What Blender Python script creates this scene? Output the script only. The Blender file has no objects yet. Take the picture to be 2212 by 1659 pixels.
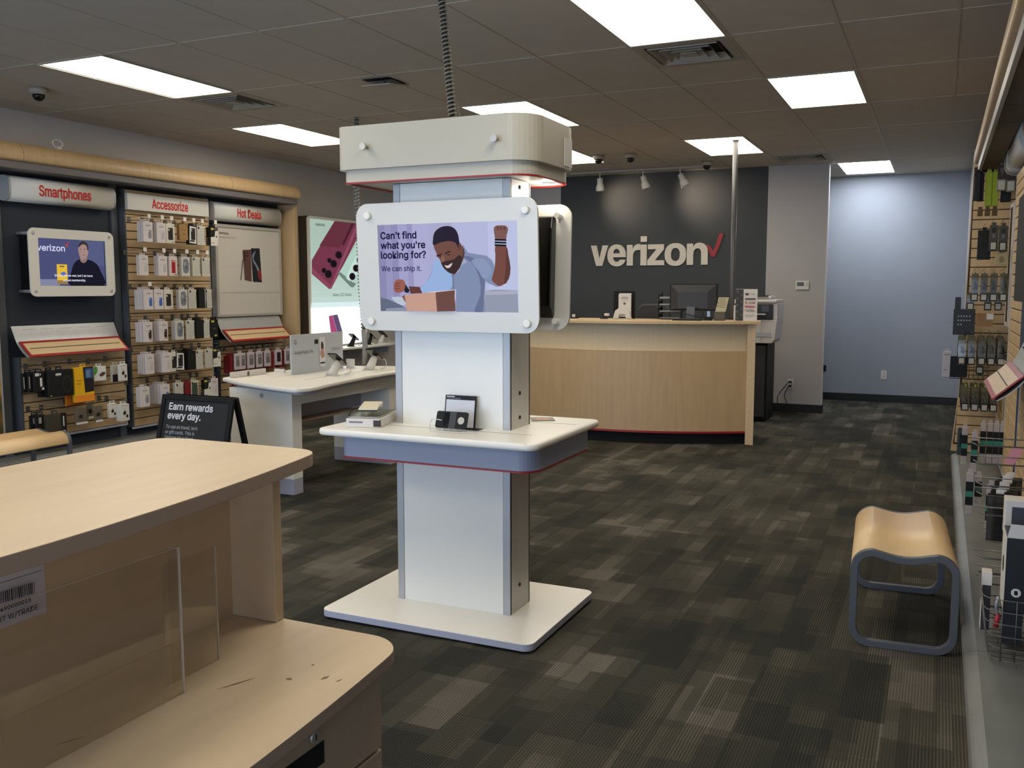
import bpy, bmesh, math, json, random
from mathutils import Vector, Matrix
from mathutils.geometry import tessellate_polygon
random.seed(7)
EXPO = .80; WORLD = 3.1; SPOT = 12; PUCK = .35; LAMPE = 6.3
CARP = [(48, 48, 44), (59, 58, 51), (68, 66, 58), (77, 74, 65), (100, 95, 86)]
SCUFFS = [((-1.227, 1.308), (-1.196, 1.383), .0012), ((-1.221, 1.317), (-1.197, 1.376), .001), ((-1.139, 1.404), (-1.124, 1.406), .0035), ((-1.073, 1.427), (-1.068, 1.451), .003), ((-1.04, 1.43), (-1.036, 1.45), .0015), ((-1.32, 1.027), (-1.301, 1.071), .001), ((-1.135, 1.48), (-1.127, 1.481), .002)]
C = bpy.context.scene.collection
PI = math.pi

# ------------------------------------------------------------------ camera, world, lights, exposure
def lin(c):
    c = c / 255.0
    return c / 12.92 if c <= .04045 else ((c + .055) / 1.055) ** 2.4
def rgb(c): return (lin(c[0]), lin(c[1]), lin(c[2]), 1)

CEIL = 2.978
LAMP = LAMPE            # radiance of the ceiling diffusers
cam_d = bpy.data.cameras.new('camera'); cam = bpy.data.objects.new('camera', cam_d); C.objects.link(cam)
F = 1998.0; YAW, PITCH, ROLL = -.4323, .1035, -.0007
cam_d.sensor_fit = 'HORIZONTAL'; cam_d.sensor_width = 36; cam_d.lens = 36 * F / 2212
cam_d.clip_start = .02; cam_d.clip_end = 100
fw = Vector((math.sin(YAW) * math.cos(PITCH), math.cos(YAW) * math.cos(PITCH), -math.sin(PITCH)))
r0 = Vector((math.cos(YAW), -math.sin(YAW), 0)); u0 = r0.cross(fw)
rt = r0 * math.cos(ROLL) + u0 * math.sin(ROLL); up = -r0 * math.sin(ROLL) + u0 * math.cos(ROLL)
mw = Matrix.Identity(4)
for i in range(3): mw[i][0], mw[i][1], mw[i][2] = rt[i], up[i], -fw[i]
mw.translation = (0, 0, 1.515)
cam.matrix_world = mw
S = bpy.context.scene; S.camera = cam
S.view_settings.view_transform = 'Standard'; S.view_settings.look = 'None'
S.view_settings.gamma = 1; S.view_settings.use_curve_mapping = False
S.view_settings.exposure = EXPO
w = bpy.data.worlds.new('world'); S.world = w; w.use_nodes = True
w.node_tree.nodes['Background'].inputs[0].default_value = (.56, .72, 1, 1)     # daylight outside the open shop front
w.node_tree.nodes['Background'].inputs[1].default_value = WORLD

# ------------------------------------------------------------------ materials
MATS = {}
def mat(name, col, rough=.5, metal=0, spec=.5, emit=0, var=0, scale=8, bump=0, stretch=None, alpha=1, coat=0):
    if name in MATS: return MATS[name]
    m = bpy.data.materials.new(name); m.use_nodes = True; MATS[name] = m
    nt = m.node_tree; b = nt.nodes['Principled BSDF']
    b.inputs['Base Color'].default_value = rgb(col); b.inputs['Roughness'].default_value = rough
    b.inputs['Metallic'].default_value = metal; b.inputs['Specular IOR Level'].default_value = spec
    if coat: b.inputs['Coat Weight'].default_value = coat
    if emit:
        b.inputs['Emission Color'].default_value = rgb(col); b.inputs['Emission Strength'].default_value = emit; b.inputs['Base Color'].default_value = (.004, .004, .004, 1)
    if var or bump:
        tc = nt.nodes.new('ShaderNodeTexCoord'); mp = nt.nodes.new('ShaderNodeMapping')
        geo = nt.nodes.new('ShaderNodeNewGeometry')
        nt.links.new(geo.outputs['Position'], mp.inputs['Vector'])
        mp.inputs['Scale'].default_value = stretch or (1, 1, 1)
        n = nt.nodes.new('ShaderNodeTexNoise'); n.inputs['Scale'].default_value = scale; n.inputs['Detail'].default_value = 5
        nt.links.new(mp.outputs['Vector'], n.inputs['Vector'])
        if var:
            r = nt.nodes.new('ShaderNodeValToRGB')
            a, c = rgb(col), rgb(col)
            r.color_ramp.elements[0].position = .3; r.color_ramp.elements[1].position = .7
            r.color_ramp.elements[0].color = tuple(x * (1 - var) for x in a[:3]) + (1,)
            r.color_ramp.elements[1].color = tuple(min(1, x * (1 + var)) for x in c[:3]) + (1,)
            nt.links.new(n.outputs['Fac'], r.inputs['Fac']); nt.links.new(r.outputs['Color'], b.inputs['Base Color'])
        if bump:
            bp = nt.nodes.new('ShaderNodeBump'); bp.inputs['Strength'].default_value = bump; bp.inputs['Distance'].default_value = .002
            nt.links.new(n.outputs['Fac'], bp.inputs['Height']); nt.links.new(bp.outputs['Normal'], b.inputs['Normal'])
    return m
def glass(name, col=(255, 255, 255), rough=.02, fac=.12):
    m = bpy.data.materials.new(name); m.use_nodes = True; MATS[name] = m
    nt = m.node_tree; nt.nodes.clear()
    o = nt.nodes.new('ShaderNodeOutputMaterial'); mx = nt.nodes.new('ShaderNodeMixShader')
    t = nt.nodes.new('ShaderNodeBsdfTransparent'); t.inputs[0].default_value = rgb(col)
    g = nt.nodes.new('ShaderNodeBsdfGlossy'); g.inputs['Roughness'].default_value = rough
    lw = nt.nodes.new('ShaderNodeLayerWeight'); lw.inputs['Blend'].default_value = .5
    pw = nt.nodes.new('ShaderNodeMath'); pw.operation = 'POWER'; pw.inputs[1].default_value = 4
    mm = nt.nodes.new('ShaderNodeMath'); mm.operation = 'MULTIPLY_ADD'; mm.inputs[1].default_value = .6; mm.inputs[2].default_value = fac * .5; mm.use_clamp = True
    nt.links.new(lw.outputs['Facing'], pw.inputs[0]); nt.links.new(pw.outputs[0], mm.inputs[0])
    nt.links.new(mm.outputs[0], mx.inputs[0])
    nt.links.new(t.outputs[0], mx.inputs[1]); nt.links.new(g.outputs[0], mx.inputs[2]); nt.links.new(mx.outputs[0], o.inputs[0])
    return m
def paint(col, emit=0, rough=.6):       # flat print colours, made once each
    return mat('print_%d_%d_%d%s' % (*col, '_lit%.1f' % emit if emit else ''), col if not emit else col, rough, emit=emit * 2 ** -EXPO, spec=.3 if not emit else 0)

white_lam = mat('white_laminate', (238, 234, 222), .35, var=.02, scale=3)
acrylic_face = mat('warm_white_face', (186, 179, 160), .3, var=.01, scale=2)
bezel_face = mat('screen_face_white', (214, 210, 198), .28, var=.01, scale=2)
white_gloss = mat('white_acrylic_face', (228, 225, 214), .25, var=.01, scale=2)
grey_skirt = mat('grey_laminate', (138, 142, 158), .4, var=.02, scale=5)
edge_grey = mat('grey_edge_band', (168, 168, 180), .5)
alu = mat('brushed_aluminium', (172, 172, 170), .42, metal=.3, var=.03, scale=30, stretch=(1, 1, .05))
alu_dark = mat('aluminium_side', (206, 203, 194), .4, metal=0, var=.04, scale=20, stretch=(1, 1, .05))
red_trim = mat('red_trim', (150, 28, 26), .4)
wood = mat('maple', (204, 176, 134), .42, var=.07, scale=6, stretch=(7, .8, 7))
wood_desk = mat('maple_desk', (206, 184, 150), .38, var=.055, scale=4, stretch=(5, .6, 5))
wood_v = mat('maple_vertical', (190, 160, 118), .45, var=.06, scale=5, stretch=(6, 6, .5))
wood_seat = mat('maple_seat', (228, 194, 144), .42, var=.04, scale=5, stretch=(5, .5, 5))
slat_m = mat('maple_slat', (186, 158, 116), .5, var=.10, scale=4, stretch=(4, 1.2, 1.2))
groove_m = mat('slat_groove', (52, 34, 20), .8)
wood_edge = mat('desk_edge_band', (166, 144, 124), .55)
wood_in = mat('desk_panel', (196, 170, 136), .5, var=.05, scale=4, stretch=(5, .6, 5))
navy = mat('charcoal_fabric', (40, 46, 54), .85, var=.05, scale=60)
fix_frame = mat('fixture_frame', (72, 76, 82), .5)
blackm = mat('black_plastic', (15, 15, 16), .55, spec=.3)
black_deep = mat('black_recess', (8, 8, 9), .8)
black_gloss = mat('black_glass', (8, 8, 10), .12)
dark_grey = mat('dark_grey_plastic', (52, 52, 54), .5)
chrome = mat('chrome', (196, 190, 178), .32, metal=.6)
wire_m = mat('wire', (110, 108, 104), .35, metal=.7)
steel_frame = mat('bench_frame', (82, 84, 88), .5)
wall_m = mat('wall_paint', (174, 170, 168), .85, var=.02, scale=3, bump=.05)
wall_l = mat('wall_paint_brightened', (192, 187, 180), .85, var=.02, scale=3, bump=.05)  # wall paint lightened in colour, as little light reaches the left wall
wall_cool = mat('wall_paint_cool_tint', (150, 154, 163), .85, var=.02, scale=3, bump=.05)  # wall paint with the alcove lamp's cool tint put into its colour
wall_dark = mat('wall_paint_charcoal', (62, 66, 67), .8, var=.03, scale=4, bump=.05)
base_m = mat('vinyl_base', (16, 16, 17), .5)
tile_m = mat('ceiling_board', (186, 178, 164), .95, var=.035, scale=5, bump=.3)
tee_m = mat('ceiling_tee', (180, 172, 158), .6)
vent_m = mat('vent_metal', (158, 150, 136), .6)
vent_dark = mat('vent_gap', (26, 24, 21), .9)
ledge_m = mat('ledge_laminate', (106, 107, 103), .45, var=.22, scale=7, stretch=(1, .35, 1))
card_w = mat('white_card', (214, 208, 200), .6)
offwhite = mat('offwhite_plastic', (205, 202, 192), .4)
clearp = glass('clear_acrylic', (253, 252, 249), .03, .10)
clear_blister = glass('clear_blister', (246, 246, 240), .1, .2)
rubber = mat('black_rubber', (22, 22, 22), .7)

def carpet():
    m = bpy.data.materials.new('carpet'); m.use_nodes = True; nt = m.node_tree; N = nt.nodes; L = nt.links
    b = N['Principled BSDF']; b.inputs['Roughness'].default_value = .95; b.inputs['Specular IOR Level'].default_value = .1
    geo = N.new('ShaderNodeNewGeometry'); sep = N.new('ShaderNodeSeparateXYZ'); L.new(geo.outputs['Position'], sep.inputs[0])
    def math_(op, a, bb):
        n = N.new('ShaderNodeMath'); n.operation = op
        for i, v in enumerate((a, bb)):
            if v is None: continue
            if isinstance(v, (int, float)): n.inputs[i].default_value = v
            else: L.new(v, n.inputs[i])
        return n.outputs[0]
    def brick(bw, rh, ox, oy, off, swap=True):
        cb = N.new('ShaderNodeCombineXYZ')
        a = math_('ADD', sep.outputs[1] if swap else sep.outputs[0], ox); c = math_('ADD', sep.outputs[0] if swap else sep.outputs[1], oy)
        L.new(a, cb.inputs[0]); L.new(c, cb.inputs[1])
        t = N.new('ShaderNodeTexBrick'); L.new(cb.outputs[0], t.inputs['Vector'])
        t.offset = off; t.offset_frequency = 2; t.squash = 1
        t.inputs['Color1'].default_value = (0, 0, 0, 1); t.inputs['Color2'].default_value = (1, 1, 1, 1); t.inputs['Mortar'].default_value = (.5, .5, .5, 1)
        t.inputs['Scale'].default_value = 1; t.inputs['Mortar Size'].default_value = 0; t.inputs['Brick Width'].default_value = bw; t.inputs['Row Height'].default_value = rh
        return t.outputs['Color']
    a = brick(.46, .23, 10.1, 10.02, .37); c = brick(.28, .155, 20.3, 20.11, .55); d = brick(.36, .12, 15.2, 15.07, .4)
    e = brick(.55, .09, 30.2, 30.0, .61)
    s = math_('ADD', math_('MULTIPLY', a, .32), math_('MULTIPLY', c, .30)); s = math_('ADD', s, math_('MULTIPLY', d, .2)); s = math_('ADD', s, math_('MULTIPLY', e, .18))
    nz = N.new('ShaderNodeTexNoise'); nz.inputs['Scale'].default_value = 1.6; nz.inputs['Detail'].default_value = 2; L.new(geo.outputs['Position'], nz.inputs['Vector'])
    s = math_('ADD', s, math_('MULTIPLY', math_('SUBTRACT', nz.outputs['Fac'], .5), .25))
    rp = N.new('ShaderNodeValToRGB'); L.new(s, rp.inputs['Fac'])
    els = rp.color_ramp.elements
    els[0].position = .22; els[0].color = rgb(CARP[0]); els[1].position = .82; els[1].color = rgb(CARP[4])
    for p_, col in ((.42, CARP[1]), (.56, CARP[2]), (.68, CARP[3])):
        q = els.new(p_); q.color = rgb(col)
    # ribs run along Y; a fine cross weave breaks them up
    rib = math_('SINE', math_('MULTIPLY', sep.outputs[0], 2 * PI / .0105), None)
    wv = math_('SINE', math_('MULTIPLY', sep.outputs[1], 2 * PI / .016), None)
    n2 = N.new('ShaderNodeTexNoise'); n2.inputs['Scale'].default_value = 260; n2.inputs['Detail'].default_value = 2; L.new(geo.outputs['Position'], n2.inputs['Vector'])
    amt = math_('MULTIPLY', rib, math_('MULTIPLY', math_('ADD', e, .35), .30))
    amt = math_('ADD', amt, math_('MULTIPLY', wv, .07)); amt = math_('ADD', amt, math_('MULTIPLY', math_('SUBTRACT', n2.outputs['Fac'], .5), 1.3))
    k = math_('ADD', amt, 1.0)
    mul = N.new('ShaderNodeVectorMath'); mul.operation = 'SCALE'; L.new(rp.outputs['Color'], mul.inputs[0]); L.new(k, mul.inputs['Scale'])
    L.new(mul.outputs[0], b.inputs['Base Color'])
    bp = N.new('ShaderNodeBump'); bp.inputs['Strength'].default_value = .5; bp.inputs['Distance'].default_value = .002; L.new(amt, bp.inputs['Height']); L.new(bp.outputs['Normal'], b.inputs['Normal'])
    return m
carpet_m = carpet()

# ------------------------------------------------------------------ mesh builder
class MB:
    def __init__(s): s.v = []; s.f = []; s.m = []; s.mats = []; s.sm = []
    def mi(s, m):
        if m not in s.mats: s.mats.append(m)
        return s.mats.index(m)
    def add(s, vs, fs, m, smooth=False):
        k = len(s.v); i = s.mi(m); s.v += [tuple(v) for v in vs]
        for f in fs: s.f.append(tuple(k + x for x in f)); s.m.append(i); s.sm.append(smooth)
        return s
    def box(s, x0, x1, y0, y1, z0, z1, m, R=None, c=None):
        vs = [Vector((x, y, z)) for z in (z0, z1) for y in (y0, y1) for x in (x0, x1)]
        if R is not None:
            c = Vector(c) if c is not None else Vector(((x0 + x1) / 2, (y0 + y1) / 2, (z0 + z1) / 2))
            vs = [R @ (v - c) + c for v in vs]
        return s.add(vs, [(0, 2, 3, 1), (4, 5, 7, 6), (0, 1, 5, 4), (2, 6, 7, 3), (0, 4, 6, 2), (1, 3, 7, 5)], m)
    def prism(s, pts, a, b, m, axis='z', smooth=False, side=None, caps=True):
        n = len(pts)
        def P(p, h):
            return (p[0], p[1], h) if axis == 'z' else ((p[0], h, p[1]) if axis == 'y' else (h, p[0], p[1]))
        vs = [P(p, a) for p in pts] + [P(p, b) for p in pts]
        if caps: s.add(vs, [tuple(range(n)), tuple(range(2 * n - 1, n - 1, -1))], m)
        s.add(vs, [(i, (i + 1) % n, n + (i + 1) % n, n + i) for i in range(n)], side or m, smooth)
        return s
    def tube(s, path, r, m, seg=6, closed=False):
        P = [Vector(p) for p in path]; n = len(P); vs = []
        nrm = None
        for i, p in enumerate(P):
            a = P[(i - 1) % n] if (closed or i > 0) else P[i]; b = P[(i + 1) % n] if (closed or i < n - 1) else P[i]
            t = (b - a).normalized()
            if nrm is None:
                nrm = t.orthogonal().normalized()
            nrm = (nrm - t * nrm.dot(t)).normalized(); q = t.cross(nrm)
            rr = r[i] if isinstance(r, (list, tuple)) else r
            for k in range(seg):
                an = 2 * PI * k / seg; vs.append(p + (nrm * math.cos(an) + q * math.sin(an)) * rr)
        fs = []
        for i in range(n if closed else n - 1):
            for k in range(seg):
                a = i * seg + k; b = i * seg + (k + 1) % seg; c = ((i + 1) % n) * seg + (k + 1) % seg; d = ((i + 1) % n) * seg + k
                fs.append((a, b, c, d))
        if not closed: fs += [tuple(range(seg))[::-1], tuple((n - 1) * seg + k for k in range(seg))]
        return s.add(vs, fs, m, True)
    def lathe(s, prof, c, m, seg=20, axis='z', R=None, cap=True):
        vs = []; n = len(prof)
        for r, h in prof:
            for k in range(seg):
                an = 2 * PI * k / seg; a, b = r * math.cos(an), r * math.sin(an)
                v = Vector((a, b, h) if axis == 'z' else ((a, h, b) if axis == 'y' else (h, a, b)))
                if R is not None: v = R @ v
                vs.append(v + Vector(c))
        fs = [(i * seg + k, i * seg + (k + 1) % seg, (i + 1) * seg + (k + 1) % seg, (i + 1) * seg + k) for i in range(n - 1) for k in range(seg)]
        s.add(vs, fs, m, True)
        if cap: s.add(vs, [tuple(range(seg))[::-1], tuple((n - 1) * seg + k for k in range(seg))], m)
        return s
    def ring(s, outer, inner, a, b, m, axis='z'):   # two outlines with the same count
        n = len(outer)
        def P(p, h): return (p[0], p[1], h) if axis == 'z' else ((p[0], h, p[1]) if axis == 'y' else (h, p[0], p[1]))
        vs = [P(p, a) for p in outer] + [P(p, a) for p in inner] + [P(p, b) for p in outer] + [P(p, b) for p in inner]
        fs = []
        for i in range(n):
            j = (i + 1) % n
            fs += [(i, j, n + j, n + i), (2 * n + i, 3 * n + i, 3 * n + j, 2 * n + j), (i, 2 * n + i, 2 * n + j, j), (n + i, n + j, 3 * n + j, 3 * n + i)]
        return s.add(vs, fs, m)
    def strip(s, prof, th, a, b, m, axis='y'):      # bent sheet: profile polyline, thickness, extruded from a to b
        P = [Vector(p) for p in prof]; n = len(P); off = []
        for i in range(n):
            t = (P[min(i + 1, n - 1)] - P[max(i - 1, 0)]).normalized(); off.append(P[i] + Vector((-t.y, t.x)) * th)
        return s.prism([tuple(p) for p in P] + [tuple(p) for p in reversed(off)], a, b, m, axis)

def rrect(x0, x1, y0, y1, r, n=6):
    if not isinstance(r, (tuple, list)): r = (r,) * 4
    out = []
    for (cx, cy, a0), q in zip(((x0, y0, PI), (x1, y0, 1.5 * PI), (x1, y1, 0), (x0, y1, .5 * PI)), r):
        sx = 1 if cx == x0 else -1; sy = 1 if cy == y0 else -1
        for k in range(n + 1):
            an = a0 + .5 * PI * k / n
            out.append((cx + sx * q + q * math.cos(an), cy + sy * q + q * math.sin(an)))
    return out

ORG = {}; LASTP = [None]
def part(name, mb, parent=None, label=None, bevel=0, seg=2, kind=None, keep=False):
    """one mesh object. World coordinates in, origin at the parent's (or at the base centre if top-level)."""
    me = bpy.data.meshes.new(name)
    if parent is not None: o0 = ORG[parent]
    elif keep: o0 = Vector((0, 0, 0))
    else:
        xs = [v[0] for v in mb.v]; ys = [v[1] for v in mb.v]; zs = [v[2] for v in mb.v]
        o0 = Vector(((min(xs) + max(xs)) / 2, (min(ys) + max(ys)) / 2, min(zs)))
    me.from_pydata([(v[0] - o0.x, v[1] - o0.y, v[2] - o0.z) for v in mb.v], [], mb.f)
    for m in mb.mats: me.materials.append(m)
    me.polygons.foreach_set('material_index', mb.m); me.polygons.foreach_set('use_smooth', mb.sm)
    bm = bmesh.new(); bm.from_mesh(me); bmesh.ops.remove_doubles(bm, verts=bm.verts, dist=1e-6)
    if bevel == 0 or True: bmesh.ops.recalc_face_normals(bm, faces=bm.faces)
    bm.to_mesh(me); bm.free(); me.update()
    o = bpy.data.objects.new(name, me); C.objects.link(o)
    if parent is not None: o.parent = parent
    else: o.location = o0
    ORG[o] = o0; LASTP[0] = o
    if bevel:
        bv = o.modifiers.new('bevel', 'BEVEL'); bv.width = bevel; bv.segments = seg; bv.limit_method = 'ANGLE'; bv.angle_limit = math.radians(40)
    if label: o['label'] = label
    if kind: o['kind'] = kind
    return o
def thing(name, label, cat, loc, group=None, kind=None):
    o = bpy.data.objects.new(name, None); C.objects.link(o); o.location = loc; o.empty_display_size = .05
    ORG[o] = Vector(loc); o['label'] = label; o['category'] = cat
    if group: o['group'] = group
    return o
def tag(o, label, cat, group=None):
    o['label'] = label; o['category'] = cat
    if group: o['group'] = group
    return o
def struct(name, mb, parent=None, **k):
    o = part(name, mb, parent, keep=parent is None, **k)
    if parent is None: o['kind'] = 'structure'
    return o
def clone(root, loc, rotz=0, label=None, group=None):
    r = root.copy(); C.objects.link(r); r.location = loc; r.rotation_euler = (0, 0, rotz); ORG[r] = Vector(loc)
    if label: r['label'] = label
    if group: r['group'] = group
    for ch in list(root.children):
        c = ch.copy(); C.objects.link(c); c.parent = r
        for g in list(ch.children):
            d = g.copy(); C.objects.link(d); d.parent = c
    return r

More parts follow.
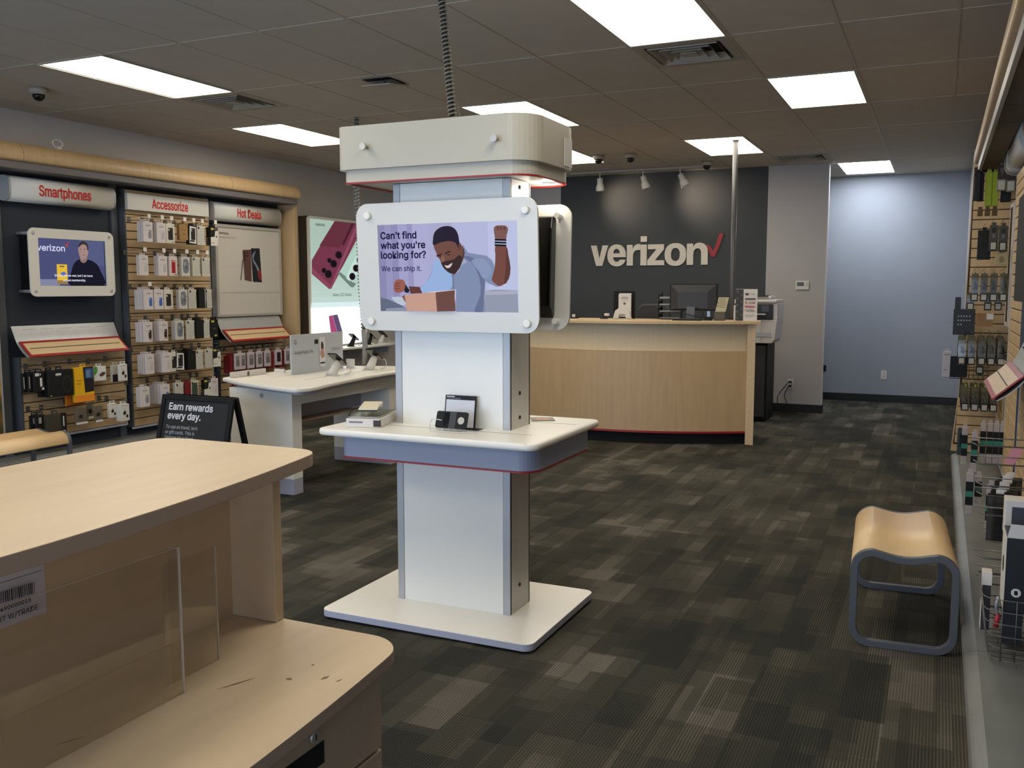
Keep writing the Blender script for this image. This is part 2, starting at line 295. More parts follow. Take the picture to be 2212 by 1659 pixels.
# ------------------------------------------------------------------ lettering: outlines of a plain grotesque
GL = json.loads('''{" ":[188,[]],"\'":[206,[[78,318,70,509,136,509,128,318]]],",":[188,[[38,-119,68,71,137,71,84,-119]]],".":[188,[[95,-4,83,-3,73,1,63,9,55,18,51,29,50,41,51,53,55,64,63,73,73,81,83,85,95,87,107,85,118,81,128,73,135,64,140,53,141,41,140,29,135,18,128,9,118,1,107,-3]]],"/":[249,[[235,533,71,-76,14,-76,178,533]]],"0":[453,[[227,-7,191,-3,158,7,130,24,105,48,85,77,69,113,57,155,50,202,48,254,50,306,57,353,69,395,85,431,106,461,130,484,159,502,191,512,227,516,262,512,295,502,323,484,348,461,368,431,384,395,396,353,403,306,405,254,403,202,396,155,384,113,368,77,348,48,323,24,295,7,263,-3],[227,50,250,52,271,60,290,74,306,92,320,116,330,144,338,176,342,213,344,254,342,295,338,332,330,365,320,393,306,416,290,435,271,449,250,457,227,460,203,457,182,449,163,435,147,416,134,393,123,365,115,332,111,295,109,254,111,213,115,176,123,144,134,116,147,92,163,74,182,60,203,52]]],"1":[453,[[76,0,76,55,391,55,391,0],[276,509,276,0,212,0,212,448,209,448,86,358,86,427,198,509]]],"2":[453,[[64,0,64,47,234,229,282,282,311,327,320,371,319,389,315,405,308,419,298,431,287,441,273,449,224,460,205,458,188,454,172,447,159,438,148,427,139,413,132,398,128,381,127,362,66,362,68,391,75,418,86,442,102,464,121,482,143,496,168,507,196,513,225,516,254,513,281,507,306,497,328,482,346,465,361,445,372,423,379,398,381,372,371,318,336,259,267,180,153,60,153,57,389,57,389,0]]],"3":[453,[[218,-7,188,-5,159,1,133,10,108,22,88,38,70,57,57,79,48,104,44,132,109,132,112,115,118,100,126,87,137,76,150,66,165,59,219,50,275,61,291,69,304,80,315,93,323,108,328,125,329,145,328,163,323,180,316,196,306,211,292,223,275,234,254,241,229,246,201,248,157,248,157,299,288,448,288,452,70,452,70,509,372,509,372,461,211,278,211,289,247,290,279,286,308,276,333,262,354,244,371,222,383,198,391,173,393,145,390,116,383,90,370,66,354,45,333,27,309,12,281,2,251,-5]]],"4":[453,[[40,105,40,158,247,509,311,509,109,166,109,163,413,163,413,105],[282,0,282,121,282,146,282,318,343,318,343,0]]],"5":[453,[[221,-7,192,-5,165,1,140,11,118,25,99,41,83,60,71,82,63,105,60,130,122,130,125,115,130,102,138,89,173,60,221,50,241,51,259,56,276,64,291,75,304,89,314,104,322,122,326,141,328,162,326,183,321,203,314,221,303,237,290,251,275,262,257,270,238,275,218,277,167,268,128,246,67,253,96,509,366,509,366,452,151,452,134,301,136,301,178,325,229,334,252,332,274,328,294,321,313,311,330,299,345,285,358,269,370,251,379,231,386,210,390,187,391,163,388,132,381,102,369,76,352,52,332,32,309,15,282,3,253,-4]]],"6":[453,[[226,-7,196,-4,168,3,142,15,119,31,100,51,84,74,73,101,66,130,64,162,65,187,71,212,80,239,137,340,252,509,322,509,151,261,145,261,165,288,196,307,235,314,265,312,291,305,316,295,337,280,355,262,370,240,380,215,387,187,389,157,387,127,379,98,368,73,352,50,333,30,310,14,284,3,257,-4],[226,48,245,50,263,55,279,63,293,73,304,86,314,101,322,119,326,137,327,157,326,178,322,196,314,213,304,228,293,241,279,251,263,259,245,264,226,265,207,264,190,259,174,252,160,241,148,229,138,214,131,197,126,179,125,158,126,138,131,119,138,102,148,86,160,73,174,63,190,55,207,50]]],"7":[453,[[97,0,323,448,323,452,62,452,62,509,391,509,391,449,165,0]]],"8":[453,[[226,-7,193,-5,163,1,136,11,111,25,91,42,74,62,62,84,54,109,52,135,53,156,58,176,65,195,75,212,87,228,101,241,117,252,134,260,153,265,153,267,129,276,109,289,93,308,80,330,73,354,70,380,73,405,79,429,90,450,106,469,124,485,146,498,170,508,197,514,226,516,255,514,282,508,306,498,328,485,346,469,361,450,373,429,379,405,382,380,379,354,372,330,359,308,343,289,323,276,300,267,300,265,319,260,335,252,351,241,365,228,377,212,387,195,395,176,399,156,401,135,398,109,391,84,378,62,362,42,341,25,317,11,289,1,259,-5],[226,49,248,50,267,54,285,60,300,69,313,79,323,91,331,106,335,121,337,139,335,157,330,173,322,189,312,202,298,213,283,223,265,230,247,234,226,235,206,234,187,230,169,223,154,213,140,202,130,189,122,173,117,157,115,139,117,121,121,106,129,91,139,79,152,69,167,60,185,54,205,50],[226,290,274,300,287,308,298,318,307,330,314,344,318,359,319,376,318,392,314,407,308,420,299,432,288,442,275,449,226,460,177,449,164,442,153,432,145,420,138,407,134,392,133,376,134,359,138,344,145,330,154,318,165,308,178,300]]],"9":[453,[[226,516,256,513,285,506,310,494,333,478,352,458,368,434,380,408,387,378,389,347,387,322,382,296,373,270,315,168,200,0,130,0,301,248,307,248,287,221,257,202,218,195,188,197,161,203,137,214,116,229,98,247,83,269,72,294,66,321,64,352,66,382,73,411,85,436,101,459,120,479,143,494,168,506,196,513],[226,460,207,459,190,454,174,446,160,435,148,423,138,407,131,390,127,372,125,352,127,331,131,313,138,295,148,280,160,268,174,257,190,250,207,245,226,243,245,245,263,249,279,257,293,267,305,280,314,295,322,312,326,330,327,350,326,371,322,390,314,407,305,422,293,435,279,446,263,454,245,459]]],"?":[358,[[132,152,132,159,141,230,148,245,157,258,168,269,209,298,247,334,255,349,260,365,262,384,260,399,257,413,250,425,220,452,178,462,137,453,106,425,99,412,94,396,92,378,27,378,30,406,38,430,49,452,64,471,82,487,103,499,126,508,151,514,178,516,206,514,232,508,255,498,275,486,292,470,306,451,316,430,322,407,324,382,322,356,316,332,306,311,292,292,275,276,254,261,219,235,200,205,194,158,194,152],[164,-4,152,-3,141,1,131,9,124,18,120,29,118,41,120,53,124,64,131,73,141,80,152,85,164,86,176,85,186,80,196,73,203,64,208,53,209,41,208,29,203,18,196,9,186,1,176,-3]]],"A":[480,[[16,0,201,509,276,509,463,0,395,0,287,302,264,372,232,478,245,478,213,371,191,302,85,0],[110,142,110,199,370,199,370,142]]],"B":[456,[[60,0,60,509,241,509,274,507,304,501,329,491,350,477,367,461,381,442,390,421,396,398,398,374,397,353,393,336,387,320,356,286,315,267,315,262,331,260,347,254,363,245,378,234,391,220,402,203,411,184,416,161,418,136,416,111,410,88,400,67,386,48,368,31,344,18,317,8,284,2,247,0],[125,57,245,57,281,60,309,67,330,80,344,96,353,115,355,137,354,153,350,169,342,184,333,197,320,209,306,218,289,225,269,229,248,231,125,231],[125,285,238,285,288,296,302,304,314,314,323,326,330,340,335,355,336,372,333,393,326,412,313,429,294,442,270,449,240,452,125,452]]],"C":[510,[[267,-7,225,-3,186,7,150,25,119,49,92,79,70,115,53,157,44,203,40,254,44,305,53,352,70,393,92,429,119,459,150,484,186,501,225,512,267,516,340,504,362,496,383,485,402,471,419,456,435,438,448,418,459,397,467,373,473,348,408,348,389,395,357,428,315,449,267,456,237,453,209,445,184,432,161,414,141,391,125,364,113,332,106,295,103,254,106,213,113,177,125,145,141,117,161,94,184,76,210,63,237,56,267,53,315,60,357,81,389,114,408,160,473,160,467,135,459,112,448,91,435,71,420,53,402,38,383,24,363,13,341,5,317,-2,293,-6]]],"D":[502,[[219,0,96,0,96,57,215,57,254,60,288,68,318,81,343,99,363,122,379,149,390,181,397,216,399,255,397,294,390,329,379,361,364,388,344,410,320,428,291,441,258,449,221,452,93,452,93,509,225,509,273,505,315,495,353,478,385,455,412,426,433,391,449,351,458,306,462,255,458,205,449,159,433,119,411,83,384,54,351,31,312,14,268,3],[125,509,125,0,60,0,60,509]]],"E":[419,[[60,0,60,509,372,509,372,452,125,452,125,286,355,286,355,229,125,229,125,57,375,57,375,0]]],"G":[520,[[269,-7,225,-3,185,7,149,25,118,49,91,79,69,116,53,157,43,203,40,254,43,305,53,352,69,393,91,429,117,459,149,484,184,501,223,512,265,516,291,514,316,510,340,504,363,494,384,483,403,469,421,453,436,436,449,416,460,395,468,373,474,349,408,349,387,393,356,427,315,448,265,456,236,453,209,445,183,432,160,414,141,392,125,364,113,332,106,295,103,254,106,213,113,177,125,145,141,117,161,95,184,76,210,63,238,56,269,53,296,55,322,61,345,71,365,85,382,102,396,123,407,147,413,173,415,202,434,199,283,199,283,256,478,256,478,200,475,160,466,124,451,91,431,62,406,38,377,19,344,5,308,-4]]],"H":[517,[[60,0,60,509,125,509,125,289,392,289,392,509,457,509,457,0,392,0,392,232,125,232,125,0]]],"I":[300,[[31,0,31,57,118,57,118,452,31,452,31,509,269,509,269,452,183,452,183,57,269,57,269,0]]],"J":[396,[[185,-7,143,-2,106,11,75,33,52,63,38,100,33,145,33,173,98,173,98,145,100,117,108,93,122,74,139,61,160,53,185,50,209,53,230,61,248,74,261,93,269,117,272,145,272,509,336,509,336,145,332,100,318,63,294,33,263,11,227,-2]]],"M":[628,[[60,0,60,509,152,509,277,187,287,159,299,123,311,84,322,49,307,49,318,83,330,121,342,158,352,187,476,509,568,509,568,0,504,0,504,291,504,327,505,369,506,413,507,457,513,457,498,409,482,363,467,322,456,291,342,0,286,0,170,291,159,321,145,361,129,408,112,457,119,457,120,416,121,372,122,328,122,291,122,0]]],"N":[523,[[60,0,60,509,136,509,343,183,363,151,388,107,414,55,405,54,401,108,399,157,399,195,399,509,463,509,463,0,387,0,202,290,177,331,148,381,108,452,119,454,122,384,124,328,125,291,125,0]]],"O":[533,[[267,-7,225,-3,186,7,150,25,119,49,92,79,70,115,53,157,44,203,40,254,44,305,53,352,70,393,92,429,119,459,150,484,186,501,225,512,267,516,309,512,348,501,384,484,415,459,442,429,464,393,480,352,490,305,493,254,490,203,480,157,464,115,442,79,415,49,384,25,348,7,309,-3],[267,53,296,55,324,63,349,76,372,94,392,116,408,144,420,176,428,213,430,254,428,295,420,332,408,365,392,392,372,415,349,433,324,446,296,453,267,456,237,453,210,445,184,433,161,415,142,392,125,364,113,332,106,295,103,254,106,213,113,176,125,144,142,117,161,94,184,76,210,63,237,55]]],"P":[445,[[60,0,60,509,235,509,272,506,305,499,332,487,356,471,375,452,390,430,400,404,407,377,409,348,407,318,400,291,390,265,375,243,356,223,332,207,305,195,272,188,235,186,109,186,109,242,233,242,257,244,279,248,297,256,312,266,324,279,333,294,339,310,343,328,344,348,343,367,339,385,333,402,324,416,312,428,297,439,279,446,257,451,232,452,125,452,125,0]]],"R":[449,[[60,0,60,509,236,509,273,506,305,500,333,489,356,473,376,455,390,433,401,408,407,381,409,352,407,323,401,296,390,271,376,250,356,232,333,217,305,206,273,200,236,198,96,198,96,255,234,255,258,256,280,260,298,267,313,276,325,287,334,300,340,316,344,333,345,352,344,371,340,389,334,405,325,419,313,430,298,440,279,446,258,451,233,452,125,452,125,0],[353,0,230,229,303,229,428,0]]],"S":[447,[[224,-9,188,-7,156,-1,128,9,102,23,81,40,64,60,51,83,42,109,38,137,104,137,108,118,114,102,123,88,136,76,150,66,166,59,224,49,246,50,267,54,286,60,303,69,317,79,329,92,338,106,344,122,346,139,344,154,340,168,332,179,296,205,245,222,184,239,145,253,112,269,86,289,67,313,56,341,52,372,54,400,62,425,75,448,92,468,113,484,138,498,165,508,195,514,227,516,259,514,289,508,316,498,340,484,360,468,377,449,390,427,398,403,401,378,337,378,332,402,320,421,302,437,280,449,254,456,225,459,204,457,185,454,167,448,152,440,139,430,129,418,121,405,117,391,115,376,117,359,122,345,131,334,169,308,212,293,264,279,312,264,359,238,395,198,402,180,407,161,408,139,406,112,399,87,386,64,370,43,349,25,323,11,294,0,261,-7]]],"T":[449,[[32,452,32,509,417,509,417,452,257,452,257,0,193,0,193,452]]],"U":[517,[[259,-8,220,-6,186,2,154,15,126,33,103,55,85,80,71,108,63,140,60,173,60,509,124,509,124,178,126,155,132,133,141,113,153,95,169,80,187,68,208,59,232,53,259,52,285,53,309,59,331,68,349,80,364,95,377,113,385,133,391,155,393,178,393,509,457,509,457,173,454,140,446,108,433,80,414,55,391,33,363,15,332,2,297,-6]]],"V":[480,[[204,0,16,509,84,509,192,206,215,137,248,31,235,31,267,138,290,206,395,509,463,509,278,0]]],"W":[686,[[155,0,16,509,82,509,163,196,175,145,187,94,197,40,189,40,200,94,211,145,224,196,306,509,380,509,462,196,474,145,486,94,497,40,488,40,499,94,510,145,523,196,603,509,670,509,530,0,455,0,368,323,351,391,336,475,350,475,335,395,318,323,230,0]]],"a":[389,[[160,-9,137,-7,115,-3,94,5,76,15,60,29,48,45,38,63,32,84,30,108,32,128,36,146,43,161,53,174,64,184,78,193,125,211,178,220,234,227,265,235,271,240,274,246,276,255,276,257,267,297,240,322,196,331,149,322,118,301,100,274,41,291,51,313,64,331,79,346,95,358,114,368,133,375,194,384,239,379,286,360,300,350,312,336,322,320,330,301,335,278,337,251,337,0,277,0,277,52,272,52,252,25,215,1],[170,45,192,47,211,51,228,59,242,68,254,80,263,93,270,108,274,122,276,138,276,190,259,182,231,176,200,171,175,168,134,159,103,139,97,130,93,118,92,105,102,72,130,52]]],"b":[424,[[229,-8,208,-7,189,-3,172,4,138,31,118,59,112,59,112,0,53,0,53,509,114,509,114,319,118,319,137,346,171,373,188,379,207,383,229,384,259,382,287,374,313,361,335,342,354,320,370,293,381,261,388,227,390,189,388,151,381,116,370,84,355,57,336,34,313,16,288,3,260,-6],[220,47,242,49,262,55,279,66,294,80,306,97,316,117,323,139,327,163,328,189,327,215,323,239,316,261,307,281,295,298,280,311,262,322,243,328,220,330,198,328,178,322,161,312,147,299,134,282,125,263,118,241,114,216,113,189,114,162,118,138,125,115,135,95,147,78,162,65,179,55,198,49]]],"c":[396,[[207,-8,174,-5,144,3,117,16,93,35,72,58,56,85,44,116,37,150,34,187,37,225,44,260,56,291,72,318,93,341,117,360,144,374,174,382,207,384,260,377,305,356,340,322,362,277,303,262,290,289,270,311,242,325,207,330,184,328,163,321,145,310,130,296,118,278,108,258,102,236,98,212,96,187,98,163,102,139,108,117,118,97,130,80,145,66,163,55,184,49,207,46,243,52,271,66,292,89,304,117,363,102,341,56,306,21,261,-1]]],"d":[424,[[195,-8,165,-6,137,3,111,16,89,34,70,57,55,84,43,116,36,151,34,189,36,227,43,261,55,293,70,320,89,342,112,361,137,374,165,382,196,384,218,383,237,379,253,373,287,346,306,319,311,319,311,509,372,509,372,0,313,0,313,59,307,59,287,31,252,4,236,-3,217,-7],[205,47,226,49,246,55,263,65,278,78,290,95,299,115,306,138,310,162,312,189,310,216,306,241,300,263,290,282,278,299,263,312,246,322,227,328,205,330,182,328,162,322,145,311,130,298,118,281,108,261,102,239,98,215,96,189,98,163,102,139,109,117,118,97,130,80,145,66,162,55,182,49]]],"e":[404,[[212,-8,177,-5,145,3,117,16,92,35,72,58,56,85,44,116,37,150,34,187,36,224,44,258,55,290,71,317,91,340,115,359,142,373,172,382,205,384,266,374,285,366,303,355,319,341,334,324,347,305,357,282,365,256,370,227,371,194,371,169,75,169,75,221,338,221,310,202,308,226,304,248,298,269,288,286,277,301,263,314,246,323,227,328,205,330,183,328,164,323,146,313,131,301,119,286,109,270,102,251,97,231,96,211,96,178,98,151,102,127,110,106,121,88,135,73,151,61,169,53,190,48,212,46,254,53,285,73,306,105,365,91,358,72,348,55,335,39,320,26,302,14,283,4,261,-3,237,-7]]],"f":[254,[[228,379,228,327,6,327,6,379],[81,0,81,432,82,452,87,470,96,486,107,499,120,510,135,519,187,530,222,527,243,521,227,468,215,472,195,474,178,472,164,468,154,460,147,449,143,435,142,419,142,0]]],"g":[425,[[207,-151,180,-149,156,-146,134,-140,82,-110,51,-69,101,-41,122,-66,154,-88,207,-97,236,-95,261,-87,282,-75,298,-58,308,-34,311,-6,311,68,306,68,287,41,252,16,236,10,217,6,195,5,165,7,138,14,113,27,90,43,71,65,55,90,43,120,36,154,34,191,36,229,43,263,55,293,71,320,90,342,112,361,138,374,166,382,196,384,218,383,237,379,253,373,288,346,308,319,313,319,313,379,372,379,372,-9,370,-40,363,-67,350,-90,334,-109,314,-124,291,-136,265,-144,237,-149],[205,59,227,61,246,66,264,75,278,87,290,103,300,121,307,142,311,166,312,193,311,219,307,242,300,264,291,283,279,299,264,312,247,322,227,328,205,330,182,328,163,322,145,312,130,298,118,282,109,262,102,241,98,218,96,193,98,167,102,144,109,123,118,104,131,88,145,76,163,66,183,61]]],"h":[410,[[114,227,114,0,53,0,53,509,114,509,114,287,102,287,116,319,132,344,152,362,175,374,200,382,227,384,252,383,275,377,295,369,313,356,328,340,341,321,350,298,355,271,357,240,357,0,296,0,296,235,293,263,286,286,273,304,256,318,235,326,210,329,192,328,176,324,161,317,147,308,136,297,126,283,119,266,115,248]]],"i":[167,[[53,0,53,379,114,379,114,0],[84,443,73,444,63,448,54,455,47,463,43,472,41,483,43,494,47,504,54,512,63,518,73,522,84,524,95,522,105,518,114,512,121,504,125,494,126,483,125,472,121,463,114,455,105,448,95,444]]],"k":[381,[[110,137,110,212,121,212,284,379,360,379,184,199,177,199],[53,0,53,509,114,509,114,0],[294,0,148,186,191,229,372,0]]],"l":[189,[[139,-2,112,0,91,8,74,20,62,37,55,59,53,84,53,509,114,509,114,99,120,62,126,57,135,53,146,52,160,53,170,54,181,3,162,-1]]],"m":[610,[[53,0,53,379,112,379,112,295,108,295,114,314,122,331,132,346,172,376,219,386,245,383,268,375,287,361,303,342,314,320,321,295,312,295,318,312,326,329,337,343,381,375,437,386,458,385,478,380,497,372,514,361,529,346,541,328,550,307,555,283,557,255,557,0,496,0,496,254,493,279,485,298,473,313,456,323,438,329,419,330,402,329,387,326,374,320,345,290,335,247,335,0,274,0,274,260,272,280,265,297,253,311,238,322,220,328,199,330,158,320,145,312,135,302,126,289,119,274,115,257,114,238,114,0]]],"n":[410,[[114,227,114,0,53,0,53,379,112,379,112,287,102,287,116,319,132,344,152,362,175,374,200,382,227,384,252,383,275,377,295,369,313,356,328,340,341,321,350,298,355,271,357,240,357,0,296,0,296,235,293,263,286,286,273,304,256,318,235,326,210,329,192,328,176,324,161,317,147,308,136,297,126,283,119,266,115,248]]],"o":[415,[[207,-8,174,-5,144,3,117,16,93,35,72,58,56,85,44,116,37,150,34,187,37,225,44,260,56,291,72,318,93,341,117,360,144,374,174,382,207,384,241,382,271,374,299,360,323,341,343,318,359,291,371,260,379,225,381,187,379,150,371,116,359,85,343,58,323,35,299,16,271,3,241,-5],[207,46,231,49,252,55,270,66,285,80,298,97,307,117,314,139,318,163,319,187,318,212,314,236,307,258,298,278,285,296,270,310,252,321,231,328,207,330,184,328,163,321,145,310,130,296,118,278,108,258,102,236,98,212,96,187,98,163,102,139,108,117,118,97,130,80,145,66,163,55,184,49]]],"p":[424,[[53,-143,53,379,112,379,112,319,118,319,137,346,171,373,188,379,207,383,229,384,259,382,287,374,313,361,335,342,354,320,370,293,381,261,388,227,390,189,388,151,381,116,370,84,355,57,336,34,313,16,288,3,260,-6,229,-8,208,-7,189,-3,173,4,138,31,118,59,114,59,114,-143],[220,47,242,49,262,55,279,66,294,80,306,97,316,117,323,139,327,163,328,189,327,215,323,239,316,261,307,281,295,298,280,311,262,322,243,328,220,330,198,328,178,322,161,312,147,299,134,282,125,263,118,241,114,216,113,189,114,162,118,138,125,115,135,95,147,78,162,65,179,55,198,49]]],"r":[259,[[53,0,53,379,112,379,112,321,115,321,124,339,137,354,152,367,171,377,191,383,213,385,229,384,243,384,243,322,230,324,207,326,190,324,174,321,159,315,146,306,135,296,126,284,119,269,115,254,114,237,114,0]]],"s":[365,[[182,-8,157,-7,133,-3,112,3,93,12,76,24,62,38,50,54,41,73,36,94,94,107,101,87,111,72,124,60,141,52,160,47,181,45,206,47,227,53,244,62,258,74,265,88,268,103,266,115,262,126,254,136,243,144,229,150,212,155,149,170,118,180,92,192,72,208,58,227,50,249,47,274,49,295,55,314,65,332,79,347,95,360,115,370,137,378,161,383,187,384,212,383,234,379,254,372,271,363,286,352,299,339,324,290,268,277,262,291,254,304,243,316,228,325,210,331,187,333,166,331,147,326,131,317,119,305,111,292,109,277,110,264,115,253,124,243,172,223,229,209,261,200,287,187,306,171,320,153,328,131,331,107,329,85,323,65,312,47,298,31,281,18,260,6,236,-2,210,-7]]],"t":[227,[[204,379,204,327,6,327,6,379],[65,471,126,471,126,98,127,83,130,70,136,61,144,55,156,51,170,50,185,51,202,54,213,2,192,-3,168,-4,138,-1,113,7,92,21,77,41,68,64,65,93]]],"u":[410,[[182,-5,158,-3,135,2,115,11,97,23,82,39,69,59,60,82,54,109,53,139,53,379,114,379,114,144,116,117,124,94,137,75,154,61,175,53,200,50,218,51,234,55,249,62,263,71,274,83,283,97,290,113,295,132,296,153,296,379,357,379,357,0,298,0,298,92,307,92,294,60,277,35,257,17,234,5,209,-3]]],"v":[389,[[163,0,17,379,84,379,165,155,187,87,206,21,184,21,203,87,224,155,305,379,371,379,226,0]]],"w":[567,[[138,0,23,379,87,379,133,214,154,137,175,41,165,41,186,135,206,214,252,379,316,379,362,214,382,136,402,41,391,41,413,135,434,214,480,379,545,379,429,0,368,0,319,172,305,225,291,280,277,338,291,338,277,280,263,225,248,172,199,0]]],"x":[379,[[21,0,171,218,171,171,29,379,100,379,147,306,179,253,207,206,175,206,202,253,233,306,282,379,352,379,209,169,209,214,358,0,287,0,231,85,200,136,173,182,205,182,178,136,148,85,91,0]]],"y":[389,[[47,-139,61,-86,71,-87,104,-89,130,-74,151,-36,163,-1,17,379,84,379,165,155,187,87,206,21,184,21,202,87,224,155,305,379,371,379,204,-58,177,-107,139,-136,91,-145,65,-143]]],"z":[380,[[42,0,42,46,254,320,254,323,48,323,48,379,333,379,333,331,126,60,126,56,339,56,339,0]]]}''')
def text(mb, s, cap, O, u, v, m, n=None, bold=0, width=None, depth=.0006, track=0):
    """lettering in world coordinates, lying in the plane of u, v; depth along n"""
    O, u, v = Vector(O), Vector(u), Vector(v); n = Vector(n) if n is not None else u.cross(v)
    k = cap / 516.0
    cd = bpy.data.curves.new('lettering', 'CURVE'); cd.dimensions = '2D'; cd.fill_mode = 'BOTH' if depth > .002 else 'FRONT'
    if depth > .002: cd.extrude = 1
    x = 0
    for ch in s:
        adv, sp = GL.get(ch, GL['o'])
        for q in sp:
            spl = cd.splines.new('POLY'); spl.points.add(len(q) // 2 - 1); spl.use_cyclic_u = True
            for i in range(len(q) // 2): spl.points[i].co = (x + q[2 * i], q[2 * i + 1], 0, 1)
        x += adv + track
    sx = k if width is None else width / max(x - 20, 1)
    ob = bpy.data.objects.new('lettering', cd); C.objects.link(ob)
    dg = bpy.context.evaluated_depsgraph_get(); me = bpy.data.meshes.new_from_object(ob.evaluated_get(dg))
    vs = []
    for q in me.vertices:
        h = depth if q.co.z > -.5 else 0
        vs.append(O + u * (q.co.x * sx) + v * (q.co.y * k) + n * h)
    fs = [tuple(p.vertices) for p in me.polygons]
    if not bold: mb.add(vs, fs, m)
    else:       # heavier weight: the same outlines laid down in a small circle, widening every stroke evenly
        r_ = bold * cap; N8 = 12 if cap > .1 else 6
        for q in range(N8):
            d_ = u * (r_ * math.cos(2 * PI * q / N8)) + v * (r_ * math.sin(2 * PI * q / N8)); mb.add([p + d_ + n * (q * (.0004 if cap > .1 else .00005)) for p in vs], fs, m)
    bpy.data.objects.remove(ob); bpy.data.meshes.remove(me); bpy.data.curves.remove(cd)
    return sx * x

def letter_prism(mb, loops, f, y0, y1, m):      # loops of (x, z), outer first then holes; f maps to world x, z
    L2 = [[Vector((p[0], p[1], 0)) for p in l] for l in loops]; flat = [p for l in L2 for p in l]
    tri = tessellate_polygon(L2); W_ = [f(p.x, p.y) for p in flat]; n = len(flat)
    mb.add([(x, y0, z) for x, z in W_] + [(x, y1, z) for x, z in W_], [tuple(t) for t in tri] + [tuple(n + i for i in reversed(t)) for t in tri], m)
    k = 0
    for l in loops:
        q = len(l); mb.add([(W_[k + i][0], y, W_[k + i][1]) for y in (y0, y1) for i in range(q)], [(i, (i + 1) % q, q + (i + 1) % q, q + i) for i in range(q)], m); k += q
    return mb
def smooth(pts, k=4, closed=True):
    out = []; n = len(pts)
    for i in range(n if closed else n - 1):
        g = lambda j: pts[j % n] if closed else pts[max(0, min(n - 1, j))]
        p0, p1, p2, p3 = g(i - 1), g(i), g(i + 1), g(i + 2)
        for s_ in range(k):
            t = s_ / k
            out.append(tuple(.5 * ((2 * p1[a]) + (-p0[a] + p2[a]) * t + (2 * p0[a] - 5 * p1[a] + 4 * p2[a] - p3[a]) * t * t + (-p0[a] + 3 * p1[a] - 3 * p2[a] + p3[a]) * t ** 3) for a in range(len(p1))))
    if not closed: out.append(pts[-1])
    return out
class Art:
    """flat print on a flat surface: shapes in unit coordinates (0..1 right, 0..1 down), each a hair above the last"""
    def __init__(s, O, U, V, n, step=.0005):
        s.O, s.U, s.V, s.n, s.k, s.st = Vector(O), Vector(U), Vector(V), Vector(n), 0, step; s.mb = MB()
    def P(s, p): return s.O + s.U * p[0] + s.V * p[1] + s.n * (s.k * s.st)
    def poly(s, pts, m, sm=0):
        if sm: pts = smooth(pts, sm)
        pts = [(min(max(p[0], 0), 1), min(max(p[1], 0), 1)) for p in pts]
        s.k += 1
        tri = tessellate_polygon([[Vector((p[0], p[1], 0)) for p in pts]])
        s.mb.add([s.P(p) for p in pts], [tuple(t) for t in tri], m); return s
    def rect(s, a, b, c, d, m): return s.poly([(a, c), (b, c), (b, d), (a, d)], m)
    def ell(s, cx, cy, rx, ry, m, rot=0, n=20):
        return s.poly([(cx + rx * math.cos(t) * math.cos(rot) - ry * math.sin(t) * math.sin(rot), cy + rx * math.cos(t) * math.sin(rot) + ry * math.sin(t) * math.cos(rot)) for t in [2 * PI * i / n for i in range(n)]], m)
    def text(s, t, x, y, cap, m, width=None, bold=0, track=0):
        s.k += 1
        text(s.mb, t, cap, s.P((x, y)), s.U.normalized(), -s.V.normalized(), m, s.n, bold=bold, width=width, depth=0, track=track); return s

# ================================================================== THE ROOM
XL, XR, XA, YB, YA, YF = -7.0, .72, .28, 11.66, 13.17, -2.8
fl = struct('floor', MB().box(XL - .1, XR + .1, YF, YA + .1, -.08, 0, carpet_m))
struct('wall_left', MB().box(XL - .12, XL, YF, YB + .12, 0, CEIL + .2, wall_l))
wb = struct('wall_back', MB().box(XL, -4.66, YB, YB + .12, 0, CEIL + .2, wall_m).box(-1.955, -1.255, YB, YB + .12, 0, CEIL + .2, wall_m).box(-4.66, -1.955, YB, YB + .12, 0, CEIL + .2, wall_dark))
struct('corner_bead', MB().box(-1.262, -1.250, YB - .004, YB + .008, .1, CEIL, mat('bead', (186, 190, 198), .5)), wb)
struct('wall_alcove', MB().box(-3.2, XA + .1, YA, YA + .12, 0, CEIL + .2, wall_cool))
struct('wall_alcove_left', MB().box(-3.3, -3.2, YB + .12, YA, 0, CEIL + .2, wall_cool))
wr = struct('wall_right', MB().box(XR, XR + .12, YF, 8.62, 0, CEIL + .2, wall_m).box(XA, XR + .12, 8.62, YA, 0, CEIL + .2, wall_m))
struct('corner_bead', MB().box(XA - .008, XA + .006, 8.615, 8.63, .1, CEIL, MATS['bead']), wr)
struct('wall_front', MB().box(XL, XR, YF - .12, YF, 2.55, CEIL + .2, wall_m).box(XL, XL + .4, YF - .12, YF, 0, 2.55, wall_m).box(XR - .4, XR, YF - .12, YF, 0, 2.55, wall_m))
def basebd(name, a, b, c, d): struct(name, MB().box(a, b, c, d, 0, .1, base_m), bevel=.003)
basebd('baseboard_back', XL, -1.247, YB - .008, YB); basebd('baseboard_partition', -1.255, -1.247, YB, YB + .12)
basebd('baseboard_alcove', -3.2, XA, YA - .008, YA); basebd('baseboard_right', XA - .008, XA, 8.7, YA - .008)
basebd('baseboard_left', XL, XL + .008, 8.7, YB - .008)
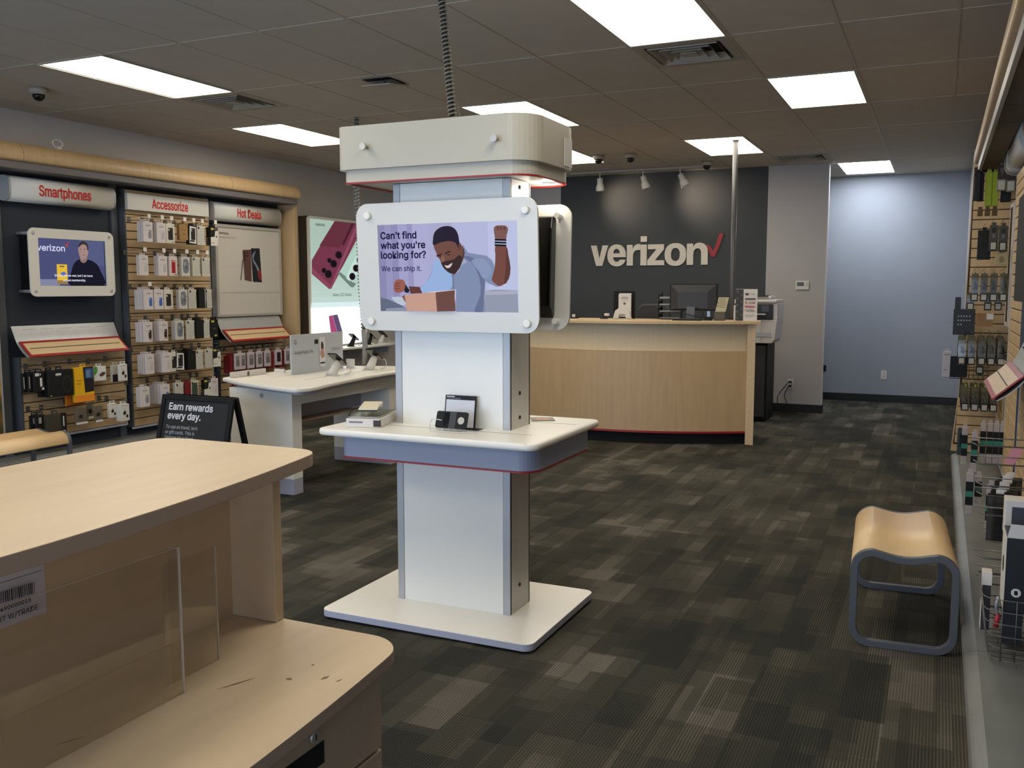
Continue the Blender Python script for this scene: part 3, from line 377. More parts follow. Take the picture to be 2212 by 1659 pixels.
# dropped ceiling: boards on a tee grid
GX, PX, GY, PY = .026, .6065, 4.367, 1.2192
ce = struct('ceiling', MB().box(XL - .1, XR + .1, YF, YA + .1, CEIL + .14, CEIL + .2, vent_dark))
ORG[ce] = Vector((0, 0, 0))
LIGHTS = [(-9, 0), (-10, 2), (-3, 0), (-2, 2), (-4, 4), (-2, 6), (-6, 2), (-7, 4), (-10, -2), (-6, -2), (-2, -2), (-9, -4), (-3, -4)]
VENTS = {(-3, 1): 0, (-9, 1): 0, (-3, 5): .31}
bm0 = MB().box(-.5, .5, -.5, .5, 0, .012, tile_m)
tile0 = part('ceiling_tile', bm0, ce); first = [tile0]
def tile(x0, x1, y0, y1):
    x0, x1, y0, y1 = max(x0, XL), min(x1, XR), max(y0, YF), min(y1, YA)
    if x1 - x0 < .03 or y1 - y0 < .03: return
    if first: o = first.pop()
    else: o = tile0.copy(); C.objects.link(o); o.parent = ce
    o.location = ((x0 + x1) / 2, (y0 + y1) / 2, CEIL); o.scale = (x1 - x0 - .004, y1 - y0 - .004, 1)
    ORG[o] = Vector((0, 0, 0))
for i in range(-12, 2):
    for j in range(-6, 8):
        x, y = GX + i * PX, GY + j * PY
        if (i, j) in LIGHTS: continue
        if (i, j) in VENTS:
            q = VENTS[(i, j)]
            tile(x, x + PX, y, y + q); tile(x, x + PX, y + q + .61, y + PY); continue
        tile(x, x + PX, y, y + PY)
for i in range(-11, 2):
    x = GX + i * PX
    if XL < x < XR: struct('ceiling_tee', MB().box(x - (.02 if i == -1 else .009), x + .009, YF, YA, CEIL - .0035, CEIL + .006, tee_m), ce)
for j in range(-5, 8):
    y = GY + j * PY
    struct('ceiling_tee', MB().box(XL, XR, y - .009, y + .009, CEIL - .003, CEIL + .006, tee_m), ce)
LB = {(-9, 0): 'long bright ceiling light panel above the left sales wall, nearest the camera', (-10, 2): 'ceiling light panel left of the kiosk header, farther along the left sales wall',
      (-3, 0): 'largest bright ceiling light panel at the top edge, next to a square air vent', (-2, 2): 'square looking ceiling light panel at upper right, beside the long pale ceiling seam',
      (-4, 4): 'ceiling light panel crossed by the thin steel pole', (-2, 6): 'bluish ceiling light panel inside the rear alcove', (-6, 2): 'ceiling light panel right behind the top of the kiosk header',
      (-7, 4): 'ceiling light panel half hidden by the right end of the kiosk header', (-10, -2): 'ceiling light panel above the left bench, over the top of the view', (-6, -2): 'ceiling light panel above the front desk, over the top of the view', (-2, -2): 'ceiling light panel right in front of the kiosk, over the top of the view', (-9, -4): 'ceiling light panel behind the camera on the left', (-3, -4): 'ceiling light panel behind the camera on the right'}
def lamp_m(name, col, e):
    m = bpy.data.materials.new(name); m.use_nodes = True; nt = m.node_tree; b = nt.nodes['Principled BSDF']
    b.inputs['Base Color'].default_value = (.8, .8, .8, 1); b.inputs['Emission Color'].default_value = (*col, 1); b.inputs['Emission Strength'].default_value = e; return m
lampw = lamp_m('diffuser_warm', (1, .915, .78), LAMP); lampb = lamp_m('diffuser_cool', (.86, .93, 1), LAMP * 1.6)
for (i, j) in LIGHTS:
    x, y = GX + i * PX, GY + j * PY
    if (i, j) == (-9, 0): x -= .03
    if (i, j) == (-10, 2): x += .04
    t = thing('ceiling_light', LB[(i, j)], 'ceiling light', (x + PX / 2, y + PY / 2, CEIL), 'recessed ceiling light panels')
    o = [(x + .006, y + .006), (x + PX - .006, y + .006), (x + PX - .006, y + PY - .006), (x + .006, y + PY - .006)]
    n_ = [(x + .018, y + .018), (x + PX - .018, y + .018), (x + PX - .018, y + PY - .018), (x + .018, y + PY - .018)]
    part('frame', MB().ring(o, n_, CEIL - .006, CEIL + .05, tee_m), t)
    part('diffuser', MB().box(x + .018, x + PX - .018, y + .018, y + PY - .018, CEIL - .002, CEIL + .02, lampb if (i, j) == (-2, 6) else lampw), t)
VL = {(-3, 1): 'square louvred air vent beside the largest ceiling light', (-9, 1): 'square louvred air vent at the far end of the left ceiling light', (-3, 5): 'square louvred air vent above the thermostat wall'}
for (i, j), q in VENTS.items():
    x, y = GX + i * PX, GY + j * PY + q; cx, cy = x + PX / 2, y + .305
    t = thing('air_vent', VL[(i, j)], 'air vent', (cx, cy, CEIL), 'square ceiling air vents')
    def sq(h): return [(cx - h, cy - h), (cx + h, cy - h), (cx + h, cy + h), (cx - h, cy + h)]
    part('backing', MB().box(cx - .29, cx + .29, cy - .29, cy + .29, CEIL + .045, CEIL + .05, vent_dark), t)
    part('frame', MB().ring(sq(.298), sq(.235), CEIL - .006, CEIL + .004, vent_m), t)
    for h in (.2, .14, .08):     # splayed louvre rings
        a, b = sq(h + .016), sq(h - .012); n = 4; m_ = MB()
        vs = [(p[0], p[1], CEIL - .012) for p in a] + [(p[0], p[1], CEIL + .03) for p in b] + [(p[0], p[1], CEIL - .009) for p in a] + [(p[0], p[1], CEIL + .033) for p in b]
        m_.add(vs, [f for k in range(4) for f in ((k, (k + 1) % 4, 4 + (k + 1) % 4, 4 + k), (8 + k, 12 + k, 12 + (k + 1) % 4, 8 + (k + 1) % 4), (k, 8 + k, 8 + (k + 1) % 4, (k + 1) % 4), (4 + k, 4 + (k + 1) % 4, 12 + (k + 1) % 4, 12 + k))], vent_m)
        part('louvre', m_, t)
    part('centre_plate', MB().box(cx - .05, cx + .05, cy - .05, cy + .05, CEIL - .012, CEIL - .008, vent_m), t)
    part('hanger', MB().box(cx - .006, cx + .006, cy - .006, cy + .006, CEIL - .008, CEIL + .045, vent_m), t)
# dome cameras
for (x, y), l in {(-6.08, 4.88): 'small ceiling dome camera at upper left above the left sales wall', (-3.507, 9.896): 'ceiling dome camera nearest the kiosk header, beside a light panel',
                  (-3.153, 9.94): 'ceiling dome camera between the first and second spotlights', (-2.535, 10.911): 'ceiling dome camera close to the steel pole, above the right wall glow'}.items():
    t = thing('dome_camera', l, 'security camera', (x, y, CEIL), 'ceiling dome cameras')
    part('housing', MB().lathe([(.062, 0), (.066, -.02), (.056, -.045), (.046, -.05)], (x, y, CEIL), mat('camera_housing', (150, 142, 130), .5)), t)
    part('dome', MB().lathe([(.044, -.05), (.042, -.068), (.032, -.085), (.016, -.094), (.002, -.096)], (x, y, CEIL), black_gloss), t)
# warped access plate in the ceiling
t = thing('access_plate', 'warped square access plate hanging from the ceiling left of the spiral cable', 'ceiling plate', (-3.66, 5.78, CEIL), None)
Rp = Matrix.Rotation(math.radians(7), 3, 'X')
part('plate', MB().box(-3.78, -3.55, 5.66, 5.92, CEIL - .03, CEIL - .024, tile_m, Rp), t)
part('opening', MB().box(-3.77, -3.56, 5.65, 5.72, CEIL - .004, CEIL - .001, black_deep).box(-3.57, -3.55, 5.66, 5.88, CEIL - .004, CEIL - .001, black_deep).box(-3.67, -3.66, 5.78, 5.79, CEIL - .03, CEIL, black_deep), t)
# track with three spots on the charcoal wall
tk = thing('lighting_track', 'thin white ceiling track carrying three spotlights before the charcoal wall', 'light track', (-3.45, 11.2, CEIL))
part('rail', MB().box(-4.35, -2.62, 11.185, 11.215, CEIL - .03, CEIL - .004, mat('track_white', (168, 162, 150), .5)), tk, bevel=.002)
hw = mat('spot_white', (206, 202, 192), .4)
for (x, tilt, l, tgt) in ((-3.95, 0, 'white track spotlight hanging straight down, nearest the kiosk', (-3.735, 2.65)), (-3.39, -.25, 'white track spotlight in the middle of the three', None), (-2.925, -.42, 'white track spotlight nearest the steel pole, tilted most', (-2.742, 2.66))):
    s = thing('spotlight', l, 'spotlight', (x, 11.2, CEIL - .03), 'track spotlights')
    part('stem', MB().lathe([(.007, 0), (.007, -.07)], (x, 11.2, CEIL - .03), hw, 8), s)
    R_ = Matrix.Rotation(tilt, 3, 'Y') @ Matrix.Rotation(math.radians(8), 3, 'X')
    part('lamp_head', MB().lathe([(.012, 0), (.036, -.006), (.038, -.075), (.05, -.098), (.055, -.125), (.056, -.155), (.05, -.16)], (x, 11.2, CEIL - .09), hw, 18, R=R_), s)
    part('lens', MB().lathe([(.048, -.161), (.044, -.163)], (x, 11.2, CEIL - .09), mat('lens', (150, 145, 135), .2), 18, R=R_), s)
    if tgt:
        ld = bpy.data.lights.new('spot', 'SPOT'); ld.energy = SPOT; ld.color = (1, .76, .58); ld.spot_size = math.radians(100); ld.spot_blend = 1; ld.shadow_soft_size = .03
        lo = bpy.data.objects.new('spot_beam', ld); C.objects.link(lo); lo.parent = s
        a = Vector((x, 11.2, CEIL - .27)); d = Vector((tgt[0], YB, tgt[1])) - a
        lo.location = a - ORG[s]; lo.rotation_euler = d.to_track_quat('-Z', 'Y').to_euler()

# steel pole
t = thing('steel_pole', 'thin grey steel pole from ceiling to floor behind the service counter', 'pole', (-1.906, 9.42, 0))
part('pole', MB().lathe([(.026, 0), (.026, CEIL - .01)], (-1.906, 9.42, 0), mat('galvanised', (92, 91, 90), .45, metal=.2), 20), t)
part('collar', MB().lathe([(.034, CEIL - .02), (.032, CEIL - .004)], (-1.906, 9.42, 0), MATS['galvanised'], 20), t)
# thermostat, outlets
t = thing('thermostat', 'white thermostat with grey display on the pale wall', 'thermostat', (-1.52, YB, 1.49))
part('case', MB().box(-1.598, -1.44, YB - .024, YB, 1.49, 1.597, offwhite), t, bevel=.008)
part('display', MB().box(-1.58, -1.50, YB - .0255, YB - .0235, 1.535, 1.58, mat('lcd', (72, 76, 70), .3)), t)
for k in (0, 1): part('button', MB().box(-1.475, -1.455, YB - .027, YB - .022, 1.56 - k * .022, 1.572 - k * .022, edge_grey), t)
for (x, y, z, l, nx) in ((-1.62, YB, .345, 'white wall outlet with two black plugs, right of the printer stand', 1), (-.641, YA, .362, 'white wall outlet low on the alcove wall', 0)):
    t = thing('wall_outlet', l, 'outlet', (x, y, z - .06))
    part('cover_plate', MB().box(x - .036, x + .036, y - .006, y, z - .06, z + .06, card_w), t, bevel=.003)
    for dz in (-.024, .024): part('socket', MB().lathe([(.016, -.0085), (.016, -.006)], (x, y, z + dz), offwhite, 14, 'y').box(x - .007, x - .004, y - .0095, y - .0083, z + dz - .004, z + dz + .007, blackm).box(x + .004, x + .007, y - .0095, y - .0083, z + dz - .004, z + dz + .007, blackm), t)
    if nx:
        for k, dz in enumerate((-.024, .024)):
            q = part('power_cord', MB().box(x - .022, x + .012, y - .04, y - .009, z + dz - .012, z + dz + .012, rubber).tube(smooth([(x - .02, y - .03, z + dz), (x - .07 * (1 + k), y - .035, z - .14), (x - .12 * (1 + k) + .08, y - .035, .09), (x - .2 - .1 * k, y - .05, .012)], 5, False), .005, rubber, 6), None)
            tag(q, ['short black power cord from the lower socket to the floor', 'long black power cord from the upper socket curving to the printer stand'][k], 'cord', 'printer power cords')
# door handle peeking past the partition
tag(part('wall_stop', MB().box(-1.256, -1.225, YB + .09, YB + .11, .5, .58, blackm), None, bevel=.004), 'small black stop on the partition edge, low beside the alcove', 'door stop')

# ================================================================== SALES WALL ON THE LEFT
XS = -6.85          # slat faces
t = thing('wall_fixture', 'long maple and charcoal wall fixture holding the phone displays on the left', 'wall fixture', (-6.93, 5.9, 0))
part('back_panel', MB().box(-6.995, -6.93, 3.2, 8.62, .13, 2.47, navy), t)
prof = smooth([(-6.985, 2.66), (-6.70, 2.66), (-6.635, 2.635), (-6.605, 2.58), (-6.61, 2.525), (-6.64, 2.51)], 4, False) + [(-6.985, 2.51)]
for a, b in ((3.2, 5.138), (5.142, 6.418), (6.422, 7.518), (7.522, 8.62)): part('cornice', MB().prism(prof, a, b, wood_v, 'y'), t)
part('cornice_rail', MB().box(-6.985, -6.645, 3.2, 8.62, 2.452, 2.51, mat('rail_grey', (104, 100, 98), .5)), t, bevel=.004)
part('end_panel', MB().box(-6.995, -6.70, 8.62, 8.68, 0, 2.66, wood_v), t, bevel=.003)
for y in (5.1, 6.275, 7.435): part('upright', MB().box(-6.93, -6.905, y - .035, y + .035, .13, 2.452, fix_frame), t, bevel=.003)
lp = [(-6.995, 0), (-6.66, 0), (-6.655, .07)] + smooth([(-6.65, .08), (-6.632, .105), (-6.64, .135), (-6.68, .148)], 4, False) + [(-6.80, .135), (-6.995, .13)]
for a, b in ((3.2, 4.878), (4.882, 8.618)): part('ledge', MB().prism(lp, a, b, ledge_m, 'y'), t)

def slatwall(y0, y1, z0, z1, label, pitch=.0762, x=XS, sgn=1, name_y='y'):
    """maple slat boards on a dark backing, thin rails at the sides; faces +X (sgn 1) or -X (sgn -1)"""
    t = thing('slatwall_panel', label, 'slat panel', (x - sgn * .03, (y0 + y1) / 2, z0))
    xa = lambda a, b: (x - sgn * b, x - sgn * a) if sgn > 0 else (x + a, x + b)
    a, b = xa(.012, .078); part('backing', MB().box(a, b, y0, y1, z0, z1, fix_frame).box(*xa(.011, .012), y0 + .02, y1 - .01, z0 + .01, z1 - .01, groove_m), t)
    n = round((z1 - z0) / pitch); p = (z1 - z0) / n; a, b = xa(0, .011)
    base = None
    for i in range(n):
        if base is None: base = part('slat', MB().box(a, b, y0 + .02, y1 - .008, z0 + .004, z0 + p - .004, slat_m), t, bevel=.002, seg=1); continue
        o = base.copy(); C.objects.link(o); o.parent = t; o.location = (0, 0, i * p)
    part('side_rail', MB().box(*xa(-.004, .012), y0, y0 + .018, z0, z1, fix_frame), t)
    part('side_rail', MB().box(*xa(-.004, .012), y1 - .007, y1, z0, z1, alu), t)
    part('bottom_rail', MB().box(*xa(-.004, .012), y0, y1, z0 - .018, z0, edge_grey), t)
    return t
sw1 = slatwall(5.18, 6.27, .262, .949, 'lower slat panel under the smartphones screen, with pouches and cables', .0762)
sw2 = slatwall(6.33, 7.42, .213, 2.423, 'tall slat panel full of phone cases under the accessorize sign', .0762)
sw3 = slatwall(7.50, 8.56, .213, .975, 'lower slat panel under the hot deals poster, with red backed cases', .0762)

# signs above the bays
def sign(y0, y1, z0, z1, txt, w, label, flat=False):
    if flat:
        t = thing('category_sign', label, 'sign', (-6.80, (y0 + y1) / 2, z0), 'category signs of the left sales wall')
        part('board', MB().box(-6.838, -6.80, y0, y1, z0, z1, offwhite), t, bevel=.002); xf = -6.80
    else:
        t = thing('category_sign', label, 'sign', (-6.86, (y0 + y1) / 2, z0), 'category signs of the left sales wall')
        hgt = z1 - z0
        pr_ = smooth([(-6.925, z0 + .02), (-6.87, z0), (-6.81, z0 + .014), (-6.788, z0 + .05), (-6.784, z0 + hgt / 2), (-6.788, z1 - .05), (-6.81, z1 - .012), (-6.87, z1), (-6.925, z1 - .02)], 4, False)
        part('board', MB().prism(pr_, y0 + .012, y1 - .012, offwhite, 'y', smooth=True), t)
        c = lambda p: (p[0], p[1])
        for a in (y0, y1 - .012): part('end_cap', MB().prism([(x_ + (.003 if x_ > -6.9 else 0), z_) for x_, z_ in pr_], a, a + .012, alu, 'y'), t)
        xf = -6.783
    mb = MB(); cap = .085; text(mb, txt, cap, (xf + .001, (y0 + y1) / 2 - w / 2, (z0 + z1) / 2 - cap * .5), (0, 1, 0), (0, 0, 1), paint((196, 44, 34)), (1, 0, 0), bold=.035, width=w, depth=.001)
    part('lettering', mb, t)
sign(5.13, 6.185, 2.215, 2.42, 'Smartphones', .52, 'white rounded sign reading Smartphones in red')
sign(6.335, 7.375, 2.235, 2.385, 'Accessorize', .46, 'flat white sign reading Accessorize in red', True)
sign(7.43, 8.50, 2.21, 2.405, 'Hot Deals', .38, 'white rounded sign reading Hot Deals in red')

def upt(pts, O): return pts
# wall screen
t = thing('wall_screen', 'white framed wall screen showing a man in black beside a yellow box', 'screen', (-6.86, 5.68, 1.44))
y0, y1, z0, z1 = 5.245, 6.10, 1.447, 2.008
o_ = rrect(y0, y1, z0, z1, .055, 6); i_ = [(5.335, 1.535)] * 7 + [(6.013, 1.535)] * 7 + [(6.013, 1.928)] * 7 + [(5.335, 1.928)] * 7
part('bezel', MB().ring(o_, i_, -6.755, -6.742, bezel_face, 'x'), t)
part('screen_body', MB().box(-6.93, -6.765, 5.30, 6.05, 1.50, 1.96, blackm), t, bevel=.01)
for y in (5.29, 6.055):
    for z in (1.49, 1.965): part('cap', MB().lathe([(.014, -6.93), (.014, -6.738), (.010, -6.735)], (0, y, z), alu, 12, 'x'), t)
E1 = 1.0
A_ = Art((-6.7645, 5.335, 1.928), (0, .678, 0), (0, 0, -.393), (1, 0, 0), .0006)
c_ = lambda r, g, b, e=1: paint((r, g, b), e)
A_.rect(0, 1, 0, 1, c_(74, 78, 118)).rect(.62, 1, 0, .55, c_(84, 90, 128)).rect(0, .3, .86, 1, c_(128, 132, 158))
A_.text('verizon', .0, .26, .05, c_(206, 208, 232), width=.272, bold=.035)
A_.poly([(.40, .12), (.43, .18), (.465, .03), (.43, .10)], c_(170, 70, 60))
A_.poly([(.45, 1), (.47, .72), (.52, .52), (.60, .42), (.66, .44), (.74, .42), (.86, .5), (.93, .68), (.97, 1)], c_(22, 22, 38), 3)
A_.poly([(.62, .36), (.62, .46), (.67, .50), (.72, .44), (.72, .34)], c_(140, 112, 108), 2)
A_.poly([(.60, .14), (.60, .30), (.63, .40), (.67, .42), (.73, .34), (.745, .22), (.73, .10), (.66, .06)], c_(162, 132, 128), 3)
A_.poly([(.60, .16), (.62, .05), (.68, .02), (.735, .07), (.75, .18), (.73, .22), (.72, .12), (.66, .09)], c_(60, 50, 58), 3)
A_.ell(.63, .20, .008, .010, c_(60, 46, 50)).ell(.69, .195, .008, .010, c_(60, 46, 50)).poly([(.64, .32), (.67, .335), (.70, .315), (.67, .325)], c_(110, 70, 70))
A_.rect(.26, .41, .54, .93, c_(226, 184, 60)).rect(.30, .37, .57, .60, c_(120, 96, 60)).rect(.26, .41, .88, .96, c_(150, 120, 70)).ell(.35, .74, .04, .04, c_(90, 110, 190))
A_.text('Did my phone wet, but I do have', .22, .80, .018, c_(222, 224, 240), width=.385, bold=.03).text('annual membership.', .34, .90, .018, c_(222, 224, 240), width=.23, bold=.03)
part('screen_image', A_.mb, t)
# poster
t = thing('phone_poster', 'tall white poster of a burgundy phone and pen under the hot deals sign', 'poster', (-6.86, 8.0, 1.2))
part('board', MB().box(-6.91, -6.84, 7.50, 8.535, 1.215, 2.165, card_w), t, bevel=.003)
o_ = [(7.49, 1.212), (8.545, 1.212), (8.545, 2.18), (7.49, 2.18)]; i_ = [(7.525, 1.24), (8.51, 1.24), (8.51, 2.145), (7.525, 2.145)]
part('frame', MB().ring(o_, i_, -6.86, -6.83, mat('poster_frame', (164, 160, 150), .4), 'x'), t, bevel=.003)
A_ = Art((-6.8395, 7.525, 2.145), (0, .985, 0), (0, 0, -.905), (1, 0, 0))
A_.rect(0, 1, 0, 1, paint((196, 190, 178))).rect(0, 1, .44, .445, paint((190, 184, 172)))
A_.text('Samsung', .03, .075, .024, paint((60, 56, 54)), width=.14, bold=.03).text('Galaxy S22 Ultra', .03, .12, .02, paint((130, 126, 120)), width=.25)
A_.poly([(.385, .245), (.52, .235), (.52, .62), (.405, .60)], paint((92, 62, 56))).poly([(.52, .22), (.665, .215), (.69, .625), (.54, .62)], paint((26, 30, 36)))
A_.poly([(.54, .3), (.57, .27), (.60, .25), (.56, .34), (.60, .40), (.65, .47), (.64, .52), (.59, .43), (.55, .38)], paint((118, 130, 144)), 3).poly([(.62, .50), (.675, .48), (.685, .6), (.64, .58)], paint((130, 44, 44)), 3)
for x_, y_, r in ((.415, .275, .013), (.415, .315, .015), (.418, .355, .013), (.455, .275, .009), (.455, .315, .010)): A_.ell(x_, y_, r, r, paint((28, 22, 24)))
A_.poly([(.375, .36), (.385, .36), (.345, .60), (.335, .60)], paint((60, 48, 46))).rect(.02, .98, .745, .748, paint((150, 145, 136)))
part('print', A_.mb, t)
# picture panel at the far left edge of the view
t = thing('wall_picture', 'tall picture panel at the left edge with a blurred green and amber print', 'picture panel', (-6.88, 4.55, .3))
part('board', MB().box(-6.90, -6.84, 4.05, 5.02, .30, 1.93, alu), t, bevel=.003)
m = bpy.data.materials.new('blurred_print'); m.use_nodes = True; nt = m.node_tree; n = nt.nodes.new('ShaderNodeTexNoise'); g = nt.nodes.new('ShaderNodeNewGeometry'); n.inputs['Scale'].default_value = 4; n.inputs['Detail'].default_value = 1
r = nt.nodes.new('ShaderNodeValToRGB'); nt.links.new(g.outputs['Position'], n.inputs['Vector']); nt.links.new(n.outputs['Fac'], r.inputs[0]); nt.links.new(r.outputs[0], nt.nodes['Principled BSDF'].inputs[0])
r.color_ramp.elements[0].position = .4; r.color_ramp.elements[0].color = rgb((70, 66, 30)); r.color_ramp.elements[1].position = .6; r.color_ramp.elements[1].color = rgb((190, 150, 60)); q = r.color_ramp.elements.new(.5); q.color = rgb((120, 84, 34))
part('print', MB().box(-6.84, -6.838, 4.07, 5.0, .32, 1.91, m), t)

# angled feature shelves
def feature_shelf(y0, y1, label, x=-6.84, s=1):
    t = thing('feature_shelf', label, 'shelf', (x, (y0 + y1) / 2, .95), 'angled feature shelves')
    X = lambda d: x + s * d
    pr_ = smooth([(X(-.02), 1.205), (X(.0), 1.16), (X(.025), 1.10), (X(.06), 1.045), (X(.115), .99), (X(.165), .955)], 4, False)
    part('metal_back', MB().strip(pr_, .004, y0, y1, alu), t)
    part('wood_face', MB().prism([(X(.066), 1.063), (X(.072), 1.067), (X(.168), .979), (X(.163), .974)], y0 + .035, y1 - .035, wood, 'y'), t)
    a, b = (X(.064), 1.064), (X(.160), .976)
    part('red_border', MB().prism([(X(.046), 1.078), (X(.051), 1.083), (X(.186), .961), (X(.181), .956)], y0 + .015, y1 - .015, red_trim, 'y'), t)
    part('groove', MB().prism([(X(.113), 1.025), (X(.1165), 1.0285), (X(.121), 1.0245), (X(.118), 1.021)], y0 + .06, y1 - .06, blackm, 'y'), t)
    n = 5
    for k in range(n):
        a = y0 + .06 + (y1 - y0 - .12) * (k + .14) / n; part('slot', MB().box(X(-.012) if s > 0 else X(-.002), X(-.002) if s > 0 else X(-.012), a, a + .12, 1.168, 1.176, black_deep), t)
    part('bracket', MB().box(X(-.07) if s > 0 else X(-.02), X(-.02) if s > 0 else X(-.07), (y0 + y1) / 2 - .04, (y0 + y1) / 2 + .04, 1.0, 1.16, fix_frame).box(min(X(-.03), X(.05)), max(X(-.03), X(.05)), (y0 + y1) / 2 - .03, (y0 + y1) / 2 + .03, 1.02, 1.04, fix_frame), t)
    return t
feature_shelf(5.13, 6.165, 'angled metal and maple shelf with red border under the wall screen')
feature_shelf(7.49, 8.50, 'angled metal and maple shelf with red border under the phone poster')

# pegs on a slat panel
def peg(t, y, z, x1=-6.60, tagc=True, x0=XS, label='peg hook'):
    p = thing('peg_hook', label, 'peg hook', (x0, y, z), 'wire peg hooks of the left sales wall')
    part('wire', MB().tube([(x0 + .003, y, z), (x1 - .03, y, z - .002), (x1, y, z + .006)], .0028, wire_m, 5).tube([(x0 + .004, y, z + .028), (x1 + .004, y, z + .034)], .002, wire_m, 5).box(x0 - .002, x0 + .006, y - .018, y + .018, z - .012, z + .036, wire_m), p)
    if tagc: part('price_tag', MB().box(x1 + .004, x1 + .006, y - .019, y + .019, z + .012, z + .05, card_w), p)
# hanging packages: one mesh per kind, 11 by 18 cm, hung from the top centre; local origin at the hanging hole, facing +X
PK = {}
def pack_mesh(kind, var=''):
    if kind == 'A' and not var: var = 'none'
    key = kind + var
    if key in PK: return PK[key]
    W_, H_, D_ = .104, .182, .016
    if kind in 'KM': W_, D_ = .10, .018
    if kind == 'G': H_ = .145
    mb = MB(); y0, y1, z1, z0 = -W_ / 2, W_ / 2, 0, -H_
    body = {'A': (205, 196, 192), 'B': (204, 198, 180), 'C': (200, 190, 184), 'D': (192, 188, 178), 'E': (196, 190, 172), 'F': (22, 21, 20), 'G': (150, 116, 70), 'H': (26, 25, 22), 'K': (22, 21, 20), 'M': (112, 28, 30)}[kind]
    bmx = paint(body)
    mb.box(-D_, 0, y0, y1, z0, z1, bmx)
    mb.box(-D_ * .6, -D_ * .4, -.022, .022, z1, z1 + .022, bmx).box(-D_ * .6, -D_ * .4 + .0006, -.012, .012, z1 + .008, z1 + .014, paint((70, 66, 62)))
    A = Art((0.0004, y0, z1), (0, W_, 0), (0, 0, -H_), (1, 0, 0), .0004)
    gr = paint((140, 132, 128)); dk = paint((34, 31, 30))
    if kind == 'A':
        A.rect(.42, .58, .05, .075, gr).rect(.22, .78, .16, .20, gr).rect(.28, .72, .23, .245, paint((166, 158, 154)))
        col = {'gray': (132, 130, 134), 'pale': (176, 168, 168), 'blue': (62, 96, 168), 'dark': (54, 32, 28), 'none': (188, 180, 176)}[var]
        A.poly([(.52, .42), (.56, .40), (.82, .40), (.86, .43), (.86, .80), (.82, .82), (.56, .82), (.52, .80)], paint(col)).ell(.60, .47, .05, .04, paint((214, 210, 208)))
        if var == 'dark': A.rect(.55, .9, .84, .88, paint((150, 90, 84)))
        A.rect(.14, .3, .42, .43, gr).rect(.14, .3, .47, .475, gr)
    elif kind == 'B':
        A.poly([(.22, .24), (.27, .21), (.74, .21), (.79, .24), (.79, .80), (.74, .83), (.27, .83), (.22, .80)], dk).ell(.33, .31, .07, .055, paint((206, 204, 196))).rect(.58, .92, .93, .95, dk).ell(.82, .09, .05, .03, gr).ell(.78, .78, .07, .045, gr)
    elif kind == 'C':
        A.rect(.28, .76, .20, .86, paint((158, 28, 34))).rect(.34, .72, .24, .28, paint((220, 190, 190))).rect(.6, .92, .92, .95, dk)
    elif kind == 'D':
        A.poly([(.22, .18), (.4, .1), (.66, .1), (.82, .22), (.82, .78), (.22, .78)], paint((112, 116, 120)), 3).ell(.4, .35, .12, .1, paint((150, 152, 152))).ell(.6, .55, .14, .09, paint((88, 92, 98))).ell(.86, .36, .07, .05, paint((120, 120, 118)))
    elif kind == 'E':
        A.poly([(.12, .16), (.2, .1), (.7, .1), (.8, .18), (.8, .88), (.12, .88)], paint((180, 178, 166) if var == '' else (62, 70, 54)), 2).ell(.18, .1, .11, .065, paint((40, 38, 38)))
        for q in range(7): A.rect(.90, .98, .12 + q * .11, .18 + q * .11, dk)
    elif kind == 'F':
        if var == 'y': A.rect(.1, .5, .06, .16, paint((196, 184, 70))).rect(.5, .84, .84, .93, paint((170, 176, 90))).rect(.3, .7, .46, .54, paint((70, 66, 60)))
        else: A.poly([(.12, .04), (.95, .08), (.95, .96), (.05, .92)], paint((214, 210, 200))).poly([(.26, .14), (.82, .14), (.82, .76), (.26, .76)], dk).rect(.12, .72, .78, .86, dk).ell(.36, .24, .05, .08, paint((200, 200, 200)))
    elif kind == 'G':
        A.rect(.25, .75, .3, .36, paint((120, 88, 50))).rect(.3, .7, .6, .66, paint((120, 88, 50)))
    elif kind == 'H':
        A.poly([(0, .55), (.55, .5), (.62, .2), (1, .16), (1, 1), (0, 1)], paint((206, 202, 188))).rect(.06, .4, .04, .14, paint((196, 186, 76))).rect(.45, .9, .07, .11, paint((150, 148, 140))).ell(.76, .5, .08, .06, dk).rect(.1, .45, .82, .86, gr)
    mb.v  # body first, print after
    k = len(mb.v); 
    for f, mi_, sm_ in zip(A.mb.f, A.mb.m, A.mb.sm):
        mb.f.append(tuple(x + k for x in f)); mb.m.append(mb.mi(A.mb.mats[mi_])); mb.sm.append(sm_)
    mb.v += A.mb.v
    me = bpy.data.meshes.new('package'); me.from_pydata(mb.v, [], mb.f)
    for m_ in mb.mats: me.materials.append(m_)
    me.polygons.foreach_set('material_index', mb.m); me.update()
    PK[key] = me; return me
KN = {'A': 'slim white case box', 'B': 'white box with black phone case', 'C': 'white box with red phone case', 'D': 'white box with marbled grey case', 'E': 'white framed clear case pack', 'F': 'black case pack', 'G': 'brown kraft case pack', 'H': 'black and white rugged case pack', 'K': 'thin black case pack', 'M': 'thin maroon case pack'}
VN = {'gray': 'with grey phone print', 'pale': 'with pale phone print', 'blue': 'with blue phone print', 'dark': 'with dark phone print', 'none': 'with faint print', '': '', 'y': 'with yellow badge', 'd': 'with dark green insert'}
ORD = ['first', 'second', 'third', 'fourth', 'fifth', 'sixth', 'seventh', 'eighth']
BEH = ['', 'second from front', 'third from front', 'fourth from front', 'fifth from front', 'sixth from front', 'seventh from front']
PKN = {'A': 'case_box', 'B': 'case_box', 'C': 'case_box', 'D': 'case_box', 'E': 'case_pack', 'F': 'case_pack', 'G': 'case_pack', 'H': 'case_pack', 'K': 'case_pack', 'M': 'case_pack'}
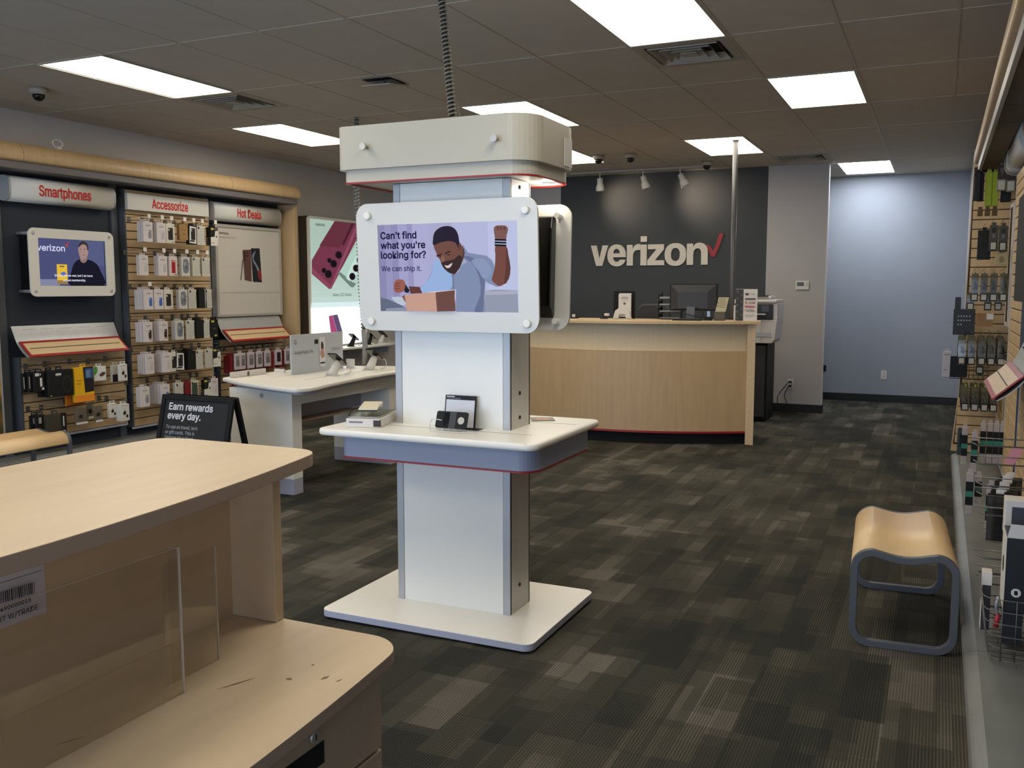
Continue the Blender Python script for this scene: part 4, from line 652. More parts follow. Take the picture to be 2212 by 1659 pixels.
ROWS = [[('A', 6.385, 0.115, 2.121, 0.182, 4, 'gray'), ('A', 6.544, 0.082, 2.123, 0.183, 3, 'pale'), ('B', 6.659, 0.139, 2.12, 0.187, 1, ''), ('G', 6.827, 0.105, 2.115, 0.142, 2, ''), ('F', 6.945, 0.113, 2.122, 0.204, 2, ''), ('E', 7.059, 0.11, 2.113, 0.181, 2, ''), ('H', 7.242, 0.104, 2.103, 0.187, 3, '')] ,
[('A', 6.321, 0.122, 1.801, 0.177, 2, 'none'), ('A', 6.548, 0.105, 1.819, 0.18, 3, 'pale'), ('C', 6.68, 0.125, 1.818, 0.18, 2, ''), ('D', 6.838, 0.126, 1.821, 0.178, 2, ''), ('E', 6.981, 0.136, 1.814, 0.192, 2, ''), ('E', 7.112, 0.121, 1.813, 0.19, 2, '')] ,
[('A', 6.361, 0.12, 1.523, 0.179, 6, 'blue'), ('A', 6.482, 0.09, 1.498, 0.175, 2, 'blue'), ('B', 6.604, 0.121, 1.495, 0.175, 2, ''), ('D', 6.789, 0.096, 1.504, 0.172, 2, ''), ('E', 6.917, 0.12, 1.492, 0.172, 2, ''), ('K', 7.051, 0.041, 1.496, 0.167, 4, ''), ('E', 7.132, 0.109, 1.498, 0.169, 1, '')] ,
[('A', 6.338, 0.123, 1.212, 0.182, 5, 'dark'), ('A', 6.531, 0.134, 1.213, 0.181, 5, 'dark'), ('D', 6.731, 0.116, 1.202, 0.194, 3, ''), ('E', 6.873, 0.122, 1.199, 0.19, 1, ''), ('K', 6.997, 0.044, 1.204, 0.167, 4, ''), ('E', 7.083, 0.114, 1.202, 0.173, 1, ''), ('F', 7.197, 0.107, 1.203, 0.18, 2, 'y')] ,
[('A', 6.345, 0.115, 0.91, 0.181, 5, 'none'), ('A', 6.554, 0.126, 0.914, 0.18, 6, 'none'), ('B', 6.641, 0.047, 0.913, 0.171, 1, ''), ('F', 6.718, 0.11, 0.899, 0.188, 1, ''), ('K', 6.877, 0.055, 0.903, 0.184, 5, ''), ('E', 6.98, 0.138, 0.908, 0.198, 1, ''), ('E', 7.113, 0.103, 0.911, 0.193, 1, ''), ('H', 7.22, 0.098, 0.896, 0.172, 1, '')] ,
[('A', 6.272, 0.103, 0.626, 0.189, 3, 'gray'), ('A', 6.521, 0.126, 0.621, 0.187, 7, 'blue'), ('E', 6.702, 0.113, 0.611, 0.193, 2, ''), ('M', 6.819, 0.043, 0.602, 0.193, 2, ''), ('E', 6.902, 0.099, 0.604, 0.204, 2, 'd'), ('H', 7.079, 0.09, 0.606, 0.184, 2, ''), ('A', 7.172, 0.078, 0.574, 0.137, 1, '')] ]

RN = ['top row', 'second row', 'third row', 'fourth row', 'fifth row', 'bottom row']
for r_, row in enumerate(ROWS):
    zt = [2.12, 1.815, 1.502, 1.205, .908, .61][r_]
    for c_i, (k, y, w_, zz, h_, n, var) in enumerate(row):
        zz = zt
        peg(sw2, y, zt + .019, -6.60, tagc=(r_ < 2 or c_i == 0) and r_ < 3, label='wire peg hook, ' + ORD[c_i] + ' from the left, ' + RN[r_] + ' of the tall slat panel')
        for d in range(n):
            kk, vv = (k, var) if d == 0 else (k, var)
            if k in 'BCD' and d: kk = k
            me = pack_mesh(kk, vv if kk in 'AFE' else '')
            o = bpy.data.objects.new(PKN[kk], me); C.objects.link(o)
            o.location = (-6.615 - d * .0215, y + random.uniform(-.002, .002), zt - random.uniform(0, .003)); o.rotation_euler = (0, random.uniform(0, .01), random.uniform(-.02, .02) if d else random.uniform(-.06, .06))
            o['label'] = ' '.join((KN[kk] + ' ' + VN[vv] + (', frontmost, ' if d == 0 else ', ' + BEH[d] + ', ') + ORD[c_i] + ' peg, ' + RN[r_]).split()).replace(' ,', ',')
            o['category'] = 'phone case'; o['group'] = 'phone case packs on the tall slat panel'
# lower left panel: pouches, cables, chargers
def hung(name, label, cat, x, y, w_, ztop, h_, d_, col, art=None, tab=True, grp='electronics hanging under the wall screen', tilt=0, sw=None, m=None):
    t = thing(name, label, cat, (x, y, ztop), grp); bm_ = m or paint(col)
    part('package', MB().box(x - d_, x, y - w_ / 2, y + w_ / 2, ztop - h_, ztop, bm_), t, bevel=.003, seg=1)
    if tab: part('hang_tab', MB().box(x - d_ * .55, x - d_ * .4, y - .028, y + .028, ztop, ztop + .026, bm_).box(x - d_ * .4, x - d_ * .39, y - .018, y + .018, ztop + .008, ztop + .018, paint((120, 116, 108))), t)
    if art:
        A = Art((x + .0004, y - w_ / 2, ztop), (0, w_, 0), (0, 0, -h_), (1, 0, 0), .0005); art(A); part('print', A.mb, t)
    if sw: peg(sw, y, ztop + .03, x + .02, False, label='peg hook holding the ' + ' '.join(label.split()[:12]))
    t.rotation_euler = (0, 0, tilt); return t
bk = (20, 19, 19); wt = paint((206, 202, 196)); dk = paint((30, 28, 28))
for d in range(3): hung('cable_pack', ['black slim cable pack with white print, frontmost of three', 'black slim cable pack, middle of three on the first peg', 'black slim cable pack, rearmost of three'][d], 'cable pack', -6.69 - .03 * d, 5.235 - d * .028, .105, .83 - .002 * d, .16, .016, bk, (lambda A: A.rect(.15, .5, .05, .2, wt).rect(.55, .75, .3, .75, wt).ell(.6, .12, .05, .05, wt).rect(.7, .9, .8, .92, wt)) if d == 0 else (lambda A: A.rect(.1, .16, .2, .8, wt)), sw=sw1 if d == 0 else None)
hung('headphone_pouch', 'large black headphone pouch with faint headband outline', 'headphones', -6.665, 5.42, .245, .835, .222, .05, bk, lambda A: A.rect(.3, .52, .12, .2, wt).rect(.3, .48, .23, .25, paint((80, 78, 76))).ell(.75, .55, .2, .32, paint((44, 40, 36))).ell(.75, .57, .16, .27, paint((20, 19, 19))).rect(.05, .12, .93, .95, wt), sw=sw1)
hung('headphone_pouch', 'flat black pouch tucked behind the headphone pouch', 'headphones', -6.735, 5.37, .20, .83, .215, .03, (26, 24, 22), None)
hung('phone_package', 'yellow and orange package with a blue screened keypad phone', 'phone package', -6.675, 5.662, .20, .84, .30, .035, (222, 170, 22), lambda A: A.rect(0, 1, .80, 1, paint((222, 136, 40))).poly([(.45, .0), (.98, .0), (.98, .72), (.52, .74)], dk).rect(.56, .95, .05, .33, paint((58, 84, 128))).rect(.6, .8, .1, .3, paint((96, 130, 160))).rect(.1, .35, .36, .38, paint((160, 110, 20))).rect(.1, .3, .46, .48, paint((160, 110, 20))), sw=sw1)
hung('phone_package', 'orange backed package behind the yellow phone package', 'phone package', -6.74, 5.62, .18, .80, .29, .03, (196, 110, 30), None, False)
hung('hotspot_box', 'small white and green box with a brown puck picture', 'gadget box', -6.70, 5.855, .13, .83, .128, .05, (210, 208, 200), lambda A: A.poly([(0, 0), (.22, 0), (.28, .3), (0, .6)], paint((66, 150, 52)), 2).ell(.66, .55, .26, .13, paint((92, 50, 44)), -.35), sw=sw1)
eb = lambda A: A.rect(.2, .8, .06, .1, paint((160, 158, 150))).ell(.42, .52, .17, .12, dk, -.2).ell(.7, .72, .13, .1, dk).ell(.45, .36, .05, .08, paint((150, 140, 130)))
hung('earbud_box', 'white earbud box on the last peg of the upper row, frontmost', 'earbuds', -6.62, 6.04, .086, .838, .15, .03, (206, 202, 190), eb, sw=sw1)
hung('earbud_box', 'dark and white box behind the upper earbud box', 'earbuds', -6.68, 6.01, .084, .83, .15, .03, (176, 170, 152), lambda A: A.rect(0, 1, .55, 1, dk))
for d in range(2): hung('cable_pack', ['small black cable pack of the lower row, frontmost', 'small black cable pack of the lower row, rearmost'][d], 'cable pack', -6.70 - .03 * d, 5.235 - .03 * d, .09, .475, .14, .016, bk, lambda A: A.rect(.3, .6, .15, .5, paint((150, 148, 140))), sw=sw1 if d == 0 else None)
hung('headphone_box', 'dark grey headphone box with white vertical lettering', 'headphones', -6.665, 5.36, .19, .47, .20, .05, (62, 56, 44), lambda A: A.rect(.72, 1, 0, 1, paint(bk)).rect(.82, .88, .12, .55, wt).rect(.76, .92, .72, .78, wt), sw=sw1)
def blister(name, label, x, y, w_, zt, h_):
    t = thing(name, label, 'gadget pack', (x, y, zt), 'clear gadget packs on the lower row')
    part('card', MB().box(x - .01, x - .007, y - w_ / 2 + .005, y + w_ / 2 - .005, zt - h_ + .01, zt - .01, paint((118, 108, 98))), t)
    part('blister', MB().box(x - .012, x + .01, y - w_ / 2, y + w_ / 2, zt - h_, zt, clear_blister), t, bevel=.004, seg=1)
    part('device', MB().box(x - .006, x + .004, y - .016, y + .016, zt - h_ * .62, zt - h_ * .42, dk), t, bevel=.004, seg=1)
    part('label_strip', MB().box(x + .0105, x + .0115, y - w_ / 2 + .006, y + w_ / 2 - .01, zt - h_ + .004, zt - h_ + .022, wt), t)
blister('gadget_pack', 'clear gadget pack, widest, beside the headphone box', -6.70, 5.633, .135, .49, .147)
blister('gadget_pack', 'clear gadget pack hanging highest on the lower row', -6.73, 5.757, .07, .52, .144)
blister('gadget_pack', 'clear gadget pack frontmost of the clear packs', -6.66, 5.782, .093, .495, .149)
for y, l in ((5.6, 'left'), (5.70, 'middle'), (5.78, 'right')): peg(sw1, y, .53, -6.70, False, label=l + ' wire peg hook above the clear gadget packs')
hung('earbud_box', 'small white earbud box with rounded corners, lower row', 'earbuds', -6.68, 5.958, .084, .489, .128, .03, (210, 204, 194), eb, sw=sw1)
hung('earbud_box', 'white earbud box on the last peg of the lower row', 'earbuds', -6.62, 6.038, .098, .478, .152, .06, (206, 202, 190), eb, sw=sw1)
# lower right panel: red backed cases
WL = ['double', 'second', 'third', 'fourth', 'fifth', 'last']
for i, (y, w_, wins) in enumerate(((7.581, .165, 2), (7.751, .105, 1), (7.886, .10, 1), (8.018, .10, 1), (8.202, .105, 1), (8.36, .09, 1))):
    def art(A, wins=wins, i=i):
        for q in range(wins):
            a = (q + .2) / wins; b = (q + .8) / wins
            A.rect(a, b, .17, .78, dk if i == 4 else paint((104, 98, 98))).rect(a + .04, b - .04, .22, .38, paint((136, 130, 130)) if i != 4 else dk)
    hung('case_box', 'white windowed case box, ' + (WL[i] if i else 'double wide, first') + ' from the left under the poster shelf', 'phone case', -6.63, y, w_, .838, .172, .02, (182, 170, 172), art, True, 'red backed case boxes under the poster', sw=sw3)
k = 0
for y, n in ((7.50, 4), (7.655, 2), (7.82, 1), (7.952, 1), (8.09, 3), (8.285, 3)):
    for d in range(n):
        o = bpy.data.objects.new('case_pack', pack_mesh('M')); C.objects.link(o); o.location = (-6.66 - .024 * d, y + .012 * (n > 2) , .815)
        o.rotation_euler = (0, 0, 0); k += 1
        o['label'] = 'maroon case pack, %s of the bunch %s' % (BEH[d] if d else 'frontmost', {7.50: 'at the left rail', 7.655: 'behind the double wide box', 7.82: 'between second and third box', 7.952: 'between third and fourth box', 8.09: 'left of the black windowed box', 8.285: 'right of the black windowed box'}[y])
        o['category'] = 'phone case'; o['group'] = 'maroon case packs under the poster'
for y, l in ((7.52, 'leftmost'), (8.10, 'middle'), (8.29, 'rightmost')): peg(sw3, y, .86, -6.64, False, label=l + ' wire peg hook carrying maroon case packs under the poster')
for d in range(2):
    o = bpy.data.objects.new('case_pack', pack_mesh('M')); C.objects.link(o); o.location = (-6.66 - .03 * d, 7.54, .50); o['label'] = ['maroon case pack low beside the demo table leg, front', 'maroon case pack low beside the demo table leg, rear'][d]; o['category'] = 'phone case'; o['group'] = 'maroon case packs under the poster'
peg(sw3, 7.56, .53, -6.63, False, label='low wire peg hook beside the demo table leg')
# small white clip on the cornice
t = thing('ceiling_clip', 'small clear ring left on top of the maple cornice', 'ring', (-6.75, 5.55, 2.66))
part('ring', MB().tube([(-6.72 + .0 * k, 5.55 + .05 * math.cos(k * PI / 8), 2.71 + .032 * math.sin(k * PI / 8)) for k in range(16)], .006, clear_blister if 0 else card_w, 6, True).box(-6.74, -6.70, 5.53, 5.57, 2.66, 2.685, card_w), t)

# ================================================================== THE KIOSK
K = thing('display_kiosk', 'tall white display kiosk with screen, table and header in the middle of the shop', 'kiosk', (-2.0, 3.77, 0))
part('foot', MB().box(-2.46, -1.55, 3.45, 4.09, 0, .014, black_deep), K)
part('base_plate', MB().prism(rrect(-2.535, -1.475, 3.38, 4.155, .045), .012, .044, white_lam, side=edge_grey), K, bevel=.003)
CX0, CX1, CY0, CY1 = -2.288, -1.700, 3.668, 3.880
part('column_core', MB().box(CX0 + .03, CX1 - .012, CY0 + .012, CY1 - .012, .044, 1.99, dark_grey), K)
for a, b in ((.044, .762), (.887, 1.985)):
    part('side_profile', MB().box(CX1 - .012, CX1, CY0, CY1, a, b, alu_dark), K, bevel=.002)
    part('side_profile', MB().box(CX0, CX0 + .012, CY0, CY1, a, b, alu_dark), K, bevel=.002)
    for x0, x1 in ((CX0, CX0 + .035), (CX1 - .035, CX1)):
        part('corner_profile', MB().box(x0, x1, CY0 - .004, CY0 + .012, a, b, alu), K, bevel=.002)
        part('corner_profile', MB().box(x0, x1, CY1 - .012, CY1 + .004, a, b, alu), K, bevel=.002)
    part('front_panel', MB().box(CX0 + .036, CX1 - .036, CY0 - .002, CY0 + .012, a, b, white_gloss), K, bevel=.001)
    part('back_panel', MB().box(CX0 + .036, CX1 - .036, CY1 - .012, CY1 + .002, a, b, white_gloss), K, bevel=.001)
for z in (1.045, .935, .16, 1.955):
    part('bolt', MB().lathe([(.009, CX1), (.009, CX1 + .003), (.005, CX1 + .0035)], (0, 3.766, z), rubber, 10, 'x'), K)
part('tabletop', MB().prism(rrect(-2.532, -1.452, 3.368, 4.172, .05), .857, .888, white_lam), K, bevel=.012, seg=3)
part('table_seam', MB().box(-2.38, -1.56, 3.586, 3.589, .8875, .8886, mat('seam', (120, 116, 108), .7)).box(-2.38, -1.50, 3.955, 3.958, .8875, .8886, MATS['seam']).box(-1.50, -1.498, 3.372, 3.378, .862, .887, MATS['seam']), K)
part('table_skirt', MB().prism(rrect(-2.425, -1.478, 3.418, 4.12, (.03, .085, .085, .03), 8), .762, .857, grey_skirt, smooth=False), K, bevel=.002)
part('red_trim', MB().prism(rrect(-2.427, -1.476, 3.416, 4.122, (.03, .085, .085, .03), 8), .755, .762, red_trim), K)
H0 = rrect(-2.475, -1.528, 3.497, 4.05, (.035, .13, .13, .035), 9); H1 = rrect(-2.455, -1.548, 3.517, 4.03, (.03, .115, .115, .03), 9); H2 = rrect(-2.44, -1.563, 3.532, 4.015, (.025, .10, .10, .025), 9)
part('header_box', MB().ring(H0, H2, 2.037, 2.226, acrylic_face).prism(H2, 2.20, 2.205, white_lam), K, bevel=.002)
part('header_ring', MB().ring(H1, H2, 1.984, 2.037, acrylic_face), K)
part('header_trim', MB().ring([(p[0] * 1, p[1]) for p in rrect(-2.457, -1.546, 3.515, 4.032, (.03, .117, .117, .03), 9)], H2, 1.977, 1.984, red_trim), K)
part('header_soffit', MB().prism(H2, 1.988, 1.994, white_lam), K)
puck = lamp_m('puck_glow', (1, .95, .85), 12)
for i_, (x, y) in enumerate(((-1.63, 3.93),)):
    p = part('downlight', MB().lathe([(.028, 1.988), (.028, 1.982), (.024, 1.981)], (x, y, 0), alu, 16), K)
    part('lens', MB().lathe([(.02, 1.9815), (.019, 1.980)], (x, y, 0), puck, 14), p)
    ld = bpy.data.lights.new('downlight', 'POINT'); ld.energy = (2.2, .0, .0)[i_] * PUCK; ld.color = (1, .95, .86); ld.shadow_soft_size = .02
    lo = bpy.data.objects.new('downlight_beam', ld); C.objects.link(lo); lo.parent = p; lo.location = Vector((x, y, 1.955)) - ORG[p]
for x, z in ((-2.316, 2.129), (-1.681, 2.122)):
    part('standoff', MB().lathe([(.008, 3.497), (.008, 3.474), (.015, 3.474), (.015, 3.462)], (x, 0, z), chrome, 16, 'y'), K)
part('edge_white_strip', MB().box(-1.5275, -1.5255, 3.86, 3.95, 2.05, 2.17, white_gloss), K)  # thin plain white strip on the header's right side, not emissive

def kiosk_screen(parent, yf, sgn, img, lean):
    """screen in a white acrylic face on four stand-offs; sgn -1 faces the camera"""
    R_ = Matrix.Rotation(lean * sgn * -1, 3, 'X'); cz = 1.607; cy = yf
    def rot(mb):
        mb.v = [tuple(R_ @ (Vector(v) - Vector((0, cy, cz))) + Vector((0, cy, cz))) for v in mb.v]; return mb
    x0, x1, z0, z1 = -2.43, -1.533, 1.322, 1.893
    o = rrect(x0, x1, z0, z1, .06, 7); q = [(-2.318, 1.410)] * 8 + [(-1.627, 1.410)] * 8 + [(-1.627, 1.797)] * 8 + [(-2.318, 1.797)] * 8
    b = part('screen_face', rot(MB().ring(o, q, yf, yf + .012, bezel_face, 'y')), parent)
    part('screen_body', rot(MB().prism([(yf - sgn * .013, 1.39), (yf - sgn * .013, 1.82), (yf - sgn * .030, 1.84), (yf - sgn * .060, 1.83), (yf - sgn * .07, 1.78), (yf - sgn * .07, 1.43), (yf - sgn * .030, 1.375)], -2.36, -1.60, black_gloss, 'x')), parent, bevel=.004)
    for x in (-2.366, -1.586):
        for z in (1.363, 1.838):
            part('standoff_cap', rot(MB().lathe([(.013, -sgn * .05), (.013, sgn * .004), (.018, sgn * .004), (.017, sgn * .012), (.013, sgn * .014)], (x, yf, z), white_lam, 18, 'y')), parent)
    part('mount', MB().box(-2.1, -1.9, *sorted((yf - sgn * .065, CY0 if sgn < 0 else CY1)), 1.5, 1.7, dark_grey), parent)
    if img:
        A = Art((-2.318, yf + sgn * -.004, 1.797), (.691, 0, 0), (0, 0, -.387), (0, sgn, 0), .0003); img(A); rot(A.mb); part('screen_image', A.mb, b)
def g(x, y):
    v0 = (y - 842) / 608; u = (x - (443 + 29 * v0)) / (952 - 14 * v0); return (min(max(u, 0), 1), min(max((y - (852 - 22 * u)) / (591 + 37 * u), 0), 1))
def man(A):
    L_ = lambda r, g_, b_: paint((r, g_, b_), 1)
    P = lambda pts, c, s=0: A.poly([g(*p) for p in pts], L_(*c), s)
    A.rect(0, 1, 0, 1, L_(168, 168, 204))
    for a, b, c in ((0, .05, (138, 136, 176)), (.05, .10, (150, 148, 188)), (.10, .15, (142, 140, 182)), (.15, .22, (160, 160, 200)), (.22, .26, (150, 148, 190)), (.26, .38, (170, 170, 208)), (.55, 1, (178, 182, 216)), (.80, 1, (186, 192, 224))): A.rect(a, b, 0, 1, L_(*c))
    P([(470, 1350), (520, 1360), (600, 1395), (660, 1425), (660, 1445), (472, 1443)], (98, 106, 128)); P([(555, 1345), (640, 1350), (650, 1400), (600, 1395), (560, 1365)], (186, 194, 210), 2)
    P([(510, 1425), (660, 1418), (668, 1445), (505, 1443)], (140, 146, 168))
    P([(1190, 1310), (1250, 1298), (1402, 1305), (1409, 1457), (1190, 1452)], (146, 152, 172)); P([(1195, 1310), (1402, 1308), (1403, 1330), (1195, 1335)], (168, 172, 190))
    P([(1042, 985), (1078, 1045), (1150, 1058), (1200, 1066), (1238, 1098), (1258, 1150), (1242, 1215), (1292, 1275), (1270, 1280), (1215, 1256), (1196, 1240), (1188, 1350), (1196, 1453), (1000, 1450), (1000, 1296), (862, 1308), (772, 1322), (753, 1280), (800, 1238), (826, 1190), (840, 1130), (870, 1078), (900, 1120), (960, 1188), (1010, 1180), (1046, 1110)], (128, 140, 172))
    P([(870, 1078), (842, 1130), (828, 1190), (800, 1240), (756, 1282), (772, 1320), (870, 1306), (960, 1296), (975, 1240), (965, 1190), (905, 1130)], (150, 176, 220), 2)
    P([(1040, 1075), (1100, 1110), (1150, 1200), (1165, 1330), (1120, 1450), (1180, 1452), (1186, 1330), (1192, 1210), (1160, 1120), (1090, 1070)], (104, 112, 146), 2)
    P([(1100, 1100), (1160, 1085), (1210, 1110), (1235, 1180), (1190, 1230), (1150, 1170)], (138, 150, 184), 2)
    P([(1005, 1090), (1045, 1075), (1075, 1110), (1040, 1125), (985, 1190), (975, 1170)], (156, 166, 196)); P([(975, 1190), (985, 1192), (990, 1290), (980, 1292)], (112, 122, 152))
    P([(1010, 1000), (1042, 1000), (1058, 1050), (1040, 1110), (1005, 1178), (975, 1184)], (84, 58, 54), 2)
    P([(852, 985), (850, 1010), (866, 1045), (872, 1068), (890, 1090), (905, 1130), (930, 1160), (965, 1186), (1000, 1178), (1028, 1140), (1040, 1080), (1046, 1020), (1020, 972), (960, 958), (900, 970)], (112, 76, 68), 3)
    P([(900, 1108), (930, 1100), (985, 1090), (1020, 1060), (1040, 1080), (1030, 1140), (1000, 1178), (965, 1186), (930, 1162), (908, 1135)], (58, 42, 44), 2)
    P([(922, 1128), (945, 1132), (975, 1112), (965, 1140), (940, 1150)], (212, 196, 200), 2)
    P([(866, 1062), (900, 1050), (905, 1058), (870, 1072)], (46, 32, 36)); P([(925, 1045), (960, 1030), (964, 1038), (928, 1054)], (46, 32, 36)); P([(880, 1072), (900, 1066), (898, 1074)], (30, 22, 26)); P([(935, 1062), (960, 1052), (958, 1060)], (30, 22, 26))
    P([(900, 1070), (915, 1064), (928, 1098), (910, 1108), (900, 1100)], (134, 94, 84), 2)
    P([(848, 992), (843, 960), (850, 915), (872, 885), (910, 866), (955, 864), (992, 882), (1014, 920), (1022, 965), (1030, 1010), (1015, 1015), (1000, 980), (960, 965), (900, 972)], (40, 34, 50), 3)
    P([(1016, 985), (1034, 990), (1036, 1020), (1022, 1036)], (100, 66, 60), 2)
    P([(1262, 1000), (1330, 1000), (1345, 1060), (1360, 1150), (1350, 1225), (1318, 1262), (1286, 1274), (1244, 1240), (1242, 1215), (1258, 1150), (1262, 1060)], (116, 74, 66), 2)
    P([(1330, 1010), (1345, 1060), (1360, 1150), (1350, 1225), (1318, 1262), (1330, 1150)], (92, 58, 54), 2)
    P([(1250, 885), (1262, 866), (1290, 862), (1330, 866), (1343, 892), (1334, 925), (1326, 960), (1266, 960), (1256, 925)], (124, 88, 84), 2)
    for q in range(3): P([(1268 + q * 22, 870), (1280 + q * 22, 872), (1282 + q * 22, 895), (1272 + q * 22, 893)], (94, 64, 62))
    for q in range(3): P([(1258, 952 + q * 18), (1334, 956 + q * 18), (1333, 968 + q * 18), (1258, 965 + q * 18)], (24, 24, 34))
    P([(680, 1272), (756, 1276), (774, 1320), (692, 1322)], (96, 60, 56)); P([(640, 1262), (655, 1256), (686, 1300), (676, 1318), (650, 1312)], (34, 32, 42))
    P([(578, 1242), (600, 1224), (640, 1228), (656, 1258), (642, 1306), (596, 1316), (572, 1292)], (150, 92, 80), 2)
    for q in range(3): P([(584, 1250 + q * 18), (618, 1246 + q * 18), (618, 1252 + q * 18), (584, 1257 + q * 18)], (112, 66, 58))
    P([(632, 1342), (652, 1330), (668, 1400)], (126, 86, 78)); P([(652, 1330), (866, 1312), (880, 1446), (668, 1440)], (196, 154, 138)); P([(800, 1312), (866, 1306), (1002, 1296), (1000, 1304), (868, 1316)], (206, 196, 206))
    P([(868, 1314), (1000, 1300), (1006, 1444), (880, 1447)], (108, 74, 70)); P([(1000, 1298), (1008, 1300), (998, 1390)], (206, 200, 212))
    ink = L_(26, 22, 58)
    for s_, y, w_ in (("Can't find", 948, 260), ("what you're", 1014, 318), ("looking for?", 1080, 324)):
        u, v = g(476 if y < 1000 else 480, y); A.text(s_, u, v, .0302, ink, width=.691 * w_ / 952, bold=.045)
    u, v = g(487, 1167); A.text('We can ship it.', u, v, .0232, L_(40, 34, 84), width=.691 * 287 / 952, bold=.022)
kiosk_screen(K, 3.585, -1, man, math.radians(2.6))
kiosk_screen(K, 3.955, 1, None, math.radians(2.6))
# cable spiral from the ceiling down into the header
def coil(name, label, path, rad, r, turns, m, sheath=None, seg=5, per=10):
    P = [Vector(p) for p in path]; ln = [0]
    for a, b in zip(P, P[1:]): ln.append(ln[-1] + (b - a).length)
    def at(s):
        s *= ln[-1]
        for i in range(len(P) - 1):
            if s <= ln[i + 1] + 1e-9: t_ = (s - ln[i]) / (ln[i + 1] - ln[i]); return P[i].lerp(P[i + 1], t_), (P[i + 1] - P[i]).normalized()
        return P[-1], (P[-1] - P[-2]).normalized()
    out = []
    N_ = int(turns * per)
    for k in range(N_ + 1):
        p, d = at(k / N_); a = Vector((1, 0, 0)); a = (a - d * a.dot(d)).normalized(); b = d.cross(a); an = 2 * PI * k / per
        out.append(p + (a * math.cos(an) + b * math.sin(an)) * rad)
    t = thing(name, label, 'cable', tuple(P[-1]))
    part('spiral', MB().tube(out, r, m, seg), t)
    part('core', MB().tube(P, rad * .72, sheath or rubber, 6), t)
    return t
coil('cable_spiral', 'thick grey spiral wrapped cable dropping from the ceiling into the kiosk header', [(-2.11, 3.77, CEIL - .01), (-2.083, 3.77, 2.797), (-2.059, 3.77, 2.554), (-2.028, 3.77, 2.208)], .017, .0042, 42, mat('spiral_wrap', (120, 114, 100), .5), rubber)
tag(part('thin_wire', MB().tube(smooth([(-1.995, 3.76, 2.206), (-1.985, 3.76, 2.25), (-2.0, 3.765, 2.31), (-2.02, 3.77, 2.36)], 4, False), .0022, mat('dull_wire', (90, 84, 74), .5), 5)), 'thin wire looping beside the spiral cable on top of the header', 'wire')
# things on the kiosk table
ZT = .8885
t = thing('charger_box', 'flat white product box with dark corner on the left of the kiosk table', 'box', (-2.37, 3.60, ZT), None)
R_ = Matrix.Rotation(math.radians(14), 3, 'Z'); c_ = (-2.375, 3.60, ZT + .02)
part('carton', MB().box(-2.455, -2.295, 3.465, 3.735, ZT, ZT + .04, card_w, R_, c_), t, bevel=.003)
part('clear_lid', MB().box(-2.45, -2.30, 3.47, 3.73, ZT + .0402, ZT + .052, clear_blister, R_, c_), t, bevel=.004)
part('corner_print', MB().box(-2.325, -2.2945, 3.4645, 3.48, ZT + .005, ZT + .034, mat('brown_print', (52, 42, 36), .6), R_, c_), t)
part('printed_line', MB().box(-2.44, -2.375, 3.4643, 3.466, ZT + .02, ZT + .028, paint((130, 126, 130)), R_, c_), t)
t = thing('demo_phone', 'cream tethered phone lying tilted on top of the white product box', 'phone', (-2.38, 3.60, ZT + .052))
R2 = Matrix.Rotation(math.radians(24), 3, 'Z') @ Matrix.Rotation(math.radians(5), 3, 'X'); c2 = (-2.38, 3.6, ZT + .078)
part('body', MB().box(-2.428, -2.342, 3.525, 3.685, ZT + .078, ZT + .085, mat('cream_phone', (232, 222, 190), .45), R2, c2), t)
part('screen_side', MB().box(-2.426, -2.344, 3.527, 3.683, ZT + .072, ZT + .0779, blackm, R2, c2), t)
part('stand', MB().lathe([(.03, 0), (.03, .006), (.012, .01), (.012, .026)], (-2.385, 3.60, ZT + .052), clearp, 16), t)
part('security_clip', MB().box(-2.352, -2.334, 3.61, 3.65, ZT + .07, ZT + .088, offwhite, R2, c2), t, bevel=.003)
part('security_clip', MB().box(-2.43, -2.42, 3.55, 3.60, ZT + .07, ZT + .086, offwhite, R2, c2), t, bevel=.003)
part('tether', MB().tube(smooth([(-2.415, 3.55, ZT + .078), (-2.425, 3.51, ZT + .072), (-2.42, 3.47, ZT + .045), (-2.40, 3.458, ZT + .02)], 5, False), .003, rubber, 6), t)
t = thing('card_holder', 'black framed white card holder standing before the kiosk column', 'card holder', (-1.905, 3.60, ZT))
Rk = Matrix.Rotation(math.radians(-9), 3, 'X')
part('frame', MB().box(-2.013, -1.856, 3.625, 3.629, ZT, ZT + .148, blackm, Rk, (-1.9, 3.627, ZT + .001)), t)
part('card', MB().box(-2.007, -1.863, 3.6235, 3.6248, ZT + .006, ZT + .128, mat('pale_card', (206, 206, 212), .6), Rk, (-1.9, 3.627, ZT + .001)), t)
part('base', MB().box(-1.928, -1.828, 3.60, 3.655, ZT, ZT + .002, blackm), t)
mb = MB(); A = Art((-2.013, 3.6244, ZT + .148), (.157, 0, 0), (0, 0, -.148), (0, -1, 0), .0003); A.rect(.04, .30, .03, .06, wt).rect(.05, .5, .085, .1, paint((150, 150, 150))); A.mb.v = [tuple(Rk @ (Vector(v) - Vector((-1.9, 3.627, ZT + .001))) + Vector((-1.9, 3.627, ZT + .001))) for v in A.mb.v]; part('print', A.mb, t)
t = thing('demo_phone', 'black tethered phone leaning back showing its round camera, kiosk table centre', 'phone', (-1.93, 3.545, ZT))
Rf = Matrix.Rotation(math.radians(-20), 3, 'X'); cf = (-1.93, 3.53, ZT + .012)
def rr(mb, R_=Rf, c=cf): mb.v = [tuple(R_ @ (Vector(v) - Vector(c)) + Vector(c)) for v in mb.v]; return mb
